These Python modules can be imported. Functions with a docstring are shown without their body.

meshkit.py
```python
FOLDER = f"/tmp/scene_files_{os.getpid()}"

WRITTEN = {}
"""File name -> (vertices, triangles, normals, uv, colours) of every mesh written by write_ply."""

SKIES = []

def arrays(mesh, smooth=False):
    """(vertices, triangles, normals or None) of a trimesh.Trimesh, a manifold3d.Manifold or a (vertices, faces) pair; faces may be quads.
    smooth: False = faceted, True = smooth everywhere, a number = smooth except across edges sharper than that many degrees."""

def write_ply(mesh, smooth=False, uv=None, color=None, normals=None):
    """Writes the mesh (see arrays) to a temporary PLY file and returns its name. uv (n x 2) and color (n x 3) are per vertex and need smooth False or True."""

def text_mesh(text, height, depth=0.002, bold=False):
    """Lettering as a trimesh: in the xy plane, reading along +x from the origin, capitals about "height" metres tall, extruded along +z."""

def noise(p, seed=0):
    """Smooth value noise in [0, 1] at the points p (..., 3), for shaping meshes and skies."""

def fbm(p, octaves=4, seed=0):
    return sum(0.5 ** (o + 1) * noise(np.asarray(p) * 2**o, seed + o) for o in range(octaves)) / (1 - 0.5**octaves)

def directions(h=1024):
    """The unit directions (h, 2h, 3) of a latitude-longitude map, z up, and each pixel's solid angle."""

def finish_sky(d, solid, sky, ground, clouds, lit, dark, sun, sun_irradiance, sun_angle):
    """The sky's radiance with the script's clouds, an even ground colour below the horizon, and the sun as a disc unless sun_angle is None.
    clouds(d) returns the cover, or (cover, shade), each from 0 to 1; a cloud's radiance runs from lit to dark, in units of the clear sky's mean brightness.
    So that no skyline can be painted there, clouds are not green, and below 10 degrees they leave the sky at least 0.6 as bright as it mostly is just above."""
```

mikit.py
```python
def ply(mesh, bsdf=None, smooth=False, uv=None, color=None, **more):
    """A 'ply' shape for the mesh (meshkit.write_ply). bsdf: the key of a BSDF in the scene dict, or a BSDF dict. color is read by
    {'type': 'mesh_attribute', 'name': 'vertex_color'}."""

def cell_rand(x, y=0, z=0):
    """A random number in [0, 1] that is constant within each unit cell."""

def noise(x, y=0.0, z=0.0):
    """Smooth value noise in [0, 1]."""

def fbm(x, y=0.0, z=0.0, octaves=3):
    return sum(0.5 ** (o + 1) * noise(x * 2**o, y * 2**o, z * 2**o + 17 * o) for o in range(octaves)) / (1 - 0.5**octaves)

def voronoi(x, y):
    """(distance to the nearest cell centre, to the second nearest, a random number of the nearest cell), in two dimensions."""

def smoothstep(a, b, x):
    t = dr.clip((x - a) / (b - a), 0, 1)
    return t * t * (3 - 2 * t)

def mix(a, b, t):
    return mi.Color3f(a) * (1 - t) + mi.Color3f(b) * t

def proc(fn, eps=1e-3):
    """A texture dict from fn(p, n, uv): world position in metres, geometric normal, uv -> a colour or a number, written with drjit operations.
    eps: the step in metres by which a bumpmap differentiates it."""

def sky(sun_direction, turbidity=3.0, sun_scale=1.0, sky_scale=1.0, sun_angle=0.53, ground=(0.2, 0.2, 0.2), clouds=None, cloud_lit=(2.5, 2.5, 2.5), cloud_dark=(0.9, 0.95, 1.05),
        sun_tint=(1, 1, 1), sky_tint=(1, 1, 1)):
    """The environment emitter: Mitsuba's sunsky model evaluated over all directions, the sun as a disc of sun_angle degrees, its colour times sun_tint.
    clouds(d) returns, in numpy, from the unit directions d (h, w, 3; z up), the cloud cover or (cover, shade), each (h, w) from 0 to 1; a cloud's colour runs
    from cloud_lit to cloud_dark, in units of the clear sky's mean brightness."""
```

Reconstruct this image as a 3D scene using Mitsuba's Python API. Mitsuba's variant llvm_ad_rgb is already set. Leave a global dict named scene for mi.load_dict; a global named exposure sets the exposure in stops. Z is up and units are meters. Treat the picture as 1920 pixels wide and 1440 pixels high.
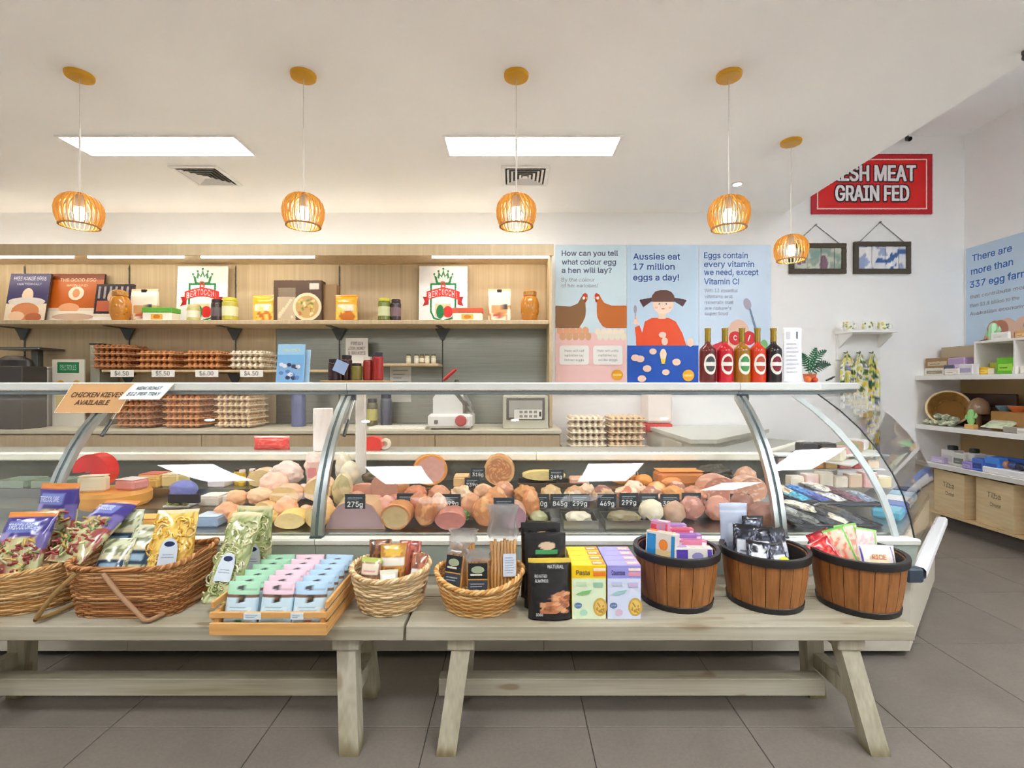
import math, random
import numpy as np, trimesh, drjit as dr, mitsuba as mi
import mikit, meshkit
from mikit import proc, noise, fbm, smoothstep, mix, cell_rand
from shapely.geometry import Polygon
T4 = mi.ScalarTransform4f
PI = math.pi
# ---------------------------------------------------------------- camera, light, exposure
EYE, F = 1.295, 920.0                      # eye height (m), focal length in pixels of the 1920 px frame
scene, labels = {}, {}
scene['camera'] = {'type': 'perspective', 'fov': math.degrees(2 * math.atan(960 / F)), 'fov_axis': 'x',
                   'near_clip': 0.05, 'far_clip': 60.0,
                   'to_world': T4().look_at(origin=[0, 0, EYE], target=[0, 1, EYE], up=[0, 0, 1])}
exposure = 1.3
PANEL = (8.6, 8.8, 9.0)                 # ceiling light panels
BULB = (42.0, 38.5, 33.0)                  # pendant bulbs
STRIP = (6.6, 6.1, 5.2)                 # strip lights under the shelf pelmet
UPLIGHT = (3.4, 3.3, 3.05)               # tubes lying on top of the shelf unit
SIDE = (13.8, 14.6, 15.8)                     # ceiling panels of the higher ceiling on the right
CASE = (8.0, 7.95, 7.75)                  # tubes inside the display case
FRONT, FAR = (8.4, 8.6, 8.85), (1.1, 1.12, 1.15) # ceiling panels over the shop floor, behind the photographer


# ---------------------------------------------------------------- helpers
def L(r, g=None, b=None):
    c = np.array([r, r, r] if g is None else [r, g, b], float) / 255.0
    return tuple(float(x) for x in np.where(c <= 0.04045, c / 12.92, ((c + 0.055) / 1.055) ** 2.4))


def at(px, py, Y):
    """the point at distance Y seen at a pixel"""
    return np.array([(px - 960.0) / F * Y, Y, EYE - (py - 718.0) / F * Y])


def X_(px, Y): return (px - 960.0) / F * Y
def Z_(py, Y): return EYE - (py - 718.0) / F * Y


def tr(x=0, y=0, z=0):
    m = np.eye(4); m[:3, 3] = (x, y, z); return m


def rot(axis, deg):
    return trimesh.transformations.rotation_matrix(math.radians(deg), {'x': [1, 0, 0], 'y': [0, 1, 0], 'z': [0, 0, 1]}[axis])


def scl(x, y=None, z=None):
    return np.diag([x, x if y is None else y, x if z is None else z, 1.0])


class M:
    """one mesh in the making: pieces with a colour each, flat or smooth shaded"""
    def __init__(s): s.v, s.f, s.n, s.c, s.k = [], [], [], [], 0

    def add(s, mesh, col=(.8, .8, .8), smooth=False, T=None):
        if isinstance(mesh, (tuple, list)):
            v, f = np.asarray(mesh[0], float), np.asarray(mesh[1], int)
            if f.shape[1] == 4: f = np.vstack([f[:, [0, 1, 2]], f[:, [0, 2, 3]]])
        else:
            v, f = np.asarray(mesh.vertices), np.asarray(mesh.faces)
        c = np.asarray(col, float)
        if smooth not in (True, False):
            q = trimesh.Trimesh(v, f, process=False)
            q = trimesh.graph.smooth_shade(q, angle=math.radians(smooth), facet_minarea=None)
            v, f = np.asarray(q.vertices), np.asarray(q.faces)
            if c.ndim == 2: c = c.mean(0)
            smooth = True
        if T is not None:
            v = v @ T[:3, :3].T + T[:3, 3]
            if np.linalg.det(T[:3, :3]) < 0: f = f[:, ::-1]
        if smooth:
            n = np.zeros_like(v); g = np.cross(v[f[:, 1]] - v[f[:, 0]], v[f[:, 2]] - v[f[:, 0]])
            for k in range(3): np.add.at(n, f[:, k], g)
        else:
            if c.ndim == 2: c = c[f].reshape(-1, 3)
            v = v[f].reshape(-1, 3)
            n = np.repeat(np.cross(v[1::3] - v[0::3], v[2::3] - v[0::3]), 3, axis=0)
            f = np.arange(len(v)).reshape(-1, 3)
        n = n / np.maximum(np.linalg.norm(n, axis=1, keepdims=True), 1e-12)
        s.v.append(v); s.n.append(n); s.f.append(f + s.k); s.k += len(v)
        s.c.append(np.broadcast_to(c, v.shape))
        return s

    def merge(s, o, T=None):
        v, n = np.vstack(o.v), np.vstack(o.n)
        if T is not None:
            v = v @ T[:3, :3].T + T[:3, 3]; n = n @ np.linalg.inv(T[:3, :3])
            n = n / np.maximum(np.linalg.norm(n, axis=1, keepdims=True), 1e-12)
        s.v.append(v); s.n.append(n); s.f.append(np.vstack(o.f) + s.k); s.k += len(v); s.c.append(np.vstack(o.c))
        return s

    def ply(s, bsdf):
        path = meshkit.write_ply((np.vstack(s.v), np.vstack(s.f)), False, None, np.vstack(s.c), normals=np.vstack(s.n))
        return {'type': 'ply', 'filename': path, 'face_normals': False, 'bsdf': {'type': 'ref', 'id': bsdf}}

    def low(s): return min(float(v[:, 2].min()) for v in s.v)


def one(mesh, col, smooth=False, T=None): return M().add(mesh, col, smooth, T)


used = {}
def key_for(name, parent=None):
    base = f'{parent}__{name}' if parent else name
    k = used.get(base, 0); used[base] = k + 1
    return base if k == 0 else f'{base}_{k:03d}'


def tag(key, label=None, cat=None, group=None, kind=None):
    d = {}
    if label: d['label'] = label
    if cat: d['category'] = cat
    if group: d['group'] = group
    if kind: d['kind'] = kind
    if d: labels[key] = d


def thing(name, label, cat, group=None):
    k = key_for(name); tag(k, label, cat, group); return k


def put(name, m, bsdf='matte', parent=None, label=None, cat=None, group=None, kind=None, T=None, emit=None):
    """one entry of the scene: m is an M or a ready ply dict"""
    if parent and parent.count('__') == 0 and len({q.split('__')[1] for q in scene if q.startswith(parent + '__')}) > 1 and name in ('lettering', 'print', 'top_print', 'paper_label', 'pasta', 'bulb', 'egg', 'stalk_tip'):
        for h in ('card', 'sheet', 'panel', 'board', 'carton', 'bag', 'body', 'front', 'pouch', 'socket', 'tray', 'base'):
            if f'{parent}__{h}' in scene: parent = f'{parent}__{h}'; break
    k = key_for(name, parent)
    d = dict(m) if isinstance(m, dict) else m.ply(bsdf)
    if T is not None: d['to_world'] = T4(np.asarray(T, float).tolist())
    if emit is not None: d['emitter'] = {'type': 'area', 'radiance': {'type': 'rgb', 'value': list(emit)}}
    scene[k] = d
    tag(k, label, cat, group, kind)
    return k


def box(w, d, h, b=0.0, T=None):
    """a box standing on z=0, centred in x and y, its edges chamfered by b"""
    if b <= 0:
        m = trimesh.creation.box((w, d, h)); v = m.vertices + [0, 0, h / 2]; return v, m.faces
    x, y, z = w / 2, d / 2, h / 2
    b = min(b, x * .9, y * .9, z * .9)
    p = [(sx * a, sy * c, sz * e + z) for sx in (-1, 1) for sy in (-1, 1) for sz in (-1, 1)
         for a, c, e in ((x - b, y - b, z), (x - b, y, z - b), (x, y - b, z - b))]
    m = trimesh.convex.convex_hull(np.array(p))
    return np.asarray(m.vertices), np.asarray(m.faces)


def bx(x0, x1, y0, y1, z0, z1, b=0.0):
    v, f = box(x1 - x0, y1 - y0, z1 - z0, b)
    return np.asarray(v) + [(x0 + x1) / 2, (y0 + y1) / 2, z0], f


def lathe(prof, n=32, closed=False):
    """revolve (r, z) pairs about z; ends at r = 0 close by themselves"""
    prof = np.asarray(prof, float); k = len(prof)
    a = np.arange(n) * 2 * PI / n
    v = np.stack([prof[:, 0][:, None] * np.cos(a), prof[:, 0][:, None] * np.sin(a), np.repeat(prof[:, 1][:, None], n, 1)], -1).reshape(-1, 3)
    f = []
    for i in range(k - 1 + closed):
        i2 = (i + 1) % k
        for j in range(n):
            j2 = (j + 1) % n
            q = [i * n + j, i * n + j2, i2 * n + j2, i2 * n + j]
            if prof[i, 0] > 1e-9: f.append([q[0], q[1], q[2]])
            if prof[i2, 0] > 1e-9: f.append([q[0], q[2], q[3]])
    f = np.array(f)
    a, b, c = v[f[:, 0]], v[f[:, 1]], v[f[:, 2]]
    return v, f if (a * np.cross(b, c)).sum() >= 0 else f[:, ::-1]


def tube(path, r, sides=6, closed=False, cap=True):
    p = np.asarray(path, float); k = len(p)
    t = (np.roll(p, -1, 0) - np.roll(p, 1, 0)) if closed else np.gradient(p, axis=0)
    t /= np.linalg.norm(t, axis=1, keepdims=True) + 1e-12
    ref = np.array([0, 0, 1.0]) if np.abs(t[:, 2]).mean() < .8 else np.array([0, 1.0, 0])
    a = np.cross(t, ref); a /= np.linalg.norm(a, axis=1, keepdims=True) + 1e-9
    b = np.cross(t, a)
    ang = np.arange(sides) * 2 * PI / sides
    r = np.broadcast_to(r, (k,))[:, None, None]
    v = (p[:, None] + r * (np.cos(ang)[None, :, None] * a[:, None] + np.sin(ang)[None, :, None] * b[:, None])).reshape(-1, 3)
    f = []
    for i in range(k if closed else k - 1):
        i2 = (i + 1) % k
        for j in range(sides):
            j2 = (j + 1) % sides
            f += [[i * sides + j, i2 * sides + j, i2 * sides + j2], [i * sides + j, i2 * sides + j2, i * sides + j2]]
    if cap and not closed:
        for j in range(1, sides - 1):
            f += [[0, j, j + 1], [(k - 1) * sides, (k - 1) * sides + j + 1, (k - 1) * sides + j]]
    return v, np.array(f)[:, ::-1]


def prism(pts, depth):
    """extrude a 2-D outline along +z"""
    m = trimesh.creation.extrude_polygon(Polygon(pts), depth, engine='earcut')
    return np.asarray(m.vertices), np.asarray(m.faces)


def along_x(profile_yz, x0, x1):
    """extrude a closed (y, z) outline from x0 to x1"""
    v, f = prism(profile_yz, x1 - x0)
    return np.stack([v[:, 2] + x0, v[:, 0], v[:, 1]], 1), f


def ball(rx, ry=None, rz=None, sub=2):
    m = trimesh.creation.icosphere(subdivisions=sub, radius=1.0)
    return np.asarray(m.vertices) * [rx, ry or rx, rz or rx], np.asarray(m.faces)


def lump(rx, ry, rz, sub=3, amp=.12, freq=2.2, seed=0):
    v, f = ball(1, 1, 1, sub)
    d = 1 + amp * (meshkit.fbm(v * freq + seed * 7.3, 3, seed) - .5) * 2
    return v * d[:, None] * [rx, ry, rz], f


_text = {}
def text_mesh(s, bold):
    if (s, bold) not in _text:
        m = meshkit.text_mesh(s, 1.0, depth=0.01, bold=bold)
        v, f = np.asarray(m.vertices), np.asarray(m.faces)
        keep = np.all(v[f][:, :, 2] > .005, axis=1)           # only the face of the letters: flat print
        f = f[keep]; ids, f = np.unique(f, return_inverse=True)
        _text[s, bold] = (v[ids][:, :2], f.reshape(-1, 3))
    return _text[s, bold]


class Print:
    """flat print on a face: 2-D shapes laid in thin layers on the plane O + a*U + b*V"""
    def __init__(s, O, U, V, lift=.0004):
        s.O, s.U, s.V = (np.asarray(x, float) for x in (O, U, V))
        s.N = np.cross(s.U, s.V); s.N /= np.linalg.norm(s.N); s.lift = lift; s.m = M(); s.k = 1

    def tri(s, v, f, col, k=None):
        if k is None: s.k += .5; k = s.k
        v = np.asarray(v, float); f = np.asarray(f)
        w = s.O + v[:, :1] * s.U + v[:, 1:2] * s.V + s.N * s.lift * k
        a = np.cross(v[f[:, 1]] - v[f[:, 0]], v[f[:, 2]] - v[f[:, 0]])
        f = np.where((a < 0)[:, None], f[:, ::-1], f)
        s.m.add((w, f), col); return s

    def poly(s, pts, col, k=None):
        p = Polygon(pts)
        if not p.is_valid: p = p.buffer(0)
        for g in getattr(p, 'geoms', [p]):
            v, f = trimesh.creation.triangulate_polygon(g, engine='earcut'); s.tri(v, f, col, k)
        return s

    def rect(s, x0, y0, x1, y1, col, k=None): return s.tri([(x0, y0), (x1, y0), (x1, y1), (x0, y1)], [[0, 1, 2], [0, 2, 3]], col, k)

    def ell(s, cx, cy, rx, ry, col, k=None, n=20, a=0):
        t = np.arange(n) * 2 * PI / n; x, y = rx * np.cos(t), ry * np.sin(t); c, d = math.cos(a), math.sin(a)
        return s.tri(np.stack([cx + x * c - y * d, cy + x * d + y * c], 1), [[0, i, i + 1] for i in range(1, n - 1)], col, k)

    def ring(s, cx, cy, r0, r1, col, k=None, n=24):
        t = np.arange(n) * 2 * PI / n
        v = np.vstack([np.stack([cx + r * np.cos(t), cy + r * np.sin(t)], 1) for r in (r0, r1)])
        f = [q for i in range(n) for q in ([i, (i + 1) % n, n + (i + 1) % n], [i, n + (i + 1) % n, n + i])]
        return s.tri(v, f, col, k)

    def frame(s, x0, y0, x1, y1, t, col, k=None):
        for r in ((x0, y0, x1, y0 + t), (x0, y1 - t, x1, y1), (x0, y0, x0 + t, y1), (x1 - t, y0, x1, y1)): s.rect(*r, col, k)
        return s

    def text(s, text, x, y, h, col, w=None, bold=False, k=None, align='l', slab=False):
        """capitals h tall (negative when the second axis runs down), fitted to the width w"""
        v, f = text_mesh(text, bold); v = v.copy(); x0, x1 = v[:, 0].min(), v[:, 0].max()
        sx = abs(h) if w is None else w / (x1 - x0)
        W = (x1 - x0) * sx
        v[:, 0] = (v[:, 0] - x0) * sx + x - {'l': 0, 'c': W / 2, 'r': W}[align]; v[:, 1] = v[:, 1] * h + y
        return s.tri(v, f, col, k)


def px_print(Y, lift=.0008):
    """flat print on a plane at distance Y that faces the camera, measured in photograph pixels"""
    return Print([X_(0, Y), Y, Z_(0, Y)], [Y / F, 0, 0], [0, 0, -Y / F], -lift)


def face_print(w, h, T=None, lift=.0005):
    """print on the front (-y) face of a thing: (0,0) its lower left corner"""
    return Print([-w / 2, 0, 0], [1, 0, 0], [0, 0, 1], lift)


# ---------------------------------------------------------------- materials
def bsdf(name, **kw): scene[name] = {'type': 'twosided', 'inner': {'type': 'principled', **kw}}
VC = {'type': 'mesh_attribute', 'name': 'vertex_color'}
bsdf('matte', base_color=VC, roughness=.75, specular=.25)
bsdf('satin', base_color=VC, roughness=.38, specular=.4)
bsdf('gloss', base_color=VC, roughness=.14, specular=.5, clearcoat=.4, clearcoat_gloss=.9)
bsdf('metal', base_color=VC, roughness=.3, metallic=1.0)
scene['glass'] = {'type': 'thindielectric', 'int_ior': 1.5}
scene['clear'] = {'type': 'principledthin', 'base_color': {'type': 'rgb', 'value': [.93, .93, .93]}, 'roughness': .12, 'spec_trans': .88, 'diff_trans': .5, 'eta': 1.5}
scene['lampglass'] = {'type': 'twosided', 'inner': {'type': 'diffuse', 'reflectance': {'type': 'rgb', 'value': [.8, .8, .8]}}}


def lam(name, fn, rough=.6, spec=.3, bump=None, bump_scale=1.0, eps=1e-3):
    d = {'type': 'principled', 'base_color': proc(fn), 'roughness': rough, 'specular': spec}
    if bump is not None: d = {'type': 'bumpmap', 'arbitrary': proc(bump, eps), 'scale': bump_scale, 'bsdf': d}
    scene[name] = {'type': 'twosided', 'inner': d}


def f_wall(p, n, uv):
    q = noise(p.x * 1.3 + p.y * 1.3, p.z * 1.3)
    return mix(L(238, 238, 237), L(243, 243, 242), q)


def f_ceiling(p, n, uv):
    q = noise(p.x * .9, p.y * .9)
    return mix(L(242, 241, 238), L(246, 245, 242), q)


def f_tile(p, n, uv):
    i, j = dr.floor((p.x - 1.485) / .6), dr.floor((p.y - 1.852) / .6)
    t = cell_rand(i, j, 3)
    q = fbm(p.x * 7, p.y * 7, 0, 2); s = noise(p.x * 160, p.y * 160)
    c = mix(L(110, 103, 95), L(124, 116, 107), .45 * t + .55 * q)
    return c * (0.95 + 0.1 * s)


def f_laminate(p, n, uv):
    g = noise(p.x * 90, p.y * 90, p.z * 2.2) * .6 + noise(p.x * 30, p.y * 30, p.z * .8) * .4
    return mix(L(184, 162, 126), L(204, 184, 150), g)


def bench_grain(a, b, c):
    """weathered lime-washed pine; a runs along the board"""
    w = noise(a * 1.3, b * 5, c * 5) * 1.2
    g = noise(a * 2.2, b * 55 + w * 3, c * 55) * .55 + noise(a * 6, b * 160, c * 160) * .45
    kn = smoothstep(.80, .93, noise(a * 9 + 4, b * 24 + 3, c * 24))
    ws = noise(a * 3, b * 10, c * 10)
    col = mix(L(128, 118, 92), L(174, 166, 142), g)
    col = mix(col, L(196, 194, 182), .45 * ws)
    st = smoothstep(.55, .85, noise(a * 1.7, b * 38, c * 38)) * noise(a * .8, b * 3, c * 3)
    col = mix(col, L(112, 102, 80), .55 * st)
    return mix(col, L(120, 94, 62), .6 * kn)


def f_bench(p, n, uv): return bench_grain(p.x, p.y, p.z)
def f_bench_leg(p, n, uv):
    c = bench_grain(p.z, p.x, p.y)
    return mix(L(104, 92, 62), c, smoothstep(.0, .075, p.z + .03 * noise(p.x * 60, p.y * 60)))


def f_barrel(p, n, uv):
    g = noise(p.x * 70, p.y * 70, p.z * 5) * .6 + noise(p.x * 220, p.y * 220, p.z * 9) * .4
    return mix(L(112, 68, 32), L(166, 110, 62), g)


def f_crate(p, n, uv):
    g = noise(p.x * 8, p.y * 8, p.z * 120) * .6 + noise(p.x * 3, p.y * 3, p.z * 50) * .4
    return mix(L(190, 136, 74), L(219, 172, 108), g)


def f_ply(p, n, uv):
    g = noise(p.x * 12, p.y * 12, p.z * 60) * .6 + noise(p.x * 5, p.y * 5, p.z * 20) * .4
    return mix(L(207, 181, 138), L(230, 209, 170), g)


def f_steel(p, n, uv):
    g = noise(p.x * 4, p.y * 4, p.z * 240)
    return mix(L(128, 131, 122), L(150, 152, 142), g)


lam('wall_paint', f_wall, .7, .2)
lam('ceiling_paint', f_ceiling, .75, .15)
lam('tile', f_tile, .42, .35)
lam('grout', lambda p, n, uv: mix(L(78, 72, 66), L(92, 86, 80), noise(p.x * 60, p.y * 60)), .8, .2)
lam('laminate', f_laminate, .45, .3)
lam('bench_wood', f_bench, .7, .2)
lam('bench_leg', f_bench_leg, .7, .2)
lam('barrel_wood', f_barrel, .45, .35)
lam('crate_wood', f_crate, .6, .25)
lam('plywood', f_ply, .6, .25)
scene['steel'] = {'type': 'twosided', 'inner': {'type': 'principled', 'base_color': proc(f_steel), 'roughness': .33, 'metallic': .85}}
WHITE = L(232, 231, 228)
# ---------------------------------------------------------------- the room
XL, XR, YB, YF, ZC, ZU, XE = -5.4, 4.24, 4.6, -3.6, 2.9, 3.62, 2.56
put('floor', one(bx(XL, XR, YF, YB, -.2, -.004), (1, 1, 1)), 'grout', kind='structure')
_tv = None
for i in range(-12, 6):
    for j in range(-10, 6):
        x0, y0 = 1.485 + .6 * i, 1.852 + .6 * j
        x1, y1 = min(x0 + .6, XR + .0), min(y0 + .6, YB)
        x0, y0 = max(x0, XL), max(y0, YF)
        if x1 - x0 < .05 or y1 - y0 < .05: continue
        g = .0016
        put('tile', one(bx(x0 + g, x1 - g, y0 + g, y1 - g, -.004, 0.0, .001), (1, 1, 1)), 'tile', parent='floor')
put('wall_back', one(bx(XL - .1, XR + .1, YB, YB + .12, 0, ZU + .1), (1, 1, 1)), 'wall_paint', kind='structure')
put('wall_right', one(bx(XR, XR + .12, YF, YB, 0, ZU + .1), (1, 1, 1)), 'wall_paint', kind='structure')
put('wall_left', one(bx(XL - .12, XL, YF, YB, 0, ZC), (1, 1, 1)), 'wall_paint', kind='structure')
put('wall_front', one(bx(XL - .1, XR + .1, YF - .12, YF, 0, ZU + .1), L(214, 212, 208)), 'matte', kind='structure')
put('ceiling', one(bx(XL, XE, YF, YB, ZC, ZU, .004), (1, 1, 1)), 'ceiling_paint', kind='structure')
put('ceiling_001', one(bx(XE, XR, YF, YB, ZU, ZU + .1), (1, 1, 1)), 'wall_paint', kind='structure')


def panel_light(x, y, w, d, z, rad, label, group=None):
    t = thing('ceiling_panel_light', label, 'ceiling light', group)
    fr = M()
    for a, b, c, e in ((x - w / 2, x + w / 2, y - d / 2, y - d / 2 + .018), (x - w / 2, x + w / 2, y + d / 2 - .018, y + d / 2),
                       (x - w / 2, x - w / 2 + .018, y - d / 2 + .018, y + d / 2 - .018), (x + w / 2 - .018, x + w / 2, y - d / 2 + .018, y + d / 2 - .018)):
        fr.add(bx(a, b, c, e, z - .01, z, .002), WHITE)
    put('frame', fr, 'satin', t)
    v = np.array([[x - w / 2 + .018, y - d / 2 + .018, z - .006], [x + w / 2 - .018, y - d / 2 + .018, z - .006], [x + w / 2 - .018, y + d / 2 - .018, z - .006], [x - w / 2 + .018, y + d / 2 - .018, z - .006]])
    put('diffuser', one((v, [[0, 2, 1], [0, 3, 2]]), (1, 1, 1)), 'lampglass', t, emit=rad)


panel_light(-2.37, 3.305, 1.17, .29, ZC, PANEL, 'long bright white ceiling light panel on the left, between the first and second pendant lamps')
panel_light(.133, 3.305, 1.17, .29, ZC, PANEL, 'long bright white ceiling light panel behind the middle pendant lamp cord')
for y, w in ((.2, 'nearer the benches'), (-2.6, 'farther from the benches')):
    for x, xn in ((-3.3, 'left'), (-1.2, 'middle'), (1.05, 'right')):
        panel_light(x, y, .6, 1.2, ZC, FRONT if y > 0 else FAR, f'white ceiling light panel over the shop floor, {xn} one {w}', 'ceiling light panels of the shop floor')
    panel_light(3.4, y + .3, .6, 1.2, ZU, SIDE, f'white light panel in the higher ceiling beside the bulkhead, {w}')


def vent(x, y, s, label):
    t = thing('ceiling_vent', label, 'vent')
    fr, k = M(), WHITE
    h, w = s / 2, .03
    for a, b, c, e in ((-h, h, -h, -h + w), (-h, h, h - w, h), (-h, -h + w, -h + w, h - w), (h - w, h, -h + w, h - w)):
        fr.add(bx(x + a, x + b, y + c, y + e, ZC - .012, ZC, .003), k)
    put('frame', fr, 'satin', t)
    put('duct', one(bx(x - h + .02, x + h - .02, y - h + .02, y + h - .02, ZC - .002, ZC), L(58, 54, 48)), 'matte', t)
    for i in range(4):
        r0 = h - w - .012 - i * .031
        for sx, sy in ((1, 0), (-1, 0), (0, 1), (0, -1)):
            # a slanted blade along one side of a square ring
            p = np.array([[-r0, r0, -.014], [r0, r0, -.014], [r0 - .016, r0 - .016, -.003], [-r0 + .016, r0 - .016, -.003]])
            q = p + [0, 0, .0016]
            v = np.vstack([p, q]); f = [[0, 1, 2, 3], [7, 6, 5, 4], [0, 4, 5, 1], [2, 6, 7, 3], [1, 5, 6, 2], [0, 3, 7, 4]]
            ang = {(0, 1): 0, (1, 0): -90, (0, -1): 180, (-1, 0): 90}[(sx, sy)]
            put('louver', one((v, np.array(f)), k, False, tr(x, y, ZC - .001) @ rot('z', ang)), 'satin', t)
    put('centre_plate', one(bx(x - .02, x + .02, y - .02, y + .02, ZC - .014, ZC - .011), k), 'satin', t)


vent(-2.35, 3.78, .36, 'square white ceiling air vent with slanted blades behind the left light panel')
vent(.10, 3.78, .36, 'square white ceiling air vent with slanted blades behind the middle pendant lamp cord')

t = thing('recessed_downlight', 'small bright round recessed downlight in the ceiling beside the fourth pendant cord', 'ceiling light')
dx, dy = 1.805, 3.93
put('ring', one(lathe([(.032, ZC - .008), (.046, ZC - .006), (.046, ZC), (.032, ZC)], 24, True), WHITE, 40, tr(dx, dy)), 'satin', t)
put('lens', one(lathe([(0, -.006), (.032, -.006)], 20), (1, 1, 1), False, tr(dx, dy, ZC)), 'lampglass', t, emit=(60, 58, 54))

for (x, y, z, lab) in ((3.66, 4.55, 3.60, 'tiny dark spotlight high in the corner above the red meat sign'), (2.47, 2.36, 2.9, 'small black spotlight at the edge of the bulkhead, cut by the right frame edge')):
    t = thing('spotlight', lab, 'spotlight')
    put('bracket', one(bx(x - .012, x + .012, y - .012, y + .012, z - .02, z + .0, .003), L(60, 60, 62)), 'satin', t)
    put('head', one(lathe([(0, 0), (.03, 0), (.034, .02), (.034, .075), (.026, .075), (.022, .03), (0, .03)], 20), L(42, 42, 45), 40, tr(x, y, z - .03) @ rot('x', 120) @ scl(.6)), 'satin', t)

# ---------------------------------------------------------------- pendants
def pendant_parts():
    P = {}
    P['canopy'] = one(lathe([(0, -.022), (.055, -.022), (.062, -.018), (.064, -.010), (.064, 0), (0, 0)], 40), L(206, 150, 26), 35).ply('satin')
    # slats: thin plywood ribs in radial planes following the round outline of the shade
    prof = [(.030, .088), (.055, .084), (.080, .067), (.098, .040), (.105, .005), (.102, -.030), (.093, -.058), (.082, -.076)]
    inner = [(r - .010, z - .004 * (i < 3)) for i, (r, z) in enumerate(prof)]
    out = prof + inner[::-1]
    v, f = prism(out, .0042)
    v = np.stack([v[:, 0], v[:, 2] - .0021, v[:, 1]], 1)
    P['slat'] = one((v, f[:, ::-1]), L(214, 158, 72)).ply('satin')
    P['ring'] = M().add(lathe([(.079, -.079), (.088, -.079), (.088, -.073), (.079, -.073)], 40, True), L(170, 112, 44), 40).ply('satin')
    P['top_ring'] = one(lathe([(.012, .084), (.034, .084), (.034, .090), (.012, .090)], 32, True), L(176, 118, 48), 40).ply('satin')
    P['socket'] = one(lathe([(0, .098), (.008, .098), (.016, .092), (.019, .085), (.019, .022), (0, .022)], 20), L(150, 146, 140), 40).ply('satin')
    P['bulb'] = one(lathe([(0, .022), (.014, .02), (.024, .006), (.030, -.014), (.028, -.032), (.018, -.046), (0, -.052)], 20)[0:2], (1, 1, 1), True)
    return P


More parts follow.
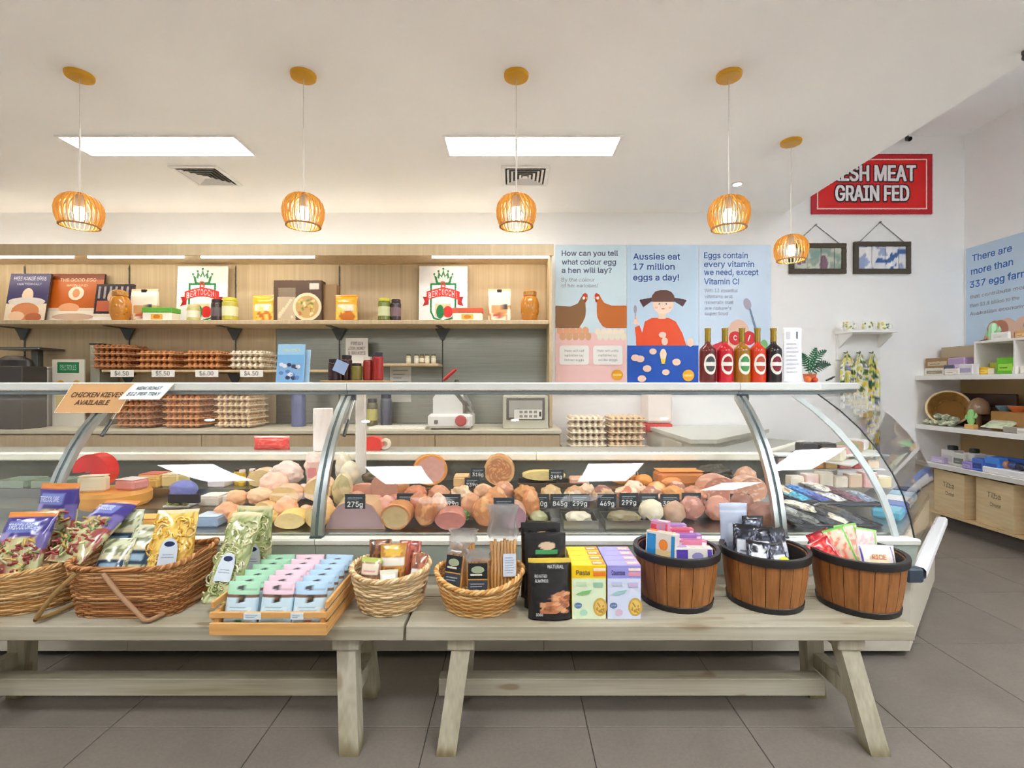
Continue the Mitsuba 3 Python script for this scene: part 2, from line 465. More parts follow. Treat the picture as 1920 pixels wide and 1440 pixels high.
PEND = pendant_parts()
where = ['far left, over the case with the red cheese', 'second from the left', 'in the middle of the row', 'fourth from the left, above the cordial bottles', 'set back on the right, in front of the left framed picture']
for i, (x, y, zc) in enumerate([(-2.243, 2.545, 2.19), (-1.082, 2.545, 2.19), (.022, 2.545, 2.188), (1.125, 2.545, 2.178), (1.845, 3.244, 2.188)]):
    t = thing('pendant_lamp', f'slatted wood pendant lamp {where[i]}', 'pendant lamp', 'slatted wood pendant lamps')
    put('canopy', PEND['canopy'], parent=t, T=tr(x, y, ZC))
    cord = tube([(x, y, zc + .098), (x, y, zc + .38), (x, y, ZC - .022)], .0022, 6)
    put('cord', one(cord, L(214, 210, 200), True), 'satin', t)
    put('cord_sleeve', one(tube([(x, y, zc + .10), (x, y, zc + .43)], .0042, 8), L(238, 235, 226), True), 'satin', t)
    for k in range(26):
        put('slat', PEND['slat'], parent=t, T=tr(x, y, zc) @ rot('z', k * 360 / 26 + 6))
    put('ring', PEND['ring'], parent=t, T=tr(x, y, zc))
    put('top_ring', PEND['top_ring'], parent=t, T=tr(x, y, zc))
    put('socket', PEND['socket'], parent=t, T=tr(x, y, zc))
    b = M(); b.merge(PEND['bulb'])
    put('bulb', b, 'lampglass', t, T=tr(x, y, zc), emit=BULB)
# ---------------------------------------------------------------- the refrigerated display case
PALE, ALU = L(206, 212, 206), L(196, 204, 203)
CX, CY = 1.887, 2.30                                   # where the front turns by 45 degrees
PROF = np.array([(2.300, .560), (2.318, .66), (2.345, .76), (2.388, .86), (2.45, .965), (2.53, 1.065), (2.62, 1.15), (2.72, 1.225), (2.745, 1.243)])
U2, N2 = np.array([.70711, .70711]), np.array([-.70711, .70711])


def mitre(d): return CX - .41421 * d                   # x of the mitre at setback d
def seg2(s, d, z):
    q = np.array([CX, CY]) + U2 * s + N2 * d
    return [q[0], q[1], z]


case = thing('display_case', 'long refrigerated deli display case with curved glass front and pale canopy', 'display case')
XA, XB, XM0 = -3.9, -2.20, -.917
XM1 = 1.265
S_END = 1.2


def curve_strip(xa, xb, off=0.0, mit=False):
    """the curved glass between two x, sampled over PROF; at the mitre its end runs along it"""
    P = PROF
    v = []
    for y, z in P:
        v += [[xa, y + off, z], [(mitre(y - CY) if mit else xb), y + off, z]]
    f = []
    for i in range(len(P) - 1): f += [[2 * i, 2 * i + 1, 2 * i + 3], [2 * i, 2 * i + 3, 2 * i + 2]]
    return np.array(v), np.array(f)


put('glass_pane', one(curve_strip(XA, XB - .004), (1, 1, 1), True), 'glass', case)
put('glass_pane', one(curve_strip(XB + .004, XM0 - .004), (1, 1, 1), True), 'glass', case)
put('glass_pane', one(curve_strip(XM0 + .004, XM1 - .004), (1, 1, 1), True), 'glass', case)
put('glass_pane', one(curve_strip(XM1 + .004, CX, 0, True), (1, 1, 1), True), 'glass', case)
v, f = [], []
for y, z in [(2.288, .446)] + PROF.tolist():
    d = y - CY
    v += [seg2(.41421 * d, d, z), seg2(S_END, d, z)]
for i in range(len(PROF)): f += [[2 * i, 2 * i + 1, 2 * i + 3], [2 * i, 2 * i + 3, 2 * i + 2]]
put('glass_pane', one((np.array(v), np.array(f)), (1, 1, 1), True), 'glass', case)
# end pane of the angled wing
ep = [(0.0, .56)] + [(y - CY, z) for y, z in PROF] + [(.78, 1.243), (.78, .56)]
tv, tf = trimesh.creation.triangulate_polygon(Polygon(ep), engine='earcut')
put('end_pane', one((np.array([seg2(S_END, a, b) for a, b in tv]), tf), (1, 1, 1)), 'glass', case)
# black seal along the mitre
put('seal', one(tube([[mitre(y - CY), y - .002, z] for y, z in PROF], .0035, 6), L(30, 36, 38), True), 'satin', case, label='black seal along the mitred glass corner')


def arm(x, z0=0, col=ALU):
    """curved support arm: a flat profile behind the glass joint, with a dark groove"""
    w, t = .028, .022
    P = PROF[:-1]
    a, g = M(), M()
    tang = np.gradient(P, axis=0); tang /= np.linalg.norm(tang, axis=1, keepdims=True)
    nrm = np.stack([-tang[:, 1], tang[:, 0]], 1)       # towards the outside (front, up)
    for (m, xa, xb, lo, hi, c) in ((a, x - w, x - .007, -t, .006, col), (a, x + .007, x + w, -t, .006, col), (g, x - .007, x + .007, -t, -.002, L(84, 98, 102))):
        n = len(P)
        rings = []
        for xx in (xa, xb):
            rings.append(np.column_stack([np.full(n, xx), P + nrm * hi])); rings.append(np.column_stack([np.full(n, xx), P + nrm * lo]))
        v = np.vstack(rings)
        ff = []
        for i in range(n - 1):
            for q0, q1 in ((0, 2), (2, 3), (3, 1), (1, 0)):
                ff += [[q0 * n + i, q1 * n + i, q1 * n + i + 1], [q0 * n + i, q1 * n + i + 1, q0 * n + i + 1]]
        m.add((v, np.array(ff)), c, 40)
    k = put('support_arm', a, 'metal', case)
    put('groove', g, 'satin', k)
    put('foot', one(bx(x - .03, x + .03, 2.288, 2.33, .548, .585, .004), L(60, 70, 74)), 'satin', k)


for x in (XB, XM0, XM1): arm(x)
# inner posts and hinges behind the arms
for x in (XB, XM0, XM1):
    p = put('post', one(bx(x - .03, x + .03, 2.965, 2.995, .685, 1.258, .004), L(230, 230, 226)), 'satin', case) if x == XM0 else put('hinge_bar', one(bx(x - .02, x + .06, 2.742, 2.752, 1.20, 1.236, .002), L(206, 208, 206)), 'satin', case)
    put('hinge', one(bx(x - .012, x + .05, 2.72, 2.74, 1.205, 1.235, .003), L(52, 56, 60)), 'satin', p)
    put('gas_strut', M().add(tube([(x + .035, 2.74, 1.21), (x + .03, 2.66, 1.10)], .006, 8), L(200, 200, 200), True).add(tube([(x + .03, 2.66, 1.10), (x + .026, 2.60, 1.02)], .010, 8), L(90, 92, 95), True), 'metal', p)
# canopy: rounded light top rail with a darker lower lip
can = [(2.724, 1.258), (2.718, 1.264), (2.718, 1.297), (2.726, 1.304), (3.06, 1.304), (3.06, 1.258)]
lip = [(2.742, 1.236), (2.735, 1.240), (2.735, 1.258), (2.775, 1.258), (2.775, 1.236)]


def mitred(profile, xa, d0=CY):
    """extrude a (y, z) outline from xa up to the mitre"""
    pr = np.array(profile); n = len(pr)
    A = np.column_stack([np.full(n, xa), pr]); B = np.column_stack([mitre(pr[:, 0] - d0), pr])
    tv, tf = trimesh.creation.triangulate_polygon(Polygon(profile), engine='earcut')
    f = [[i, (i + 1) % n, n + (i + 1) % n, n + i] for i in range(n)]
    q = np.array(f); q = np.vstack([q[:, [0, 1, 2]], q[:, [0, 2, 3]]])
    m = trimesh.Trimesh(np.vstack([A, B]), np.vstack([q, [[i, (i + 1) % n, (i + 2) % n] for i in range(0)]]) if False else q, process=False)
    return np.asarray(m.vertices), np.asarray(m.faces), pr


def wing(profile, s_end=S_END):
    """the same outline carried along the angled wing"""
    pr = np.array(profile); n = len(pr)
    A = np.array([seg2(.41421 * (y - CY), y - CY, z) for y, z in pr]); B = np.array([seg2(s_end, y - CY, z) for y, z in pr])
    q = np.array([[i, (i + 1) % n, n + (i + 1) % n, n + i] for i in range(n)])
    f = np.vstack([q[:, [0, 1, 2]], q[:, [0, 2, 3]]])
    cap = np.asarray(trimesh.creation.triangulate_polygon(Polygon(profile), engine='earcut')[1])
    # close the far end with a fan
    f = np.vstack([f, [[n, n + i, n + i + 1] for i in range(1, n - 1)]])
    return np.vstack([A, B]), f


def run(name, profile, cuts, col, mat, smooth=40, label=None, w=True):
    xs = [XA] + cuts
    for a, b in zip(xs[:-1], xs[1:]):
        v, f = along_x(profile, a + .0012, b - .0012)
        put(name, one((v, f), col, smooth), mat, case, label)
    v, f, _ = mitred(profile, xs[-1] + .0012)
    put(name, one((v, f), col, smooth), mat, case, label)
    if w: put(name, one(wing(profile), col, smooth), mat, case, label)


run('canopy', can, [XM0, XM1], L(222, 225, 220), 'satin', 20)
run('canopy_lip', lip, [XM0, XM1], L(118, 128, 130), 'satin', label='darker lower lip of the canopy')
# lamp tubes under the canopy
for a, b in ((-3.8, -2.3), (-2.1, -1.0), (-.8, 1.15), (1.35, 1.62)):
    put('lamp_tube', one(tube([(a, 2.86, 1.2465), (b, 2.86, 1.2465)], .010, 10), (1, 1, 1), True), 'lampglass', case, emit=CASE)
# glass base rail, apron, body and kick panels
rail = [(2.278, .548), (2.275, .566), (2.282, .574), (2.335, .574), (2.335, .548)]
run('front_rail', rail, [XM0, XM1], L(226, 230, 221), 'satin', w=False)
apron = [(2.305, .40), (2.285, .547), (2.34, .547), (2.34, .40)]
run('apron', apron, [XM0, XM1], L(158, 170, 160), 'satin', 30, w=False)
put('wing_panel', one(wing([(2.345, .40), (2.345, .565), (2.36, .565), (2.36, .40)]), L(214, 204, 180), 30), 'satin', case, label='beige inner panel of the angled wing')
kick = [(2.318, .034), (2.315, .398), (2.345, .398), (2.345, .034)]
run('front_panel', kick, [-1.816, .151, 1.135], L(190, 184, 168), 'satin', 30)
body = [(2.35, .10), (2.345, .547), (2.345, .56), (3.15, .56), (3.15, .10)]
run('body', body, [], L(120, 122, 116), 'satin', 30)
plinth = [(2.62, .0), (2.62, .10), (3.10, .10), (3.10, 0)]
run('plinth', plinth, [], L(38, 36, 34), 'matte', 30)
bump = [(2.265, .392), (2.256, .402), (2.256, .434), (2.265, .444), (2.30, .444), (2.30, .392)]
put('bumper_rail', one(wing(bump, S_END + .01), L(232, 234, 236), 30), 'satin', case, label='white bumper rail along the angled wing')
e0 = seg2(-.02, -.06, 0)
put('bumper_cap', one(bx(-.038, .038, -.02, .02, .38, .446, .008), L(52, 64, 76), False, tr(CX - .030, 2.272, 0)), 'satin', case, label='dark end cap of the bumper rail')
# stepped decks
DK = [(2.345, 2.60, .585), (2.60, 2.85, .635), (2.85, 3.11, .685)]
for y0, y1, z in DK:
    pr = [(y0, .56), (y0, z), (y1 + .0, z), (y1, .56)]
    v, f, _ = mitred(pr, XA)
    put('deck', one((v, f), L(176, 180, 176), 30), 'metal', case)
    put('deck', one(wing(pr), L(176, 180, 176), 30), 'metal', case)
back = [(3.11, .685), (3.11, .815), (3.15, .815), (3.15, .56), (3.11, .56)]
run('back_wall', [(3.112, .56), (3.112, .815), (3.15, .815), (3.15, .56)], [], L(92, 94, 84), 'satin', 30, w=True)
sill = [(3.06, .818), (3.055, .825), (3.055, .858), (3.06, .865), (3.10, .865), (3.10, .818)]
run('rear_sill', sill, [XM0 - .1, .151], L(236, 234, 216), 'satin', 30)
run('rear_shelf', [(3.1005, .85), (3.1005, .865), (3.36, .865), (3.36, .85)], [], L(150, 150, 138), 'satin', 30)
run('rear_panel', [(3.33, .06), (3.33, .85), (3.35, .85), (3.35, .06)], [], L(190, 186, 172), 'satin', 30)

# pale inner arm just left of the mitre
P = PROF[:-1]; n = len(P)
ia = M(); rings = []
for off in (-.150, -.105):
    for hi in (-.006, -.022): rings.append(np.array([[mitre(y - CY) + off * (.55 + .45 * (z - .56) / .68), y - hi * 0 + .012, z] if hi == -.006 else [mitre(y - CY) + off * (.55 + .45 * (z - .56) / .68), y + .028, z] for y, z in P]))
v = np.vstack(rings); ff = []
for i in range(n - 1):
    for q0, q1 in ((0, 2), (2, 3), (3, 1), (1, 0)): ff += [[q0 * n + i, q0 * n + i + 1, q1 * n + i + 1], [q0 * n + i, q1 * n + i + 1, q1 * n + i]]
put('inner_arm', one((v, np.array(ff)), L(190, 200, 198), 40), 'satin', case, label='pale inner arm beside the black seal')
# glass shelf of the wing with a pale front edge
q = [seg2(.30, .30, .835), seg2(S_END - .03, .30, .835), seg2(S_END - .03, .62, .835), seg2(.45, .62, .835)]
v = np.array(q + [[a, b, c + .008] for a, b, c in q]); f = np.array([[0, 3, 2, 1], [4, 5, 6, 7], [0, 1, 5, 4], [1, 2, 6, 5], [2, 3, 7, 6], [3, 0, 4, 7]])
put('wing_shelf', one((v, f), L(222, 228, 222)), 'satin', case)
# ---------------------------------------------------------------- benches
HB, BY0, BY1 = .4215, 1.77, 2.14


def beam(p, q, w, d):
    """a squared timber from p to q, w wide across x, d deep across y, ends cut level"""
    p, q = np.array(p), np.array(q)
    v = np.array([e + [sx * w / 2, sy * d / 2, 0] for e in (p, q) for sx, sy in ((-1, -1), (1, -1), (1, 1), (-1, 1))])
    f = np.array([[0, 3, 2, 1], [4, 5, 6, 7], [0, 1, 5, 4], [1, 2, 6, 5], [2, 3, 7, 6], [3, 0, 4, 7]])
    return v, f


def bench(x0, x1, label):
    t = thing('bench', label, 'bench', 'whitewashed timber benches in front of the case')
    top, w = HB, BY1 - BY0
    n = 3
    for i in range(n):
        a, b = BY0 + i * w / n, BY0 + (i + 1) * w / n
        put('top_plank', one(bx(x0 + (.004 if i == 1 else 0), x1 - (.003 if i == 2 else 0), a + .0008, b - .0008, top - .054, top, .003), (1, 1, 1)), 'bench_wood', t)
    for sx, xe in ((-1, x0 + .195), (1, x1 - .215)):
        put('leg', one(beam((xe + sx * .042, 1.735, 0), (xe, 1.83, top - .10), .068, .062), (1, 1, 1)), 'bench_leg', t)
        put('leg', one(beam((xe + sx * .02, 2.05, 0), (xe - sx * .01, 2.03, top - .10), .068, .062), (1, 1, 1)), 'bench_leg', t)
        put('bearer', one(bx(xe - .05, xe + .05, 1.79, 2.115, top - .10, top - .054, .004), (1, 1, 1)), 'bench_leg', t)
        put('cross_rail', one(beam((xe + sx * .026, 1.80, .11), (xe + sx * .026, 2.03, .11), .045, .001), (1, 1, 1)) if False else one(bx(xe + sx * .016 - .024, xe + sx * .016 + .024, 1.79, 2.02, .135, .195, .003), (1, 1, 1)), 'bench_leg', t)
    put('stretcher', one(bx(x0 + .10, x1 - .245, 1.895, 1.955, .089, .155, .003), (1, 1, 1)), 'bench_wood', t)


bench(-2.225, -.394, 'whitewashed timber bench carrying the wicker baskets and slatted crate, left of the two benches')
bench(-.383, 1.456, 'whitewashed timber bench carrying the half-barrel tubs, right of the two benches')
# ---------------------------------------------------------------- wall shelving on the back wall
UY0, UY1 = 4.2, 4.585
UX0, UX1 = -5.3, .345
unit = thing('wall_shelving', 'long beige laminate wall shelving with a lit pelmet behind the counter', 'shelving')
ZPT, ZPB = Z_(457, UY0), Z_(478, UY0)
seams = [-5.3, -4.54, -3.565, -2.574, -1.608, -.647, .320]
for a, b in zip(seams[:-1], seams[1:]):
    put('back_panel', one(bx(a + .002, b - .002, 4.575, 4.597, 1.86, ZPB + .02, .002), (1, 1, 1)), 'laminate', unit)
for a, b in ((-5.3, -3.565), (-3.565, -2.2)):
    put('back_panel', one(bx(a + .002, b - .002, 4.575, 4.597, .927, 1.86, .002), (1, 1, 1)), 'laminate', unit)
put('splashback', one(bx(-2.198, .320, 4.575, 4.597, .927, 1.86, .002), (1, 1, 1)), 'steel', unit, label='brushed steel splashback')
put('pelmet', one(bx(UX0, UX1 + .01, UY0 - .018, UY0, ZPB, ZPT, .002), (1, 1, 1)), 'laminate', unit)
put('top_panel', one(bx(UX0, UX1, UY0, 4.597, ZPB + .02, ZPB + .04), (1, 1, 1)), 'laminate', unit)
put('side_panel', one(bx(.320, UX1, UY0, 4.597, .927, ZPB + .02, .002), (1, 1, 1)), 'laminate', unit)
SH = 1.846


def gusset(x, z):
    """a pressed steel bracket: a front plate that narrows downwards and an arm under the shelf"""
    v, f = prism([(-.068, 0), (.068, 0), (.05, -.03), (.012, -.105), (-.012, -.105), (-.05, -.03)], .02)
    b = one((np.stack([v[:, 0], -v[:, 2], v[:, 1]], 1), f), L(74, 80, 78), False, tr(x, 4.565, z))
    return b.add(bx(x - .022, x + .022, 4.30, 4.545, z - .006, z - .0005), L(74, 80, 78))


put('shelf', one(bx(UX0, .318, 4.22, 4.574, SH - .036, SH, .003), (1, 1, 1)), 'laminate', unit)
for x in seams[1:-1]:
    put('upright', one(bx(x - .005, x + .005, 4.566, 4.575, .95, ZPB, .001), L(74, 74, 66)), 'satin', unit)
    put('bracket', gusset(x, SH - .037), 'satin', unit)
# small shelves below
EZ = 1.418
put('egg_shelf', one(bx(X_(190, 4.2), -1.58, 4.2, 4.56, EZ - .022, EZ, .003), (1, 1, 1)), 'laminate', unit)
EZ2 = 1.476
put('jar_shelf', one(bx(-1.578, X_(822, 4.3), 4.3, 4.56, EZ2 - .022, EZ2, .003), (1, 1, 1)), 'laminate', unit)
for x in (-3.565, -2.574): put('bracket', gusset(x, EZ - .023), 'satin', unit)
# strip lights in the pelmet and the uplight tubes that lie on the unit
for a, b in ((-5.2, X_(138, 4.24)), (X_(166, 4.24), X_(345, 4.24)), (X_(378, 4.24), X_(590, 4.24)), (X_(810, 4.24), X_(1032, 4.24))):
    s = put('strip_light', one(bx(a, b, 4.222, 4.25, ZPB - .010, ZPB + .019, .003), (1, 1, 1)), 'lampglass', unit, emit=STRIP)
for a, b in ((-5.2, -3.9), (-3.75, -2.45), (-2.3, -1.0), (-.9, .3)):
    put('uplight_tube', one(tube([(a, 4.36, ZPB + .075), (b, 4.36, ZPB + .075)], .013, 8), (1, 1, 1), True), 'lampglass', unit, emit=UPLIGHT)
    put('tube_holder', one(bx(a - .02, b + .02, 4.34, 4.38, ZPB + .04, ZPB + .06, .002), WHITE), 'satin', unit)

# back counter: worktop on drawer units
ctr = thing('back_counter', 'long back counter with beige drawer fronts and pale worktop under the shelving', 'counter')
put('worktop', one(bx(-5.3, .40, 3.92, 4.573, .895, .925, .004), L(188, 182, 160)), 'satin', ctr)
put('carcass', one(bx(-5.3, .39, 3.97, 4.573, .08, .895), L(172, 158, 126)), 'matte', ctr)
put('plinth', one(bx(-5.3, .39, 4.02, 4.573, 0, .08), L(60, 56, 50)), 'matte', ctr)
xs = [-5.3, -4.44, -3.47, -2.50, -1.54, -.62, .385]
for a, b in zip(xs[:-1], xs[1:]):
    put('drawer', one(bx(a + .003, b - .003, 3.95, 3.97, .70, .885, .002), (1, 1, 1)), 'laminate', ctr)
    put('door', one(bx(a + .003, b - .003, 3.95, 3.97, .10, .694, .002), (1, 1, 1)), 'laminate', ctr)
# ---------------------------------------------------------------- builders of packed goods
RNG = np.random.default_rng(7)


def art(base, *items):
    """print of a bag as a colour per point: u from -1 to 1 across, v from 0 to 1 up; later items lie on top"""
    def fn(u, v, front, seed=0):
        c = np.tile(np.asarray(base, float), (len(u), 1))
        for it in items:
            k = it[0]
            if k == 'r': m = front & (u >= it[1]) & (u <= it[3]) & (v >= it[2]) & (v <= it[4])
            elif k == 'b': m = (v >= it[1]) & (v <= it[2])
            elif k == 'e': m = front & (((u - it[1]) / it[3]) ** 2 + ((v - it[2]) / it[4]) ** 2 <= 1)
            elif k == 'n':
                q = meshkit.noise(np.stack([u * it[1], v * it[1] * 1.4, front * 3.0], -1), seed + int(it[1] * 10)); m = (q > it[2]) & (v >= it[4]) & (v <= it[5])
            c[m] = it[-1] if k != 'n' else it[3]
        return c
    return fn


def pouch(w, h, t, fn, mode='pillow', nu=40, nv=34, wr=.004, seed=0):
    """a filled bag standing on z=0, its front towards -y; returns (v, f, colours)"""
    a = np.arange(nu) * 2 * PI / nu
    vv = np.linspace(0, 1, nv)
    A, V = np.meshgrid(a, vv)
    if mode == 'pillow':
        th = t / 2 * np.maximum(np.sin(PI * np.clip((V - .04) / .92, 0, 1)), 0) ** .55 + .0012
        ww = w / 2 * (1 - .05 * np.sin(PI * V))
    elif mode == 'stand':
        th = t / 2 * np.maximum(1 - V ** 2.2, 0) ** .8 + .0012
        ww = w / 2 * (1 - .03 * np.sin(PI * V))
    else:                                                # block bottom bag with a folded top
        th = t / 2 * np.where(V < .78, 1, np.maximum(1 - (V - .78) / .22, .04))
        ww = w / 2 * np.ones_like(V)
    p = .38 if mode == 'block' else .7
    c, s = np.cos(A), np.sin(A)
    x = ww * np.sign(c) * np.abs(c) ** p
    y = th * np.sign(s) * np.abs(s) ** (.5 if mode == 'block' else .9)
    n = meshkit.fbm(np.stack([x * 22 + seed, V * h * 22, (s > 0) * 5.0 + seed], -1), 3, seed) - .5
    y = y + np.sign(s) * n * wr * 2 * np.minimum(1, th / (t * .2 + 1e-6))
    z = V * h + (meshkit.noise(np.stack([x * 12, V * 3, 0 * V + seed], -1), seed) - .5) * wr * V
    vert = np.stack([x, y, z], -1).reshape(-1, 3)
    i, j = np.meshgrid(np.arange(nv - 1), np.arange(nu), indexing='ij')
    q = np.stack([i * nu + j, i * nu + (j + 1) % nu, (i + 1) * nu + (j + 1) % nu, (i + 1) * nu + j], -1).reshape(-1, 4)
    f = np.vstack([q[:, [0, 1, 2]], q[:, [0, 2, 3]]])
    m = len(vert)
    vert = np.vstack([vert, [[0, 0, 0], [0, 0, h]]])
    f = np.vstack([f, [[m, (k + 1) % nu, k] for k in range(nu)], [[m + 1, (nv - 1) * nu + k, (nv - 1) * nu + (k + 1) % nu] for k in range(nu)]])
    u = np.append((x / ww).reshape(-1), [0, 0]); vq = np.append(V.reshape(-1), [0, 1]); fr = np.append((s <= .02).reshape(-1), [True, True])
    return vert, f, fn(u, vq, fr, seed)


def bag(w, h, t, fn, mode='pillow', seed=0, wr=.004, nu=40, nv=34):
    v, f, c = pouch(w, h, t, fn, mode, nu, nv, wr, seed)
    return M().add((v, f), c, True)


def carton(w, d, h, side, b=.0012):
    return one(box(w, d, h, b), side)


def front(w, d, lift=.0005, z=0):
    """print on the front of a carton w wide and d deep: metres from its lower left corner"""
    return Print([-w / 2, -d / 2, z], [1, 0, 0], [0, 0, 1], lift)


def jar(name, label, cat, X, Y, z, r, h, fill, lid, band=None, group=None, text=None):
    t = thing(name, label, cat, group)
    T = tr(X, Y, z)
    put('body', one(lathe([(0, 0), (r * .9, 0), (r, .006), (r, h * .76), (r * .93, h * .83), (r * .8, h * .86), (0, h * .86)], 24), fill, 40), 'gloss', t, T=T)
    put('lid', one(lathe([(0, h * .86), (r * .88, h * .86), (r * .88, h * .985), (r * .85, h), (0, h)], 24), lid, 40), 'satin', t, T=T)
    if band is not None:
        put('paper_label', one(lathe([(r + .0006, h * .2), (r + .0006, h * .62)], 24), band, True), 'satin', t, T=T)
    return t


def standee(name, label, cat, X, Y, z, w, h, lean, col, edge, draw, group=None, thick=.012, bs='satin'):
    """a board that leans back against what stands behind it; draw(p, w, h) prints its face"""
    t = thing(name, label, cat, group)
    T = tr(X, Y, z + thick * math.sin(math.radians(lean))) @ rot('x', -lean)
    put('board', one(box(w, thick, h, .001), edge), 'satin', t, T=T @ tr(0, thick / 2, 0))
    p = Print([-w / 2, 0, 0], [1, 0, 0], [0, 0, 1], .0005)
    p.rect(0, 0, w, h, col)
    draw(p, w, h)
    put('print', p.m, bs, t, T=T)
    return t


ORD = ['lowest', 'second from the bottom', 'third from the bottom', 'fourth from the bottom', 'fifth from the bottom', 'sixth from the bottom', 'seventh from the bottom']
# ---------------------------------------------------------------- egg trays
def egg_tray_mesh(tray, egg, seed):
    n, p = 6, .0475
    k = 36; g = np.linspace(0, n * p, k + 1)
    x, y = np.meshgrid(g, g, indexing='ij')
    z = .030 + .011 * (np.cos(2 * PI * x / p) + np.cos(2 * PI * y / p))
    v = np.stack([x - n * p / 2, y - n * p / 2, z], -1).reshape(-1, 3)
    i, j = np.meshgrid(np.arange(k), np.arange(k), indexing='ij')
    q = np.stack([i * (k + 1) + j, (i + 1) * (k + 1) + j, (i + 1) * (k + 1) + j + 1, i * (k + 1) + j + 1], -1).reshape(-1, 4)
    tm = M().add((v, q), tray, True)
    w = n * p / 2
    for a, b, c, d in ((-w - .008, w + .008, -w - .008, -w + .004), (-w - .008, w + .008, w - .004, w + .008), (-w - .008, -w + .004, -w + .004, w - .004), (w - .004, w + .008, -w + .004, w - .004)):
        tm.add(bx(a, b, c, d, .027, .034, .001), np.clip(np.array(tray) * 1.5, 0, .9))
    em = M(); r = np.random.default_rng(seed)
    ev, ef = ball(.0205, .0205, .0265, 2)
    for a in range(n):
        for b in range(n):
            c = np.array(egg) * r.uniform(.82, 1.1)
            em.add((ev + [(a + .5) * p - n * p / 2, (b + .5) * p - n * p / 2, .0345], ef), np.clip(c, 0, 1), True)
    return tm.ply('matte'), em.ply('satin')


TRAYS = {'brown': egg_tray_mesh(L(190, 152, 112), L(200, 128, 72), 1), 'dark': egg_tray_mesh(L(172, 134, 100), L(190, 118, 68), 2),
         'pale': egg_tray_mesh(L(206, 196, 176), L(238, 222, 196), 3), 'grey': egg_tray_mesh(L(196, 184, 160), L(226, 196, 156), 4)}


def egg_stack(kind, colour, where, X, Y, z, n, group, seed):
    r = np.random.default_rng(seed)
    for i in range(n):
        w = ORD[i] if i < n - 1 else 'topmost'
        t = thing('egg_tray', f'{colour} egg tray, {w}, stack {where}', 'egg tray', group)
        T = tr(X + r.uniform(-.004, .004), Y + r.uniform(-.004, .004), z + i * .0535) @ rot('z', r.uniform(-2, 2))
        put('tray', TRAYS[kind][0], parent=t, T=T)
        k = put('egg', TRAYS[kind][1], parent=t, T=T, kind='stuff')


for kind, colour, where, px, n in (('dark', 'brown', 'first on egg shelf', 225, 4), ('brown', 'brown', 'second on egg shelf', 309, 3),
                                   ('brown', 'brown', 'third on egg shelf', 396, 3), ('pale', 'pale', 'fourth on egg shelf', 476, 3)):
    egg_stack(kind, colour, where, X_(px, 4.36), 4.375, EZ, n, 'egg trays on the egg shelf', int(px))
for kind, colour, where, px, n in (('dark', 'brown', 'first on back counter', 268, 6), ('brown', 'brown', 'second on back counter', 358, 6), ('grey', 'grey', 'third on back counter', 452, 6)):
    egg_stack(kind, colour, where, X_(px, 4.2), 4.22, .925, n, 'egg trays on the back counter', int(px))

# low side table with two egg stacks right of the counter
lt = thing('side_table', 'low white side table under the two egg stacks right of the back counter', 'table')
put('top', one(bx(.44, 1.2, 4.0, 4.58, .725, .752, .003), L(210, 206, 194)), 'satin', lt)
for x in (.48, 1.16):
    for y in (4.04, 4.54): put('leg', one(bx(x - .02, x + .02, y - .02, y + .02, 0, .725, .002), L(180, 178, 170)), 'satin', lt)
for where, px in (('left on side table', 1098), ('right on side table', 1170)):
    egg_stack('pale' if px == 1098 else 'grey', 'pale', where, X_(px, 4.2), 4.22, .752, 5, 'egg trays on the side table', int(px))

for px, s in ((228, '$6.50'), (305, '$5.50'), (387, '$6.00'), (471, '$4.50')):
    t = thing('shelf_ticket', f'white price ticket on the egg shelf edge, {["first", "second", "third", "fourth"][int((px - 200) / 80)]} from the left', 'price ticket', 'tickets on the egg shelf edge')
    x = X_(px, 4.19)
    put('card', one(bx(x - .098, x + .098, 4.194, 4.199, EZ - .062, EZ - .004), L(238, 236, 228)), 'satin', t)
    p = px_print(4.1935)
    p.text(s, px, 702, -8, L(90, 86, 80), w=26, align='c')
    put('lettering', p.m, 'matte', t)

# ---------------------------------------------------------------- goods on the top shelf
GY = 4.40
SH += .0012
def spread(px0, px1, Y=GY): return X_((px0 + px1) / 2, Y), (px1 - px0) / F * Y
def hgt(py0, Y=GY): return Z_(py0, Y) - SH


def d_eggs(p, w, h):
    p.rect(0, .38 * h, w, h, L(52, 46, 92)).text('FREE RANGE EGGS', w / 2, .86 * h, .035, L(206, 204, 226), w=w * .8, align='c').text('FARM FRESH DAILY', w / 2, .76 * h, .02, L(206, 204, 226), w=w * .6, align='c')
    p.ell(.5 * w, .55 * h, .14 * w, .15 * h, L(226, 196, 172)).ell(.5 * w, .42 * h, .46 * w, .09 * h, L(206, 200, 196))
    p.ell(.5 * w, .22 * h, .34 * w, .18 * h, L(196, 128, 84)).ell(.3 * w, .12 * h, .2 * w, .1 * h, L(224, 190, 160)).ell(.72 * w, .1 * h, .2 * w, .09 * h, L(170, 96, 60))


def d_orange(p, w, h):
    p.rect(0, .3 * h, w, h, L(178, 88, 26)).rect(0, .88 * h, w, h, L(120, 52, 20)).text('THE GOOD EGG', w / 2, .84 * h, .03, L(236, 206, 168), w=w * .7, align='c').text('BARN LAID', w / 2, .74 * h, .02, L(236, 206, 168), w=w * .4, align='c')
    p.ell(.5 * w, .6 * h, .15 * w, .14 * h, L(236, 214, 190)).ell(.5 * w, .6 * h, .07 * w, .09 * h, L(206, 140, 92))
    p.ell(.4 * w, .3 * h, .2 * w, .1 * h, L(214, 158, 116)).rect(0, 0, w, .24 * h, L(232, 222, 206)).ell(.5 * w, .12 * h, .4 * w, .07 * h, L(196, 170, 150))


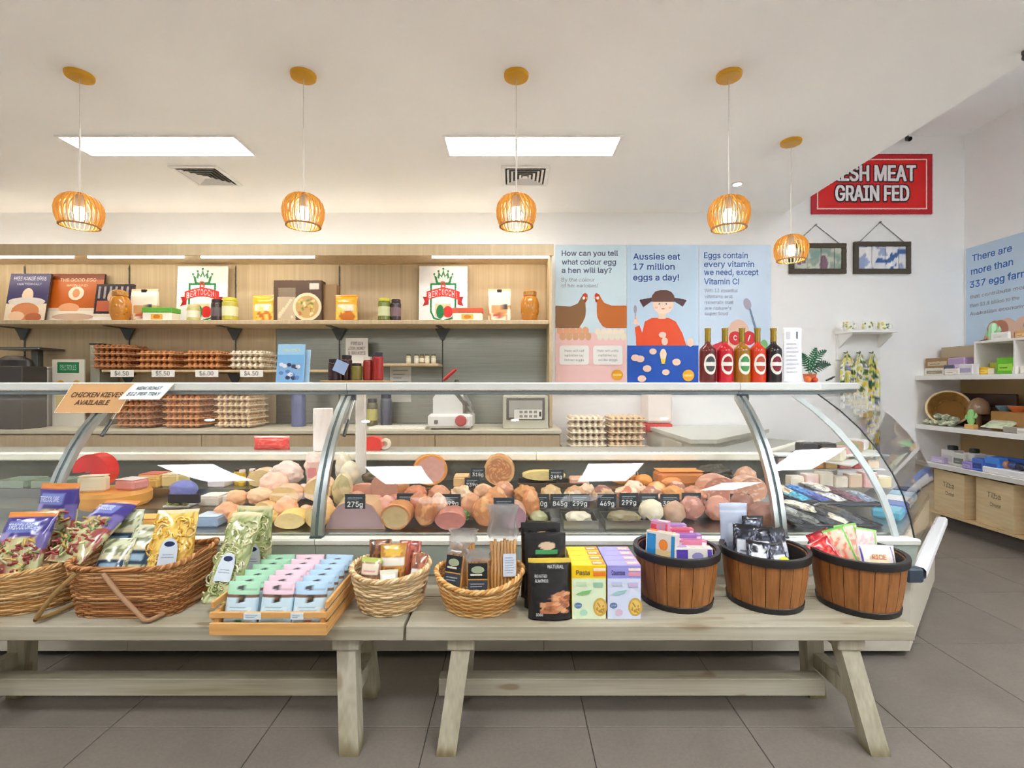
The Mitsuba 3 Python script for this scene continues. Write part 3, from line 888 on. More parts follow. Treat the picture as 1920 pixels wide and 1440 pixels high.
def d_black(p, w, h):
    p.rect(0, .22 * h, w, h, L(40, 32, 40))
    for k in range(6): p.rect((.06 + .15 * k) * w, .62 * h, (.12 + .15 * k) * w, .94 * h, L(150, 142, 150))
    p.ell(.52 * w, .66 * h, .2 * w, .2 * h, L(190, 168, 140)).rect(.06 * w, .28 * h, .6 * w, .56 * h, L(176, 92, 66)).rect(0, 0, w, .14 * h, L(238, 236, 230))


for nm, lab, px0, px1, py, lean, edge, dr_ in (('picture_board', 'dark blue egg advertisement board with loaves, at the left end of the top shelf', 2, 82, 508, 9, L(70, 54, 44), d_eggs),
                                            ('picture_board', 'orange egg advertisement board in a dark frame, on the top shelf', 72, 176, 506, 9, L(66, 46, 36), d_orange),
                                            ('picture_board', 'small black picture board behind the amber biscuit jar', 170, 244, 529, 8, L(40, 34, 36), d_black)):
    x, w = spread(px0, px1); h = hgt(py)
    standee(nm, lab, 'picture board', x, 4.41 + (.05 if px0 == 72 else 0), SH, w * .96, h / math.cos(math.radians(lean)), lean, L(222, 210, 190), edge, dr_, thick=.02)


def d_bert(p, w, h):
    G, R = L(24, 118, 62), L(208, 46, 42)
    cx = w / 2
    # green shield and crown outline
    p.poly([(cx - .27 * w, .70 * h), (cx + .27 * w, .70 * h), (cx + .27 * w, .2 * h), (cx + .2 * w, .08 * h), (cx, .02 * h), (cx - .2 * w, .08 * h), (cx - .27 * w, .2 * h)], G)
    p.poly([(cx - .235 * w, .67 * h), (cx + .235 * w, .67 * h), (cx + .235 * w, .21 * h), (cx + .18 * w, .105 * h), (cx, .055 * h), (cx - .18 * w, .105 * h), (cx - .235 * w, .21 * h)], L(236, 236, 232))
    cr = [(cx - .15 * w, .7 * h)] + [(cx + q * w, z * h) for q, z in ((-.19, .84), (-.12, .8), (-.1, .9), (-.04, .83), (0, .94), (.04, .83), (.1, .9), (.12, .8), (.19, .84), (.15, .7))]
    p.poly(cr, G); p.poly([(cx + (a - cx) * .72, .74 * h + (b - .74 * h) * .62) for a, b in cr], L(236, 236, 232))
    for q, z in ((-.19, .86), (-.1, .91), (0, .955), (.1, .91), (.19, .86)): p.ell(cx + q * w, z * h, .022 * w, .018 * h, G)
    p.text('B', cx, .62 * h, .11 * h, R, w=.1 * w, bold=True, align='c')
    # ribbon
    def arc(y0, y1): return [(cx - .34 * w + .68 * w * t, y0 + .07 * h * math.sin(PI * t)) for t in np.linspace(0, 1, 15)], [(cx - .34 * w + .68 * w * t, y1 + .07 * h * math.sin(PI * t)) for t in np.linspace(1, 0, 15)]
    a, b = arc(.40 * h, .55 * h)
    p.poly([(cx - .42 * w, .30 * h), (cx - .30 * w, .33 * h), (cx - .30 * w, .46 * h), (cx - .42 * w, .46 * h), (cx - .38 * w, .38 * h)], L(170, 34, 34))
    p.poly([(cx + .42 * w, .30 * h), (cx + .30 * w, .33 * h), (cx + .30 * w, .46 * h), (cx + .42 * w, .46 * h), (cx + .38 * w, .38 * h)], L(170, 34, 34))
    p.poly(a + b, R)
    for i, ch in enumerate('BERTOCCHI'):
        t = (i + .5) / 9
        p.text(ch, cx - .31 * w + .62 * w * t, .425 * h + .07 * h * math.sin(PI * t), .1 * h, L(240, 236, 230), w=.052 * w if ch != 'I' else .014 * w, bold=True, align='c', k=p.k + .5 if i == 0 else p.k)
    p.rect(cx - .16 * w, .12 * h, cx + .16 * w, .34 * h, L(214, 196, 150)).ell(cx + .1 * w, .2 * h, .1 * w, .1 * h, R).ell(cx - .06 * w, .2 * h, .08 * w, .12 * h, G)


for where, px0, px1 in (('above the brown egg trays', 329, 424), ('at the right, beside the red-topped tub', 785, 876)):
    x, w = spread(px0, px1, 4.47)
    standee('brand_sign', f'white sign with green shield and red ribbon, {where}', 'sign', x, 4.475, SH, w, hgt(497, 4.5), 3, L(236, 236, 232), L(214, 212, 206), d_bert)


def packet(name, label, cat, px0, px1, py, base, items, mode='block', Y=GY, z=SH, t=.06, group=None, clip=None, bs='gloss', seed=0, h=None, rz=0):
    x, w = spread(px0, px1, Y); h = h or Z_(py, Y) - z
    k = thing(name, label, cat, group)
    put('bag', bag(w, h, t, art(base, *items), mode, seed), bs, k, T=tr(x, Y, z) @ rot('z', rz))
    if clip is not None:
        put('clip', one(box(w * .2, .012, h * .12, .002), clip, False, tr(x, Y - t * .12 - .004, z + h * .86)), 'satin', k)
    return k


nut = (('n', 5, .5, L(200, 150, 96), .05, .5), ('e', .1, .3, .55, .2, L(204, 158, 104)), ('e', -.2, .2, .3, .12, L(176, 88, 60)), ('e', .55, .45, .18, .09, L(70, 60, 60)), ('b', .93, 1, L(206, 178, 140)))
packet('paper_bag', 'white paper food bag with black clip, left half of the top shelf', 'food bag', 247, 297, 540, L(234, 226, 208), nut, clip=L(40, 36, 36), bs='satin')
packet('paper_bag', 'white paper food bag with black clip, at the right end of the top shelf', 'food bag', 915, 958, 540, L(234, 226, 208), nut, clip=L(40, 36, 36), bs='satin')
yel = (('b', .62, .92, L(238, 176, 40)), ('b', .92, 1, L(226, 150, 30)), ('r', -.7, .42, .7, .66, L(240, 230, 206)), ('e', .1, .22, .7, .2, L(206, 120, 50)), ('n', 6, .62, L(250, 214, 110), 0, .6))
packet('snack_bag', 'yellow crisp bag left of the pasta box on the top shelf', 'snack bag', 474, 516, 551, L(240, 196, 80), yel, 'pillow', seed=2)
packet('snack_bag', 'yellow crisp bag right of the pasta box on the top shelf', 'snack bag', 629, 671, 551, L(240, 196, 80), yel, 'pillow', seed=5)


def tub(label, px0, px1, py, lid, Y=4.34):
    x, w = spread(px0, px1, Y); h = Z_(py, Y) - SH
    k = thing('food_tub', label, 'food tub')
    put('base', one(box(w, .12, h * .62, .006), L(240, 236, 220)), 'satin', k, T=tr(x, Y, SH))
    put('lid', one(box(w * 1.03, .125, h * .36, .004), lid), 'satin', k, T=tr(x, Y, SH + h * .63))
    p = front(w, .12); p.rect(w * .3, h * .1, w * .7, h * .5, L(232, 178, 66)).ell(w * .5, h * .3, w * .12, h * .15, L(200, 120, 40))
    put('print', p.m, 'satin', k, T=tr(x, Y, SH))


tub('low white food tub with a green lid on the top shelf', 276, 330, 576, L(92, 168, 60))
tub('low white food tub with a red lid on the top shelf', 850, 905, 577, L(214, 88, 58))
AMB = L(182, 118, 38)
def biscuit_jar(label, px0, px1, py):
    x, w = spread(px0, px1, 4.33); h = Z_(py, 4.33) - SH; r = w / 2
    t = thing('amber_jar', label, 'jar')
    put('body', one(lathe([(0, 0), (r * .62, 0), (r * .72, .01), (r * .98, h * .3), (r, h * .55), (r * .8, h * .74), (r * .62, h * .80), (0, h * .80)], 28), AMB, 35), 'gloss', t, T=tr(x, 4.33, SH))
    put('lid', one(lathe([(0, h * .80), (r * .70, h * .80), (r * .72, h * .86), (r * .70, h * .94), (r * .3, h), (0, h)], 28), L(170, 116, 44), 40), 'gloss', t, T=tr(x, 4.33, SH))
    c = M(); g = np.random.default_rng(4)
    for k in range(26):
        a = g.uniform(0, 2 * PI); zz = g.uniform(.1, .66) * h
        rr = np.interp(zz / h, [0, .3, .55, .74], [r * .7, r * .97, r, r * .8]) - .003
        c.add(ball(.012, .004, .012, 1), np.array(AMB) * g.uniform(.5, 1.5), True, tr(x, 4.33, SH) @ rot('z', math.degrees(a)) @ tr(rr, 0, zz) @ rot('z', 90))
    put('relief', c, 'gloss', t, kind='stuff')


biscuit_jar('amber glass jar at the left of the top shelf, before the black board', 208, 243, 542)
biscuit_jar('amber glass jar at the right end of the top shelf', 976, 1011, 542)
for nm, lab, px0, px1, py, fill, lid, band in (('jar', 'pale green preserve jar in front of the left white sign', 352, 374, 570, L(196, 188, 120), L(222, 208, 150), L(232, 226, 196)),
                                              ('jar', 'dark brown preserve jar right of the left white sign', 397, 418, 560, L(52, 36, 34), L(44, 34, 34), L(96, 84, 84)),
                                              ('jar', 'yellow-lidded jar of pickles beside the dark brown jar', 418, 445, 557, L(188, 176, 60), L(206, 198, 60), L(226, 224, 180)),
                                              ('jar', 'green jar of pesto with yellow lid in the middle of the shelf', 709, 733, 558, L(104, 116, 44), L(206, 200, 62), L(206, 208, 160)),
                                              ('jar', 'dark olive jar right of the green pesto jar', 733, 752, 560, L(58, 40, 44), L(50, 36, 42), L(120, 96, 100))):
    x, w = spread(px0, px1, 4.30)
    jar(nm, lab, 'jar', x, 4.30, SH, w / 2, Z_(py, 4.30) - SH, fill, lid, band)
# dark pasta box with a bowl printed on it
x, w = spread(518, 607, 4.42); h = hgt(526, 4.42)
k = thing('pasta_box', 'large dark brown food box with a bowl of pasta printed on it', 'food box')
put('carton', one(box(w, .10, h, .003), L(76, 56, 42)), 'satin', k, T=tr(x, 4.42, SH + .0012))
p = front(w, .10)
p.rect(.02 * w, .02 * h, .98 * w, .98 * h, L(84, 62, 46)).rect(.08 * w, .04 * h, .46 * w, .6 * h, L(190, 170, 140)).rect(.1 * w, .6 * h, .46 * w, .82 * h, L(128, 112, 92))
for q in range(14): p.ell(w * (.12 + .03 * (q % 10)), h * (.12 + .05 * (q % 9)), .03 * w, .03 * h, L(214, 200, 168), k=p.k if q else None)
p.ell(.7 * w, .36 * h, .30 * w, .34 * h, L(222, 206, 168), n=32).ell(.7 * w, .36 * h, .24 * w, .27 * h, L(190, 156, 96), n=32)
g = np.random.default_rng(9)
for q in range(24): p.ell(w * (.7 + g.uniform(-.17, .17)), h * (.36 + g.uniform(-.18, .18)), .04 * w, .025 * h, [L(214, 186, 96), L(120, 130, 56), L(226, 208, 150), L(180, 110, 60)][q % 4], k=p.k if q else None, a=g.uniform(0, 3))
p.rect(.75 * w, .78 * h, .95 * w, .93 * h, L(206, 198, 186))
put('print', p.m, 'satin', k, T=tr(x, 4.42, SH + .0012))
x, w = spread(609, 634, 4.45)
k = thing('book', 'narrow beige and brown pack standing between the pasta box and yellow bag', 'food box')
put('carton', one(box(w, .08, hgt(533, 4.45), .003), L(150, 118, 78)), 'satin', k, T=tr(x, 4.45, SH))

# ---------------------------------------------------------------- on the lower shelves and the back counter
for i, (px, c) in enumerate(((766, L(210, 200, 150)), (781, L(216, 206, 176)), (791, L(150, 120, 80)), (801, L(220, 206, 160)), (813, L(206, 196, 150)))):
    jar('spice_jar', f'tiny glass jar on the small shelf above the slicer, {["first", "second", "third", "fourth", "fifth"][i]} from the left', 'jar', X_(px, 4.4), 4.40, EZ2, .021, .085, c, L(84, 76, 66), L(232, 226, 206), 'tiny jars above the slicer')
k = thing('notice', 'white handwritten notice leaning on the small shelf behind the sauce bottles', 'notice')
put('sheet', one(bx(X_(648, 4.44), X_(690, 4.44), 4.44, 4.445, EZ2, Z_(632, 4.44)), L(226, 222, 214)), 'satin', k)
p = px_print(4.4395)
for i, s in enumerate(('FRESH', 'LOCAL HONEY', '& SAUCES')): p.text(s, 669, 645 + 9 * i, -6, L(96, 90, 90), w=32 if i else 22, align='c')
put('lettering', p.m, 'matte', k)
k = thing('notice', 'plain white sheet fixed to the splashback below the small shelf', 'notice')
put('sheet', one(bx(X_(731, 4.57), X_(771, 4.57), 4.570, 4.574, Z_(752, 4.57), Z_(683, 4.57)), L(206, 206, 200)), 'satin', k)
p = px_print(4.5695)
for i in range(7): p.rect(737, 692 + i * 7, 765 - (i % 3) * 6, 693.6 + i * 7, L(150, 148, 144))
put('lettering', p.m, 'matte', k)

CT = .925
# meat slicer
k = thing('meat_slicer', 'white and steel meat slicer with a round blade on the back counter', 'slicer')
sx, sy = X_(848, 4.12), 4.12
put('base', one(box(.36, .34, .115, .02), L(220, 218, 212)), 'satin', k, T=tr(sx, sy, CT + .012))
for a in (-.14, .14):
    for b in (-.12, .12): put('foot', one(lathe([(0, 0), (.018, 0), (.016, .014), (0, .014)], 12), L(40, 40, 40), 40), 'matte', k, T=tr(sx + a, sy + b, CT))
put('motor_housing', one(prism([(-.12, 0), (.12, 0), (.12, .08), (.02, .20), (-.03, .24), (-.12, .13)], .20), L(214, 214, 208), False, tr(sx - .02, sy + .06, CT + .127) @ rot('x', 90)), 'satin', k)
put('blade', one(lathe([(0, 0), (.135, 0), (.14, .004), (.135, .010), (.06, .022), (0, .022)], 40), L(200, 202, 204), 35, tr(sx + .10, sy - .02, CT + .27) @ rot('y', 62)), 'metal', k)
b = put('blade_guard', one(lathe([(.142, -.006), (.155, -.006), (.155, .014), (.142, .014)], 40, True), L(190, 192, 192), 35, tr(sx + .10, sy - .02, CT + .27) @ rot('y', 62)), 'metal', k)
put('thickness_dial', one(lathe([(0, 0), (.045, 0), (.045, .02), (.036, .028), (0, .028)], 28), L(176, 70, 66), 35, tr(sx + .09, sy - .172, CT + .075) @ rot('x', 90)), 'satin', k, label='red dial')
put('carriage', one(box(.20, .16, .014, .004), L(196, 198, 196), False, tr(sx - .10, sy - .06, CT + .30) @ rot('y', 42)), 'metal', k)
put('handle', one(lathe([(0, 0), (.012, .002), (.016, .03), (.014, .13), (.008, .14), (0, .14)], 16), L(176, 40, 40), 40, tr(sx - .06, sy - .11, CT + .40) @ rot('y', 48)), 'gloss', k, label='red handle')
put('switch', one(box(.03, .008, .03, .002), L(110, 104, 104), False, tr(sx - .11, sy - .172, CT + .05)), 'satin', k)
# microwave
k = thing('microwave', 'grey microwave oven with a dark framed door on the back counter', 'microwave')
mx, mw = X_(985, 4.1), 84 / F * 4.1
put('body', one(box(mw, .36, .275, .008), L(176, 174, 156)), 'satin', k, T=tr(mx, 4.2, CT))
d = put('door', one(bx(mx - mw / 2 + .03, mx + mw / 2 - .03, 4.012, 4.02, CT + .075, CT + .255, .003), L(78, 74, 66)), 'satin', k)
put('window', one(bx(mx - mw / 2 + .05, mx + mw / 2 - .05, 4.009, 4.0125, CT + .095, CT + .235, .001), L(150, 148, 140)), 'gloss', d)
p = px_print(4.008)
for i in range(4):
    for j in range(2): p.rect(974 + i * 9, 768 + j * 8, 980 + i * 9, 773 + j * 8, L(206, 204, 194), k=1)
p.rect(964, 766, 1016, 784, L(206, 204, 196), k=.5); p.rect(1011, 770, 1015, 779, L(40, 40, 40), k=1)
for i in range(4):
    for j in range(2): p.rect(974 + i * 9, 768 + j * 8, 980 + i * 9, 773 + j * 8, L(132, 128, 118), k=2)
put('keypad', p.m, 'satin', d)
# boards, trays and papers
k = thing('chopping_board', 'white chopping board lying on the back counter left of the slicer', 'chopping board')
put('board', one(box(.46, .22, .018, .004), L(230, 226, 212)), 'satin', k, T=tr(X_(748, 4.05), 4.08, CT))
jar('condiment_bottle', 'small dark bottle on the back counter behind the chopping board', 'bottle', X_(698, 4.35), 4.35, CT, .045, .24, L(96, 92, 70), L(46, 44, 50), L(176, 170, 100))
jar('condiment_bottle', 'blue-grey canister on the back counter beside the small dark bottle', 'canister', X_(722, 4.38), 4.42, CT, .05, .28, L(76, 80, 96), L(60, 62, 74))
jar('blue_canister', 'blue canister on the back counter right of the grey egg trays', 'canister', X_(560, 4.3), 4.3, CT, .06, .33, L(92, 100, 140), L(70, 76, 110))
for nm, lab, px0, px1, py, col, Y in (('white_container', 'plain white container at the left end of the back counter', 48, 90, 690, L(214, 206, 196), 4.3),
                                   ('tall_canister', 'plain grey canister box at the counter left of the egg trays', 168, 186, 644, L(168, 168, 150), 4.33),
                                   ('oven', 'dark low machine at the far left of the back counter', -40, 42, 684, L(60, 56, 52), 3.99)):
    x, w = spread(px0, px1, Y); k = thing(nm, lab, nm.split('_')[-1])
    put('body', one(box(w * .98, .22, Z_(py, Y) - CT, .006), col), 'satin', k, T=tr(x, Y + .11, CT))
    if nm == 'oven': put('lid', one(lathe([(0, 0), (w * .46, 0), (w * .4, .05), (w * .2, .085), (0, .09)], 24), L(34, 32, 32), 40, tr(x, Y + .11, Z_(py, Y)) @ scl(1, .5, 1)), 'satin', k)
    if nm == 'tall_canister': put('lid', one(box(w * 1.1, .23, .012, .003), L(60, 56, 50)), 'satin', k, T=tr(x, Y + .11, Z_(py, Y)))
    if nm == 'white_container': put('lid', one(box(w * 1.02, .23, .02, .004), L(226, 220, 210)), 'satin', k, T=tr(x, Y + .11, Z_(py, Y)))


def d_breads(p, w, h):
    p.rect(.16 * w, .80 * h, .84 * w, .96 * h, L(40, 120, 74)).text('DELI ROLLS', w / 2, .84 * h, .08 * h, L(190, 220, 196), w=.5 * w, align='c')
    for a, b in ((.26, .6), (.76, .6)): p.ell(a * w, b * h, .15 * w, .09 * h, L(206, 152, 60))
    for a, b in ((.26, .36), (.76, .36)): p.rect((a - .14) * w, (b - .1) * h, (a + .14) * w, (b + .1) * h, L(226, 200, 130))


x, w = spread(98, 158, 4.28)
standee('menu_board', 'small cream menu board with a green heading and four yellow pictures', 'sign', x, 4.28, CT, w, Z_(672, 4.28) - CT, 0, L(222, 216, 200), L(206, 200, 184), d_breads)
k = thing('scales', 'dark kitchen scales on the counter at the far left under the shelf bracket', 'scales')
put('tray', one(box(.40, .26, .02, .006), L(120, 124, 126)), 'metal', k, T=tr(X_(55, 4.42), 4.43, Z_(655, 4.42)))
put('pillar', one(bx(X_(60, 4.42) - .03, X_(60, 4.42) + .03, 4.44, 4.50, CT, Z_(655, 4.42), .004), L(80, 82, 80)), 'satin', k)
# things on the rear sill of the display case
k = thing('red_pack', 'flat red plastic pack standing on the rear sill, left of the white paper roll', 'pack')
put('bag', bag(.235, .090, .05, art(L(226, 66, 60), ('n', 7, .6, L(240, 110, 100), 0, 1), ('b', .9, 1, L(240, 190, 180))), 'pillow', 3), 'gloss', k, T=tr(X_(510, 3.2), 3.20, .8664))
k = thing('tape_dispenser', 'red tape dispenser with white roll on the rear sill right of the middle arm', 'tape dispenser')
put('body', one(prism([(-.07, 0), (.06, 0), (.075, .03), (.06, .075), (.0, .09), (-.06, .075), (-.08, .04)], .07), L(220, 44, 36), False, tr(X_(698, 3.2), 3.23, .8664) @ rot('x', 90)), 'gloss', k)
put('roll', one(lathe([(.02, -.02), (.035, -.02), (.035, .02), (.02, .02)], 24, True), L(236, 226, 206), 35, tr(X_(722, 3.2), 3.2, .905) @ rot('x', 90)), 'satin', k)
k = thing('paper_roll', 'tall white roll of wrapping paper standing on the rear sill by the middle arm', 'paper roll')
put('paper', one(lathe([(.016, 0), (.060, 0), (.061, .004), (.061, .266), (.060, .27), (.016, .27)], 32, True), L(238, 234, 232), 35), 'matte', k, T=tr(X_(607, 3.2), 3.19, .8664))
put('core', one(lathe([(.012, .001), (.0158, .001), (.0158, .269), (.012, .269)], 20, True), L(170, 140, 104), 35), 'matte', k, T=tr(X_(607, 3.2), 3.19, .8664))
k = thing('paper_towel', 'white and red paper towel dispenser on the white wall above the right counter', 'paper dispenser')
put('body', one(bx(X_(1206, 4.5), X_(1255, 4.5), 4.40, 4.595, Z_(790, 4.5), Z_(735, 4.5), .02), L(232, 222, 214)), 'satin', k)
put('tray', one(bx(X_(1206, 4.5), X_(1255, 4.5), 4.40, 4.595, Z_(806, 4.5), Z_(791, 4.5), .01), L(206, 70, 70)), 'satin', k)
# return counter behind the corner of the case
k = thing('return_counter', 'pale return counter running back to the wall behind the case corner', 'counter')
RC = [(1.24, 3.40), (1.42, 3.40), (1.92, 3.92), (2.2, 4.2), (2.2, 4.59), (1.24, 4.59)]
v, f = prism(RC, .03)
put('worktop', one((v + [0, 0, .88], f), L(204, 206, 194)), 'satin', k)
v, f = prism([(1.26, 3.42), (1.41, 3.42), (1.91, 3.94), (2.18, 4.21), (2.18, 4.585), (1.26, 4.585)], .83)
put('carcass', one((v + [0, 0, .05], f), L(206, 204, 190)), 'satin', k)
put('drawer', one(bx(1.242, 1.26, 3.60, 4.0, .62, .86, .003), L(196, 192, 176)), 'satin', k)
put('handle', one(tube([(1.232, 3.7, .78), (1.232, 3.9, .78)], .006, 8), L(90, 90, 90), True), 'metal', k)
# ---------------------------------------------------------------- posters on the back wall
NAVY, SKY, GREYT = L(44, 70, 140), L(196, 219, 235), L(120, 126, 136)
PY = 4.588


def poster(label, x0, x1, y0, y1, col):
    t = thing('poster', label, 'poster')
    put('sheet', one(bx(X_(x0, 4.596), X_(x1, 4.596), 4.590, 4.598, Z_(y1, 4.596), Z_(y0, 4.596)), L(226, 232, 236)), 'satin', t)
    p = px_print(PY + .0015, .0005)
    p.rect(x0 + .4, y0 + .3, x1 - .4, y1, col)
    return t, p


def title(p, rows, x, h, col, bold=True):
    for s, y, w in rows: p.text(s, x, y, -h, col, w=w, bold=bold)


t, p = poster('pale blue and pink poster of two hens, beside the wall shelving', 1041, 1175, 457, 738, L(202, 222, 232))
title(p, (('How can you tell', 477.5, 106), ('what colour egg', 494, 102), ('a hen will lay?', 509.5, 94)), 1053, 9.5, L(72, 78, 112))
title(p, (('By the colour', 526, 62), ('of her earlobes!', 537, 68)), 1053, 7, GREYT, False)
PK = L(238, 198, 196)
p.rect(1041.4, 622, 1174.6, 738, PK, k=1.8)
BR1, BR2 = L(134, 92, 48), L(186, 98, 24)
hen = [(0, 131), (28, 133), (42, 127), (48, 116), (52, 109), (57, 107.5), (60.5, 111), (60, 120), (56, 126), (57, 140), (56, 152), (52, 161), (46, 170), (44, 173), (0, 173)]
p.poly([(1041.4 + a, 440 + b) for a, b in hen], BR1)
hen2 = [(134, 131), (106, 131), (92, 126), (86, 117), (83, 110), (78, 107.5), (74, 111), (75, 120), (78.5, 126), (78, 140), (79, 152), (83, 161), (89, 170), (96, 173), (134, 173)]
p.poly([(1040.8 + a, 440 + b) for a, b in hen2], BR2)
for x, s in ((1096.5, -1), (1118.5, 1)):
    p.ell(x, 553, 3.4, 5.5, L(196, 46, 36)).ell(x - s * .5, 560, 2.2, 5, L(150, 30, 26)).ell(x + s * 2, 557, 2.6, 3, L(240, 226, 210))
    p.poly([(x - s * 2, 555), (x - s * 7, 557.5), (x - s * 2, 559)], L(226, 178, 90))
for i in range(5):
    for j in range(2): p.ell(1050 + i * 12 + j * 5, 618 + j * 11, 6, 7.5, L(222 - 10 * j, 162, 122), k=3 + .2 * j); p.ell(1121 + i * 11 + j * 4, 620 + j * 9, 5.5, 6.5, L(240 - 8 * j, 226, 206), k=3 + .2 * j)
for x0, x1, a in ((1049, 1104, ('Hens with red', 'earlobes lay', 'brown eggs')), (1112, 1167, ('Hens with white', 'earlobes lay', 'white eggs'))):
    p.poly(list(Polygon([(x0 + 5, 651), (x1 - 5, 651), (x1 - 5, 677), (x0 + 5, 677)]).buffer(5).exterior.coords), L(238, 238, 234))
    for i, s in enumerate(a): p.text(s, (x0 + x1) / 2, 658 + i * 8.5, -4.6, GREYT, w=36 + 4 * (i == 1 and 0 or i == 0) * (len(s) > 13), align='c')
p.ell(1157, 701, 11, 10, L(226, 160, 34)).rect(1149, 699, 1165, 703, L(240, 206, 110))
put('print', p.m, 'satin', t)

t, p = poster('blue poster of a girl in a red jumper behind an egg-strewn tablecloth', 1175.5, 1310, 457, 738, L(190, 214, 236))
title(p, (('Aussies eat', 484.5, 88), ('17 million', 503.5, 78), ('eggs a day!', 523.5, 86)), 1187, 11, NAVY)
p.rect(1176, 646, 1309.6, 738, L(22, 78, 178), k=1.8)
p.poly([(1209, 601), (1222, 594), (1254, 594), (1267, 601), (1279, 622), (1287, 646), (1193, 646), (1192, 628), (1190, 612), (1199, 608), (1204, 622)], L(226, 74, 22))
p.poly([(1188, 606), (1190, 590), (1194, 590), (1197, 607)], L(238, 206, 182)).ell(1191, 578, 3, 8, L(160, 154, 170)).rect(1190, 584, 1192, 596, L(160, 154, 170))
p.rect(1234, 578, 1248, 596, L(236, 210, 186))
p.poly([(1222, 556), (1200, 560), (1199, 562), (1206, 574), (1222, 563)], L(74, 44, 52)).poly([(1264, 556), (1286, 560), (1287, 562), (1280, 573), (1264, 563)], L(74, 44, 52))
p.ell(1243, 567, 20, 20, L(242, 218, 198), n=28)
p.poly([(1222, 564), (1222, 553), (1228, 545), (1238, 542), (1250, 542), (1259, 546), (1264, 553), (1264, 564)], L(96, 58, 46))
for x in (1236, 1249): p.ell(x, 568, 1.3, 1.6, L(60, 50, 50))
p.ell(1243, 577, 3.4, 1.3, L(214, 130, 116)).ell(1230, 575, 3, 2, L(240, 186, 170)).ell(1256, 575, 3, 2, L(240, 186, 170))
for x, y, a in ((1242, 626, 7), (1246, 638, 6), (1224, 657, 7), (1191, 669, 8), (1200, 671, 8), (1268, 677, 8), (1213, 689, 8), (1248, 696, 7), (1203, 708, 8), (1294, 640, 6.5), (1236, 722, 8), (1272, 724, 8)): p.ell(x, y, a, a * .8 if a > 6.9 else a * 1.25, L(240, 208, 190))
p.poly([(1236, 660), (1250, 660), (1246, 680), (1240, 680)], L(244, 206, 40)).ell(1243, 662, 6, 10, L(244, 220, 200)).ell(1290, 702, 11, 11, L(236, 170, 40)).rect(1282, 700, 1298, 704, L(244, 214, 120))
put('print', p.m, 'satin', t)

t, p = poster('pale blue poster of an egg with boxing gloves, behind the cordial bottles', 1310.5, 1445, 457, 738, L(200, 218, 238))
title(p, (('Eggs contain', 482, 82), ('every vitamin', 498.5, 94), ('we need, except', 513.5, 102), ('Vitamin C!', 531, 66)), 1320, 10.5, L(48, 92, 158))
title(p, (('With 13 essential', 546, 62), ('vitamins and', 557, 52), ('minerals that', 568, 54), ('are nature\'s', 579, 50), ('super food', 589, 44)), 1321, 6.5, GREYT, False)
p.ell(1384, 630, 22, 33, L(222, 186, 166), n=30).ell(1401, 568, 7, 11, L(168, 160, 178), a=-.3)
p.poly([(1404, 577), (1407, 576), (1418, 612), (1414, 614)], L(110, 130, 160))
for x in (1378, 1404): p.ell(x, 632, 12, 13, L(206, 34, 40), n=24).text('C' if x < 1390 else '/', x, 636, -9, L(240, 240, 240), w=6, bold=True, align='c')
p.poly([(1336, 645), (1356, 637), (1366, 646), (1362, 660), (1340, 655)], L(206, 34, 60)).ell(1432, 645, 7, 10, L(120, 180, 110))
put('print', p.m, 'satin', t)

# red meat sign, partly behind the bulkhead
t = thing('wall_sign', 'red wall sign with white lettering, half hidden by the bulkhead', 'sign')
put('panel', one(bx(X_(1521, 4.59), X_(1748, 4.59), 4.588, 4.598, Z_(399.5, 4.59), Z_(287, 4.59)), L(150, 18, 30)), 'satin', t)
p = px_print(4.5875)
p.rect(1521, 287, 1748, 399.5, L(172, 22, 36)).frame(1531.5, 296, 1738, 390.5, 2.4, L(240, 200, 196)).rect(1534, 298.5, 1735.5, 388, L(206, 24, 24))
BK, WT = L(40, 14, 30), L(242, 240, 242)
for s, xr, x0, y, h in (('FRESH MEAT', 1716, 1543, 337, 28), ('GRAIN FED', 1703, 1566, 374.5, 28)):
    p.k += 1
    for dx, dy in ((2.6, 2), (-2.4, 1.8), (2.6, -1.8), (-2.4, -1.6), (0, 2.6), (3.2, 0), (-2.8, 0)): p.text(s, x0 + dx, y + dy, -h, BK, w=xr - x0, bold=True, k=p.k)
    p.k += 1
    for dx, dy in ((-.8, 0), (.8, 0), (0, 0)): p.text(s, x0 + dx, y, -h, WT, w=xr - x0, bold=True, k=p.k)
put('lettering', p.m, 'satin', t)


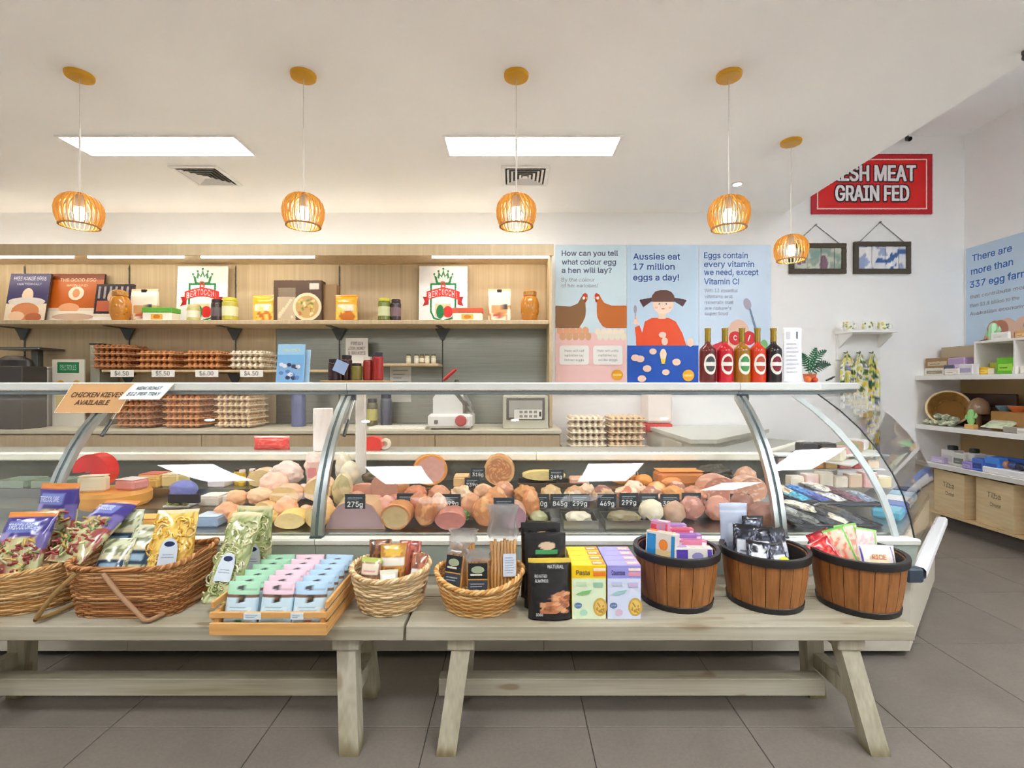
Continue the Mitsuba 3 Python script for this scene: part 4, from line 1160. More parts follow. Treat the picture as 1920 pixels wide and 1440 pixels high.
def picture(label, x0, x1, y0, y1, nx, ny, cols, seed):
    t = thing('framed_picture', label, 'picture', 'framed pictures hung on cords')
    a, b, z0, z1 = X_(x0, 4.58), X_(x1, 4.58), Z_(y1, 4.58), Z_(y0, 4.58)
    W = .045
    fr = [(a, b, z1 - W, z1), (a, b, z0, z0 + W), (a, a + W, z0 + W, z1 - W), (b - W, b, z0 + W, z1 - W)]
    for q in fr: put('frame_rail', one(bx(q[0], q[1], 4.572, 4.598, q[2], q[3], .004), L(78, 72, 62)), 'matte', t)
    n = 7; g = np.random.default_rng(seed)
    for i in range(n):
        u0, u1 = a + W + (b - a - 2 * W) * i / n, a + W + (b - a - 2 * W) * (i + 1) / n
        k = 14
        gx, gz = np.meshgrid(np.linspace(u0 + .001, u1 - .001, 8), np.linspace(z0 + W, z1 - W, k), indexing='ij')
        v = np.stack([gx, np.full_like(gx, 4.583 + .003 * (i % 2)), gz], -1).reshape(-1, 3)
        ii, jj = np.meshgrid(np.arange(7), np.arange(k - 1), indexing='ij')
        q = np.stack([ii * k + jj, (ii + 1) * k + jj, (ii + 1) * k + jj + 1, ii * k + jj + 1], -1).reshape(-1, 4)
        m = meshkit.fbm(np.stack([v[:, 0] * 11, v[:, 2] * 11, 0 * v[:, 0] + seed], -1), 3, seed)
        h = (v[:, 2] - z0) / (z1 - z0)
        c = np.where((m > .52)[:, None], cols[0], cols[1]); c = np.where(((m > .60) & (h < .75))[:, None], cols[2], c); c = np.where(((m < .36) | (h > .86) & (m > .5))[:, None], cols[3], c)
        put('canvas_slat', one((v, q), c * g.uniform(.88, 1.05), True), 'satin', t)
    nz = Z_(ny, 4.58); nxx = X_(nx, 4.58)
    put('cord', one(tube([(a + .06, 4.59, z1), (nxx, 4.592, nz), (b - .06, 4.59, z1)], .0035, 6), L(110, 112, 110), True), 'matte', t)
    put('nail', one(lathe([(0, 0), (.008, 0), (.008, .02), (0, .02)], 10), L(130, 130, 130), 40, tr(nxx, 4.60, nz) @ rot('x', 90)), 'metal', t)


A3 = np.array
picture('dark framed picture in muted greens and mauves, behind the set-back pendant lamp', 1480, 1587, 454, 511, 1531, 419, [A3(L(150, 160, 146)), A3(L(190, 196, 182)), A3(L(120, 150, 142)), A3(L(128, 92, 108))], 3)
picture('dark framed picture of blue and white flowers, right of the other framed picture', 1601, 1708, 451, 511, 1652, 414, [A3(L(222, 226, 236)), A3(L(236, 236, 238)), A3(L(56, 94, 150)), A3(L(150, 166, 200))], 8)

# white wall shelf with three mugs and hanging tea towels
t = thing('wall_shelf', 'small white wall shelf with hooks holding floral tea towels', 'shelf')
sa, sb, sz = X_(1578, 4.5), X_(1681, 4.4), Z_(618, 4.45)
put('board', one(bx(sa, sb, 4.38, 4.598, sz - .022, sz, .003), L(236, 236, 234)), 'satin', t)
put('back_rail', one(bx(sa + .01, sb - .01, 4.58, 4.598, sz - .26, sz - .022, .003), L(232, 232, 230)), 'satin', t)
for x in (sa + .03, sb - .03):
    v, f = prism([(0, 0), (.17, 0), (.17, -.02), (.02, -.12), (0, -.12)], .014)
    put('bracket', one((np.stack([v[:, 2] - .007, -v[:, 0], v[:, 1]], 1), f[:, ::-1]), L(232, 232, 230), False, tr(x, 4.58, sz - .022)), 'satin', t)
hooks = [sa + (sb - sa) * q for q in (.18, .46, .74)]
for x in hooks:
    put('hook', one(tube([(x, 4.58, sz - .19), (x, 4.545, sz - .20), (x, 4.535, sz - .185)], .005, 8), L(90, 90, 96), True), 'metal', t)
FL = [L(236, 236, 226), L(206, 206, 110), L(110, 136, 78), L(70, 100, 70), L(150, 150, 190), L(226, 198, 90)]


def floral(pts, seed, dark=.5):
    g = meshkit.noise(pts * 34 + seed, seed); h = meshkit.noise(pts * 52 + seed * 2, seed + 5); k = meshkit.noise(pts * 20 + 9 * seed, seed + 9)
    c = np.tile(FL[0], (len(pts), 1))
    c[g > .62] = FL[1]; c[(g < .44) & (h > dark)] = FL[2]; c[(g < .34) & (k > .5)] = FL[3]; c[(h > .72) & (k < .45)] = FL[4]; c[(h < .22)] = FL[5]
    return c


for i, (x, w, zl, lab) in enumerate(((hooks[0], .128, .52, 'floral tea towel hanging from the left hook of the white wall shelf'), (hooks[1], .13, .60, 'floral tea towel hanging from the middle hook of the white wall shelf'), (hooks[2], .125, .98, 'long floral apron hanging from the right hook of the white wall shelf'))):
    k = thing('tea_towel' if i < 2 else 'apron', lab, 'tea towel' if i < 2 else 'apron')
    nu_, nv_ = 26, 46
    U, V = np.meshgrid(np.linspace(-1, 1, nu_), np.linspace(0, 1, nv_))
    ww = w / 2 * (.25 + .75 * np.minimum(1, V * 5) ** .6)
    xx = x + U * ww; yy = 4.535 - .014 * np.sin(U * 7 + i) * np.minimum(1, V * 4) - .007 * np.cos(U * 13 + 2 * i)
    zz = sz - .19 - V * zl - .03 * np.abs(U) * (1 - V)
    v = np.stack([xx, yy, zz], -1).reshape(-1, 3)
    a, b = np.meshgrid(np.arange(nv_ - 1), np.arange(nu_ - 1), indexing='ij')
    q = np.stack([a * nu_ + b, a * nu_ + b + 1, (a + 1) * nu_ + b + 1, (a + 1) * nu_ + b], -1).reshape(-1, 4)
    put('cloth', one((v, q), floral(np.stack([U.ravel() * w / 2, V.ravel() * zl, 0 * U.ravel()], -1), 3 + i), True), 'matte', k)
    put('loop', one(tube([(x - .012, 4.545, sz - .19), (x, 4.538, sz - .172), (x + .012, 4.545, sz - .19)], .0025, 6), L(226, 226, 220), True), 'matte', k)
for i, px in enumerate((1591, 1626, 1656)):
    k = thing('mug', f'white mug with yellow flowers, {["left", "middle", "right"][i]} of the three on the white wall shelf', 'mug', 'mugs on the wall shelf')
    x = X_(px, 4.45); r = .042
    prof = [(0, 0), (r * .92, 0), (r, .006), (r, .082), (r - .004, .082), (r - .004, .008), (0, .008)]
    v, f = lathe(prof, 36)
    put('body', one((v, f), L(234, 234, 224), 35, tr(x, 4.45, sz)), 'gloss', k)
    g = np.random.default_rng(i); pm = M()
    for q in range(30):
        a = g.uniform(0, 2 * PI); pm.add(lathe([(0, 0), (g.uniform(.006, .012), 0)], 8), FL[[1, 2, 1, 5, 3][q % 5]], False, tr(x, 4.45, sz) @ rot('z', math.degrees(a)) @ tr(r + .0006, 0, g.uniform(.014, .07)) @ rot('y', 90))
    put('print', pm, 'satin', k)
    put('handle', one(tube([(x + r - .003, 4.44, sz + .065), (x + r + .022, 4.43, sz + .060), (x + r + .026, 4.43, sz + .04), (x + r + .018, 4.43, sz + .02), (x + r - .003, 4.44, sz + .016)], .005, 8), L(234, 234, 224), True), 'gloss', k)
# ---------------------------------------------------------------- things standing on the case canopy
CTZ = 1.304
for i, (px, col, lab, name) in enumerate(((1327, L(92, 22, 20), L(70, 74, 76), 'dark red'), (1359, L(186, 18, 34), L(150, 30, 40), 'bright red'), (1391, L(150, 98, 16), L(70, 140, 80), 'amber'), (1420, L(196, 50, 14), L(176, 70, 50), 'orange red'), (1450, L(24, 10, 18), L(120, 30, 50), 'almost black'))):
    x, y = X_(px, 2.86), 2.86
    t = thing('cordial_bottle', f'cordial bottle with {name} syrup and gold capped neck, on the case canopy', 'bottle', 'cordial bottles on the case canopy')
    r = .046
    T = tr(x, y, CTZ)
    prof = [(0, 0), (r * .92, 0), (r, .008), (r, .178), (r * .93, .196), (r * .6, .212), (.0165, .224), (.0150, .240), (0, .240)]
    put('body', one(lathe(prof, 32), col, 35), 'gloss', t, T=T)
    put('neck_foil', one(lathe([(.0155, .236), (.0165, .238), (.0155, .300), (.0175, .301), (.0175, .316), (0, .317)], 20), L(160, 136, 62), 40), 'metal', t, T=T)
    p = M()
    def patch(a0, a1, z0, z1, c, off, rnd=True):
        A = np.linspace(a0, a1, 15); v = []
        for a in A:
            s = math.sqrt(max(0, 1 - ((a - (a0 + a1) / 2) / ((a1 - a0) / 2)) ** 2)) if rnd else 1
            zc, hh = (z0 + z1) / 2, (z1 - z0) / 2 * s
            for z in (zc - hh, zc + hh): v.append([(r + off) * math.sin(a), -(r + off) * math.cos(a), z])
        f = [[2 * j, 2 * j + 2, 2 * j + 3, 2 * j + 1] for j in range(14)]
        p.add((np.array(v), np.array(f)), c, False)
    patch(-.85, .85, .045, .165, L(226, 224, 212), .0005)
    patch(-.62, .62, .062, .150, lab, .0009)
    patch(-.72, .72, .095, .117, L(232, 230, 220), .0013, False)
    put('paper_label', p, 'satin', t, T=T)
# white framed notice
t = thing('acrylic_notice', 'clear stand with a white printed sheet right of the cordial bottles', 'notice')
a, b = X_(1469, 2.9), X_(1502, 2.9)
put('sheet', one(bx(a, b, 2.895, 2.897, CTZ + .006, Z_(614, 2.9)), L(234, 235, 238)), 'satin', t)
put('holder', one(bx(a - .004, b + .004, 2.898, 2.902, CTZ, Z_(612, 2.9), .001), L(222, 226, 230)), 'gloss', t)
put('foot', one(bx(a - .004, b + .004, 2.86, 2.94, CTZ, CTZ + .004, .001), L(222, 226, 230)), 'gloss', t)
p = px_print(2.8945)
p.rect(1474, 620, 1481, 634, L(206, 206, 212)).rect(1493, 620, 1495.5, 633, L(90, 96, 110))
for i in range(8): p.rect(1474, 642 + i * 7.5, 1492 + (i % 3) * 2.5, 643.6 + i * 7.5, L(186, 188, 196))
put('lettering', p.m, 'satin', t)
# leaf decoration with fruit
t = thing('leaf_arrangement', 'dark green fern leaves above a little orange fruit at the canopy end', 'plant')
cx, cy = X_(1518, 2.92), 2.92
pot = put('pot', one(lathe([(0, 0), (.028, 0), (.036, .05), (.032, .052), (.028, .046), (0, .046)], 20), L(176, 96, 60), 35), 'satin', t, T=tr(cx, cy, CTZ))
def frond(base, tip, bend, width, col):
    m = M(); base, tip = np.array(base), np.array(tip)
    mid = (base + tip) / 2 + np.array(bend)
    tt = np.linspace(0, 1, 12)[:, None]; sp = (1 - tt) ** 2 * base + 2 * tt * (1 - tt) * mid + tt ** 2 * tip
    m.add(tube(sp, .0016, 5), col, True)
    d = tip - base; d /= np.linalg.norm(d); side = np.cross(d, [0, 1.0, 0]); side /= np.linalg.norm(side)
    for i in range(2, 12):
        q = sp[i]; l = width * math.sin(PI * (i / 12.5) ** .8)
        for s in (-1, 1):
            e = q + s * side * l + d * l * .45 + np.array([0, -.006, -.004])
            w = d * .0045
            m.add((np.array([q - w, (q + e) / 2 - w * 1.2 + [0, -.003, 0], e, (q + e) / 2 + w * 1.2 + [0, -.003, 0], q + w]), np.array([[0, 1, 4], [1, 3, 4], [1, 2, 3]])), col, False)
    return m
for e, bnd, c in (((cx + .09, cy, CTZ + .19), (-.02, 0, .05), L(22, 74, 48)), ((cx + .02, cy - .02, CTZ + .20), (-.01, 0, .02), L(30, 88, 54)), ((cx + .10, cy - .02, CTZ + .11), (0, 0, .05), L(18, 62, 42)), ((cx - .05, cy, CTZ + .17), (0, 0, .03), L(28, 80, 50))):
    put('leaf', frond((cx, cy, CTZ + .04), e, bnd, .034, c), 'satin', t)
put('fruit', one(ball(.019, sub=2), L(214, 106, 50), True, tr(cx - .028, cy - .03, CTZ + .019)), 'satin', t)
put('fruit', one(ball(.015, sub=2), L(196, 70, 44), True, tr(cx + .006, cy - .045, CTZ + .015)), 'satin', t)
k = thing('tongs', 'small black tongs lying at the end of the canopy', 'tongs')
for s in (-1, 1): put('arm', one(tube([(X_(1549, 2.9), 2.9, CTZ + .012), (X_(1556, 2.9), 2.9 + s * .01, CTZ + .02), (X_(1564, 2.9), 2.9 + s * .004, CTZ + .034)], .004, 8), L(40, 42, 44), True), 'satin', k)
# blue booklet holder
x, w = X_(551, 2.92), 50 / F * 2.92
def d_blue(p, w, h):
    p.rect(0, .72 * h, w, h, L(150, 196, 226)).text('WELCOME', w / 2, .80 * h, .016, L(206, 196, 90), w=.66 * w, align='c')
    p.rect(.06 * w, .04 * h, .94 * w, .5 * h, L(120, 160, 200))
    g = np.random.default_rng(5)
    for q in range(16): p.ell(w * g.uniform(.14, .86), h * g.uniform(.1, .46), w * .09, h * .05, [L(40, 50, 84), L(216, 216, 222), L(80, 120, 176)][q % 3], k=p.k if q else None)
standee('booklet', 'blue booklet leaning in a stand on the canopy left of the sauces', 'booklet', x, 2.86, CTZ, w, .226, 8, L(112, 170, 216), L(150, 186, 214), d_blue)
k = thing('booklet_stand', 'clear pale blue stand behind the blue booklet', 'stand')
put('back', one(bx(-w / 2, w / 2 + .02, .022, .026, 0, .20, .001), L(170, 200, 222), False, tr(x, 2.875, CTZ) @ rot('x', -8)), 'gloss', k)
put('foot', one(bx(x - w / 2, x + w / 2, 2.925, 2.99, CTZ, CTZ + .004), L(170, 200, 222)), 'gloss', k)
# wooden tray with sauces
t = thing('serving_tray', 'thin wooden tray under the sauce jars on the canopy', 'tray')
put('board', one(bx(X_(612, 2.88), X_(728, 2.88), 2.78, 3.0, CTZ, CTZ + .012, .003), L(150, 120, 84)), 'matte', t)
tz = CTZ + .012
for lab, px, Y, r, h, fill, lid, cloth in (('dark relish jar with black lid and blue fabric, left on the tray', 627, 2.88, .034, .125, L(44, 18, 20), L(30, 26, 28), L(150, 170, 206)), ('dark relish jar with black lid, second on the wooden tray', 650, 2.93, .032, .15, L(60, 24, 20), L(26, 24, 26), None), ('yellow mustard jar in the middle of the wooden tray', 669, 2.88, .03, .10, L(120, 110, 40), L(40, 36, 36), None), ('red sauce bottle, fourth on the wooden tray', 690, 2.90, .028, .14, L(140, 34, 22), L(206, 196, 180), None), ('tall red sauce bottle with dark cap at the tray right end', 709, 2.89, .030, .165, L(150, 28, 22), L(46, 44, 60), None)):
    k = jar('sauce_jar', lab, 'jar', X_(px, Y), Y, tz, r, h, fill, lid, None)
    if cloth is not None:
        put('gift_tag', one(box(.075, .002, .07), cloth, False, tr(X_(px + 12, Y), Y - r - .01, tz + .045) @ rot('y', 24)), 'matte', k, label='pale blue patterned fabric tag')
# hand written signs hung on the canopy lip, tilted on the glass
def lean_sign(label, x0, x1, ztop, zlen, col, rows, tcol):
    t = thing('counter_sign', label, 'sign')
    y0, dy = 2.712, -.115
    O = np.array([x0, y0, ztop]); n = np.array([0, dy, -zlen]); 
    U = np.array([x1 - x0, 0, 0]); N = np.cross(U, -n); N /= np.linalg.norm(N)
    c = [O, O + U, O + U + n, O + n]
    v = np.array(c + [q - N * .002 for q in c]); f = np.array([[0, 3, 2, 1], [4, 5, 6, 7], [0, 1, 5, 4], [1, 2, 6, 5], [2, 3, 7, 6], [3, 0, 4, 7]])
    put('card', one((v, f), col), 'matte', t)
    p = Print(O + n, U, -n, .0006)
    p.frame(0, 0, 1, 1, .012, L(236, 220, 190))
    for s, yy, hh, w in rows: p.text(s, .5, yy, hh, tcol, w=w, align='c', bold=True)
    put('lettering', p.m, 'matte', t)


lean_sign('brown card advertising chicken kievs, leaning on the case glass', X_(118, 2.65), X_(238, 2.65), 1.298, .155, L(206, 160, 112), (('CHICKEN KIEVES', .52, .16, .80), ('AVAILABLE', .26, .15, .52)), L(84, 60, 44))
lean_sign('small white price sign leaning on the glass right of the brown card', X_(247, 2.69), X_(322, 2.69), 1.299, .085, L(228, 236, 240), (('MINI ROAST', .58, .2, .62), ('$12 PER TRAY', .22, .2, .8)), L(84, 92, 100))
# ---------------------------------------------------------------- food in the display case
D1, D2, D3 = .5862, .6362, .6862


HEAP = []


def step_end(z): return 2.6 if z < D2 - .002 else 2.85 if z < D3 - .002 else 3.048


def roll(L_, rx, rz, skin, cut, seed=0, speck=None, nseg=28, ring=None, amp=.03):
    """a cut joint or sausage along y: its cut face at y=0 towards the camera, rounded at the back; lies on z=0"""
    t = np.array([0, .03, .15, .4, .7, .88, .96, 1.0]); s = np.array([.97, 1, 1, 1, 1, .9, .65, .05])
    a = np.arange(nseg) * 2 * PI / nseg
    v = []
    for q, k in zip(t, s):
        n = 1 + amp * (meshkit.noise(np.stack([np.cos(a) * 2 + seed, np.sin(a) * 2, 0 * a + q * 3], -1), seed) - .5) * 2
        v.append(np.stack([rx * k * n * np.cos(a), np.full_like(a, q * L_), rz + rz * k * n * np.sin(a)], 1))
    v = np.vstack(v); f = []
    for i in range(len(t) - 1):
        for j in range(nseg):
            j2 = (j + 1) % nseg; f += [[i * nseg + j, i * nseg + j2, (i + 1) * nseg + j2], [i * nseg + j, (i + 1) * nseg + j2, (i + 1) * nseg + j]]
    c = np.array(skin) * (.8 + .4 * meshkit.fbm(v * 40 + seed, 2, seed))[:, None]
    if speck is not None: c = np.where((meshkit.noise(v * 70 + seed, seed) > .62)[:, None], speck, c)
    m = M().add((v, f), c, True)
    face = M()
    n, k = 10, nseg
    fv = [np.array([[0, 0, rz]])]
    for r in range(1, n + 1): fv.append(np.column_stack([(v[:k, 0]) * r / n, np.full(k, -.0012), rz + (v[:k, 2] - rz) * r / n]))
    fv = np.vstack(fv); ff = [[0, 1 + j, 1 + (j + 1) % k] for j in range(k)]
    for r in range(n - 1):
        for j in range(k): ff += [[1 + r * k + j, 1 + (r + 1) * k + j, 1 + (r + 1) * k + (j + 1) % k], [1 + r * k + j, 1 + (r + 1) * k + (j + 1) % k, 1 + r * k + (j + 1) % k]]
    fc = np.array(cut) * (.88 + .24 * meshkit.fbm(fv * 55 + seed, 3, seed + 1))[:, None]
    if speck is not None: fc = np.where((meshkit.noise(fv * 120 + seed, seed + 3) > .68)[:, None], speck, fc)
    rr = np.hypot(fv[:, 0] / rx, (fv[:, 2] - rz) / rz)
    if ring is not None: fc = np.where((rr > .86)[:, None], ring, fc)
    face.add((fv, np.array(ff)), fc, True)
    return m, face


def food_roll(name, label, cat, px, Y, z, rx, rz, L_, skin, cut, seed, group=None, rz_=0, **kw):
    t = thing(name, label, cat, group)
    L_ = max(.06, min(L_, step_end(z) - Y - .004 - rx * abs(math.sin(math.radians(rz_)))))
    m, fc = roll(L_, rx, rz, skin, cut, seed, **kw)
    T = tr(X_(px, Y), Y, z + rz * kw.get('amp', .03) + .001) @ rot('z', rz_)
    put('rind', m, 'satin', t, T=T); put('cut_face', fc, 'satin', t, T=T)
    HEAP.append(t)
    return t


def dish(label, px, Y, z, w, d, h, col, name='tray', mat='satin', group=None):
    t = thing(name, label, 'tray', group)
    m = M(); th = .004
    m.add(bx(-w / 2, w / 2, -d / 2, d / 2, 0, th), col)
    put('base', m, mat, t, T=tr(X_(px, Y), Y, z))
    for a, b, c, e in ((-w / 2, w / 2, -d / 2, -d / 2 + th), (-w / 2, w / 2, d / 2 - th, d / 2), (-w / 2, -w / 2 + th, -d / 2 + th, d / 2 - th), (w / 2 - th, w / 2, -d / 2 + th, d / 2 - th)):
        put('side', one(bx(a, b, c, e, th, h, .001), col), mat, t, T=tr(X_(px, Y), Y, z))
    return z + th


def lump_food(name, label, cat, px, Y, z, rx, ry, rz, col, seed, group=None, amp=.14, col2=None, rz_=0, mat='satin', freq=2.2):
    v, f = lump(rx, ry, rz, 3, amp, freq, seed)
    c = np.array(col) * (.82 + .36 * meshkit.fbm(v * 30 + seed, 3, seed))[:, None]
    if col2 is not None: c = np.where((meshkit.noise(v * 26 + seed, seed + 2) > .6)[:, None], col2, c)
    x = X_(px, Y)
    e = step_end(z); Y = min(Y, e - v[:, 1].max() - .004); Y = max(Y, {2.6: 2.36, 2.85: 2.601, 3.048: 2.851}[e] - v[:, 1].min()) if v[:, 1].max() - v[:, 1].min() < .24 else Y
    z = z + .001
    k = put(name, one((v - [0, 0, v[:, 2].min()], f), np.clip(c, 0, 1), True, tr(x, Y, z) @ rot('z', rz_)), mat, None, label, cat, group)
    if not name.startswith(('dip', 'garnish', 'blue')): HEAP.append(k)
    return k


# --- middle bay, front row
t = thing('ham', 'large half ham with a grey-mauve cut face, left end of the middle bay', 'ham')
out = [(-.145, 0), (.15, 0), (.125, .06), (.085, .115), (.04, .132), (-.04, .132), (-.085, .115), (-.125, .06)]
v, f = prism(out, .16); v = np.stack([v[:, 0], v[:, 2], v[:, 1]], 1)
put('rind', one((v, f[:, ::-1]), L(196, 160, 120), 30, tr(X_(668, 2.42), 2.40, D1)), 'satin', t)
v, f = prism([(a * .955, .004 + b * .95) for a, b in out], .001); v = np.stack([v[:, 0], v[:, 2], v[:, 1]], 1)
put('cut_face', one((v, f[:, ::-1]), L(164, 138, 140), False, tr(X_(668, 2.42), 2.3985, D1)), 'satin', t)
food_roll('roast', 'tan-rinded round roast behind the grey-mauve ham', 'roast meat', 715, 2.66, D2, .095, .085, .16, L(206, 150, 96), L(196, 150, 130), 2, rz_=-20)
food_roll('roast', 'golden square-faced roast beside the half ham', 'roast meat', 756, 2.40, D1, .075, .062, .16, L(180, 122, 70), L(188, 164, 118), 3, ring=L(176, 120, 70))
lump_food('roast', 'crumbed brown roast standing right of the square-faced roast', 'roast meat', 800, 2.44, D1, .055, .06, .075, L(176, 112, 66), 4, col2=L(206, 150, 96))
food_roll('corned_beef', 'pink-brown corned beef with a green garnish, front of the middle bay', 'meat', 838, 2.42, D1, .075, .045, .17, L(168, 108, 92), L(176, 112, 102), 5)
k = lump_food('garnish', 'green parsley garnish beside the pink-brown corned beef', 'garnish', 866, 2.47, D1 + .01, .04, .04, .03, L(84, 128, 62), 6, amp=.4, freq=5)
food_roll('salami', 'mauve-faced salami behind the cracker bag, front row', 'salami', 962, 2.42, D1, .058, .058, .20, L(176, 142, 120), L(160, 124, 136), 7)
lump_food('roast', 'crusty orange-brown roast left of the mauve-faced salami', 'roast meat', 912, 2.46, D1, .062, .06, .072, L(190, 126, 74), 8, col2=L(214, 160, 100))
for i, (px, w) in enumerate(((1010, .12), (1085, .17), (1170, .22))):
    z = dish(f'shallow steel dish in the front row, {["left", "middle", "right"][i]} of three', px, 2.47, D1, w, .18, .045, L(150, 148, 132), 'dish', 'metal', 'steel dishes in the front row')
    lump_food('dip', f'creamy dip heaped in the {["left", "middle", "right"][i]} steel dish', 'dip', px, 2.47, z, w * .38, .07, .03, [L(150, 150, 110), L(206, 200, 176), L(120, 110, 76)][i], 9 + i, amp=.2)
lump_food('antipasto', 'pale marinated cheese lump near the wafer tub', 'cheese', 1222, 2.50, D1, .06, .06, .06, L(216, 206, 176), 14)
lump_food('antipasto', 'brown stuffed roll right of the pale marinated cheese', 'meat roll', 1262, 2.50, D1, .055, .06, .055, L(176, 140, 112), 15)
lump_food('sausage_meat', 'dark red-brown meat piece behind the black bags', 'meat', 1420, 2.46, D1, .075, .07, .06, L(130, 84, 66), 16)
# --- middle bay, middle row
food_roll('luncheon_roll', 'pink luncheon meat roll behind the half ham', 'luncheon meat', 690, 2.82, D2 + .0, .10, .045, .16, L(226, 168, 140), L(232, 178, 156), 20)
for i in range(4):
    lump_food('meat_slice', f'folded pink ham slice near the left end of the middle bay, {["first", "second", "third", "fourth"][i]} in the row', 'ham slice', 655 + 26 * i, 2.68, D2 + (.0 if i % 2 else .0), .045, .05, .03, [L(226, 176, 150), L(206, 146, 126), L(222, 170, 140), L(196, 132, 112)][i], 21 + i, 'folded ham slices', .25)
for i, (px, c, c2) in enumerate(((770, L(196, 126, 92), L(226, 176, 140)), (812, L(206, 150, 116), None), (850, L(222, 190, 150), L(240, 220, 190)), (985, L(196, 140, 84), None), (1035, L(206, 176, 126), None), (1080, L(222, 206, 176), L(196, 150, 110)), (1130, L(206, 170, 130), L(150, 100, 90)), (1176, L(232, 208, 176), L(206, 120, 90)), (1222, L(176, 120, 96), L(226, 196, 166)), (1264, L(214, 150, 84), None), (1310, L(196, 136, 104), None))):
    lump_food('sliced_meat', f'mound of sliced meat in the middle row, number {i + 1} from the left' if False else ['brown sliced roast pork mound', 'pinkish sliced turkey mound', 'pale sliced chicken mound', 'golden sliced roast mound', 'tan sliced beef mound', 'cream sliced cheese mound', 'mottled sliced prosciutto mound', 'pale marbled bacon mound', 'brown sliced pastrami mound', 'orange smoked slice mound', 'rosy sliced corned beef mound'][i] + ' behind the row of price tickets', 'sliced meat', px, 2.70, D2, .06, .075, .048, c, 30 + i, None, .3, c2, freq=3)
food_roll('pork_roll', 'big pink-brown speckled pork roll at the right of the middle row', 'pork roll', 1338, 2.66, D2, .10, .075, .17, L(206, 150, 124), L(200, 136, 112), 45, speck=A3(L(224, 186, 160)))
food_roll('pork_roll', 'tan pork roll beside the right support arm', 'pork roll', 1395, 2.70, D2, .085, .07, .16, L(214, 166, 136), L(206, 150, 120), 46, speck=A3(L(230, 196, 170)))
# --- middle bay, back row
food_roll('ham', 'round orange-rinded ham with a pink face, back row behind the reflections', 'ham', 808, 2.92, D3, .10, .092, .15, L(226, 152, 70), L(214, 166, 152), 50, ring=A3(L(222, 148, 70)), rz_=14)
food_roll('mortadella', 'upright round speckled brown loaf, back row of the middle bay', 'meat loaf', 936, 2.90, D3, .092, .090, .16, L(206, 150, 92), L(190, 128, 84), 51, speck=A3(L(222, 170, 120)), ring=A3(L(222, 178, 122)))
def block(name, label, cat, px, Y, z, w, d, h, col, top=None, b=.008, group=None, mat='satin', rz_=0):
    t = thing(name, label, cat, group)
    put('body', one(box(w, d, h, b), col), mat, t, T=tr(X_(px, Y), Y, z) @ rot('z', rz_))
    if top is not None: put('top', one(box(w * .94, d * .94, .003, .001), top), mat, t, T=tr(X_(px, Y), Y, z + h) @ rot('z', rz_))
    return t
block('cheese_block', 'pale yellow cheese block between the two round hams, back row', 'cheese', 866, 2.95, D3, .09, .12, .06, L(226, 190, 130), L(236, 206, 150))
block('meat_loaf', 'brown meat loaf block under the pale yellow cheese, back row', 'meat loaf', 880, 2.90 - .03, D3, .10, .05, .028, L(176, 130, 96))
food_roll('cheese_log', 'long yellow cheese log lying in the back row', 'cheese', 1020, 2.93, D3 + .03, .13, .028, .10, L(232, 204, 130), L(240, 220, 150), 52)
dish('long dark tray under the yellow cheese log, back row', 1030, 2.94, D3, .38, .17, .03, L(74, 60, 44))
block('polony', 'pink and white wrapped meat log right of the yellow cheese log', 'meat log', 1085, 2.92, D3 + .006, .11, .10, .05, L(226, 178, 150))
for i, (px, w, h, lab) in enumerate(((1168, .19, .105, 'orange smoked fish fillet at the back, left of the orange slab'), (1205, .10, .07, 'short orange smoked fillet before the longer one'))):
    lump_food('smoked_fillet', lab, 'smoked fish', px, 3.0 if i == 0 else 2.92, D3, w / 2, .06, h / 2, L(224, 150, 70), 53 + i, None, .12)
block('smoked_slab', 'thick orange-topped slab of smoked meat, back row right', 'smoked meat', 1272, 2.98, D3, .28, .14, .085, L(206, 132, 72), L(226, 152, 84), .02)
lump_food('dark_meat', 'dark dried meat pieces heaped at the back near the right arm', 'dried meat', 1350, 3.0, D3, .11, .07, .06, L(70, 66, 54), 58, None, .4, freq=4)
lump_food('smoked_fillet', 'orange fillet piece among the sliced meats, below the orange slab', 'smoked fish', 1262, 2.86, D3, .06, .03, .03, L(226, 150, 84), 59)

# --- left bay
t = thing('red_cheese', 'round cheese in bright red wax standing on edge with a wedge cut out', 'cheese')
cut = [(0, 0)] + [(.094 * math.cos(a), .094 * math.sin(a)) for a in np.linspace(math.radians(-80), math.radians(185), 34)]
v, f = prism(cut, .085)
T = tr(X_(187, 2.74), 2.76, D2 + .086 + .094) @ rot('x', 90)
put('wax', one((v, f), L(222, 30, 32), 30), 'gloss', t, T=T)
v, f = prism([(a * .8 - .006, b * .8 - .006) for a, b in cut], .0865)
put('inside', one((v, f), L(232, 206, 150), 30), 'satin', t, T=T @ tr(-.004, -.004, -.0008) @ scl(.6))
t = thing('whole_cheese', 'big flat orange cheese under the red waxed cheese', 'cheese')
put('rind', one(lathe([(0, 0), (.15, 0), (.165, .02), (.165, .065), (.15, .085), (0, .085)], 40), L(226, 162, 76), 30), 'satin', t, T=tr(X_(222, 2.70), 2.682, D2))
block('cheese_wedge', 'white cheese wedge in front of the red waxed cheese', 'cheese', 176, 2.61, D2 + .086, .13, .06, .085, L(232, 222, 190), L(240, 232, 206), .012, rz_=12)
block('cheese_pack', 'pink and white labelled cheese pack on the big orange cheese', 'cheese', 248, 2.68, D2 + .086, .13, .10, .055, L(226, 150, 140), L(236, 226, 220), .012, rz_=-14)
block('cheese_wedge', 'orange cheddar wedge at the front of the left bay', 'cheese', 250, 2.42, D1, .30, .10, .055, L(226, 170, 90), L(236, 190, 110), .01)
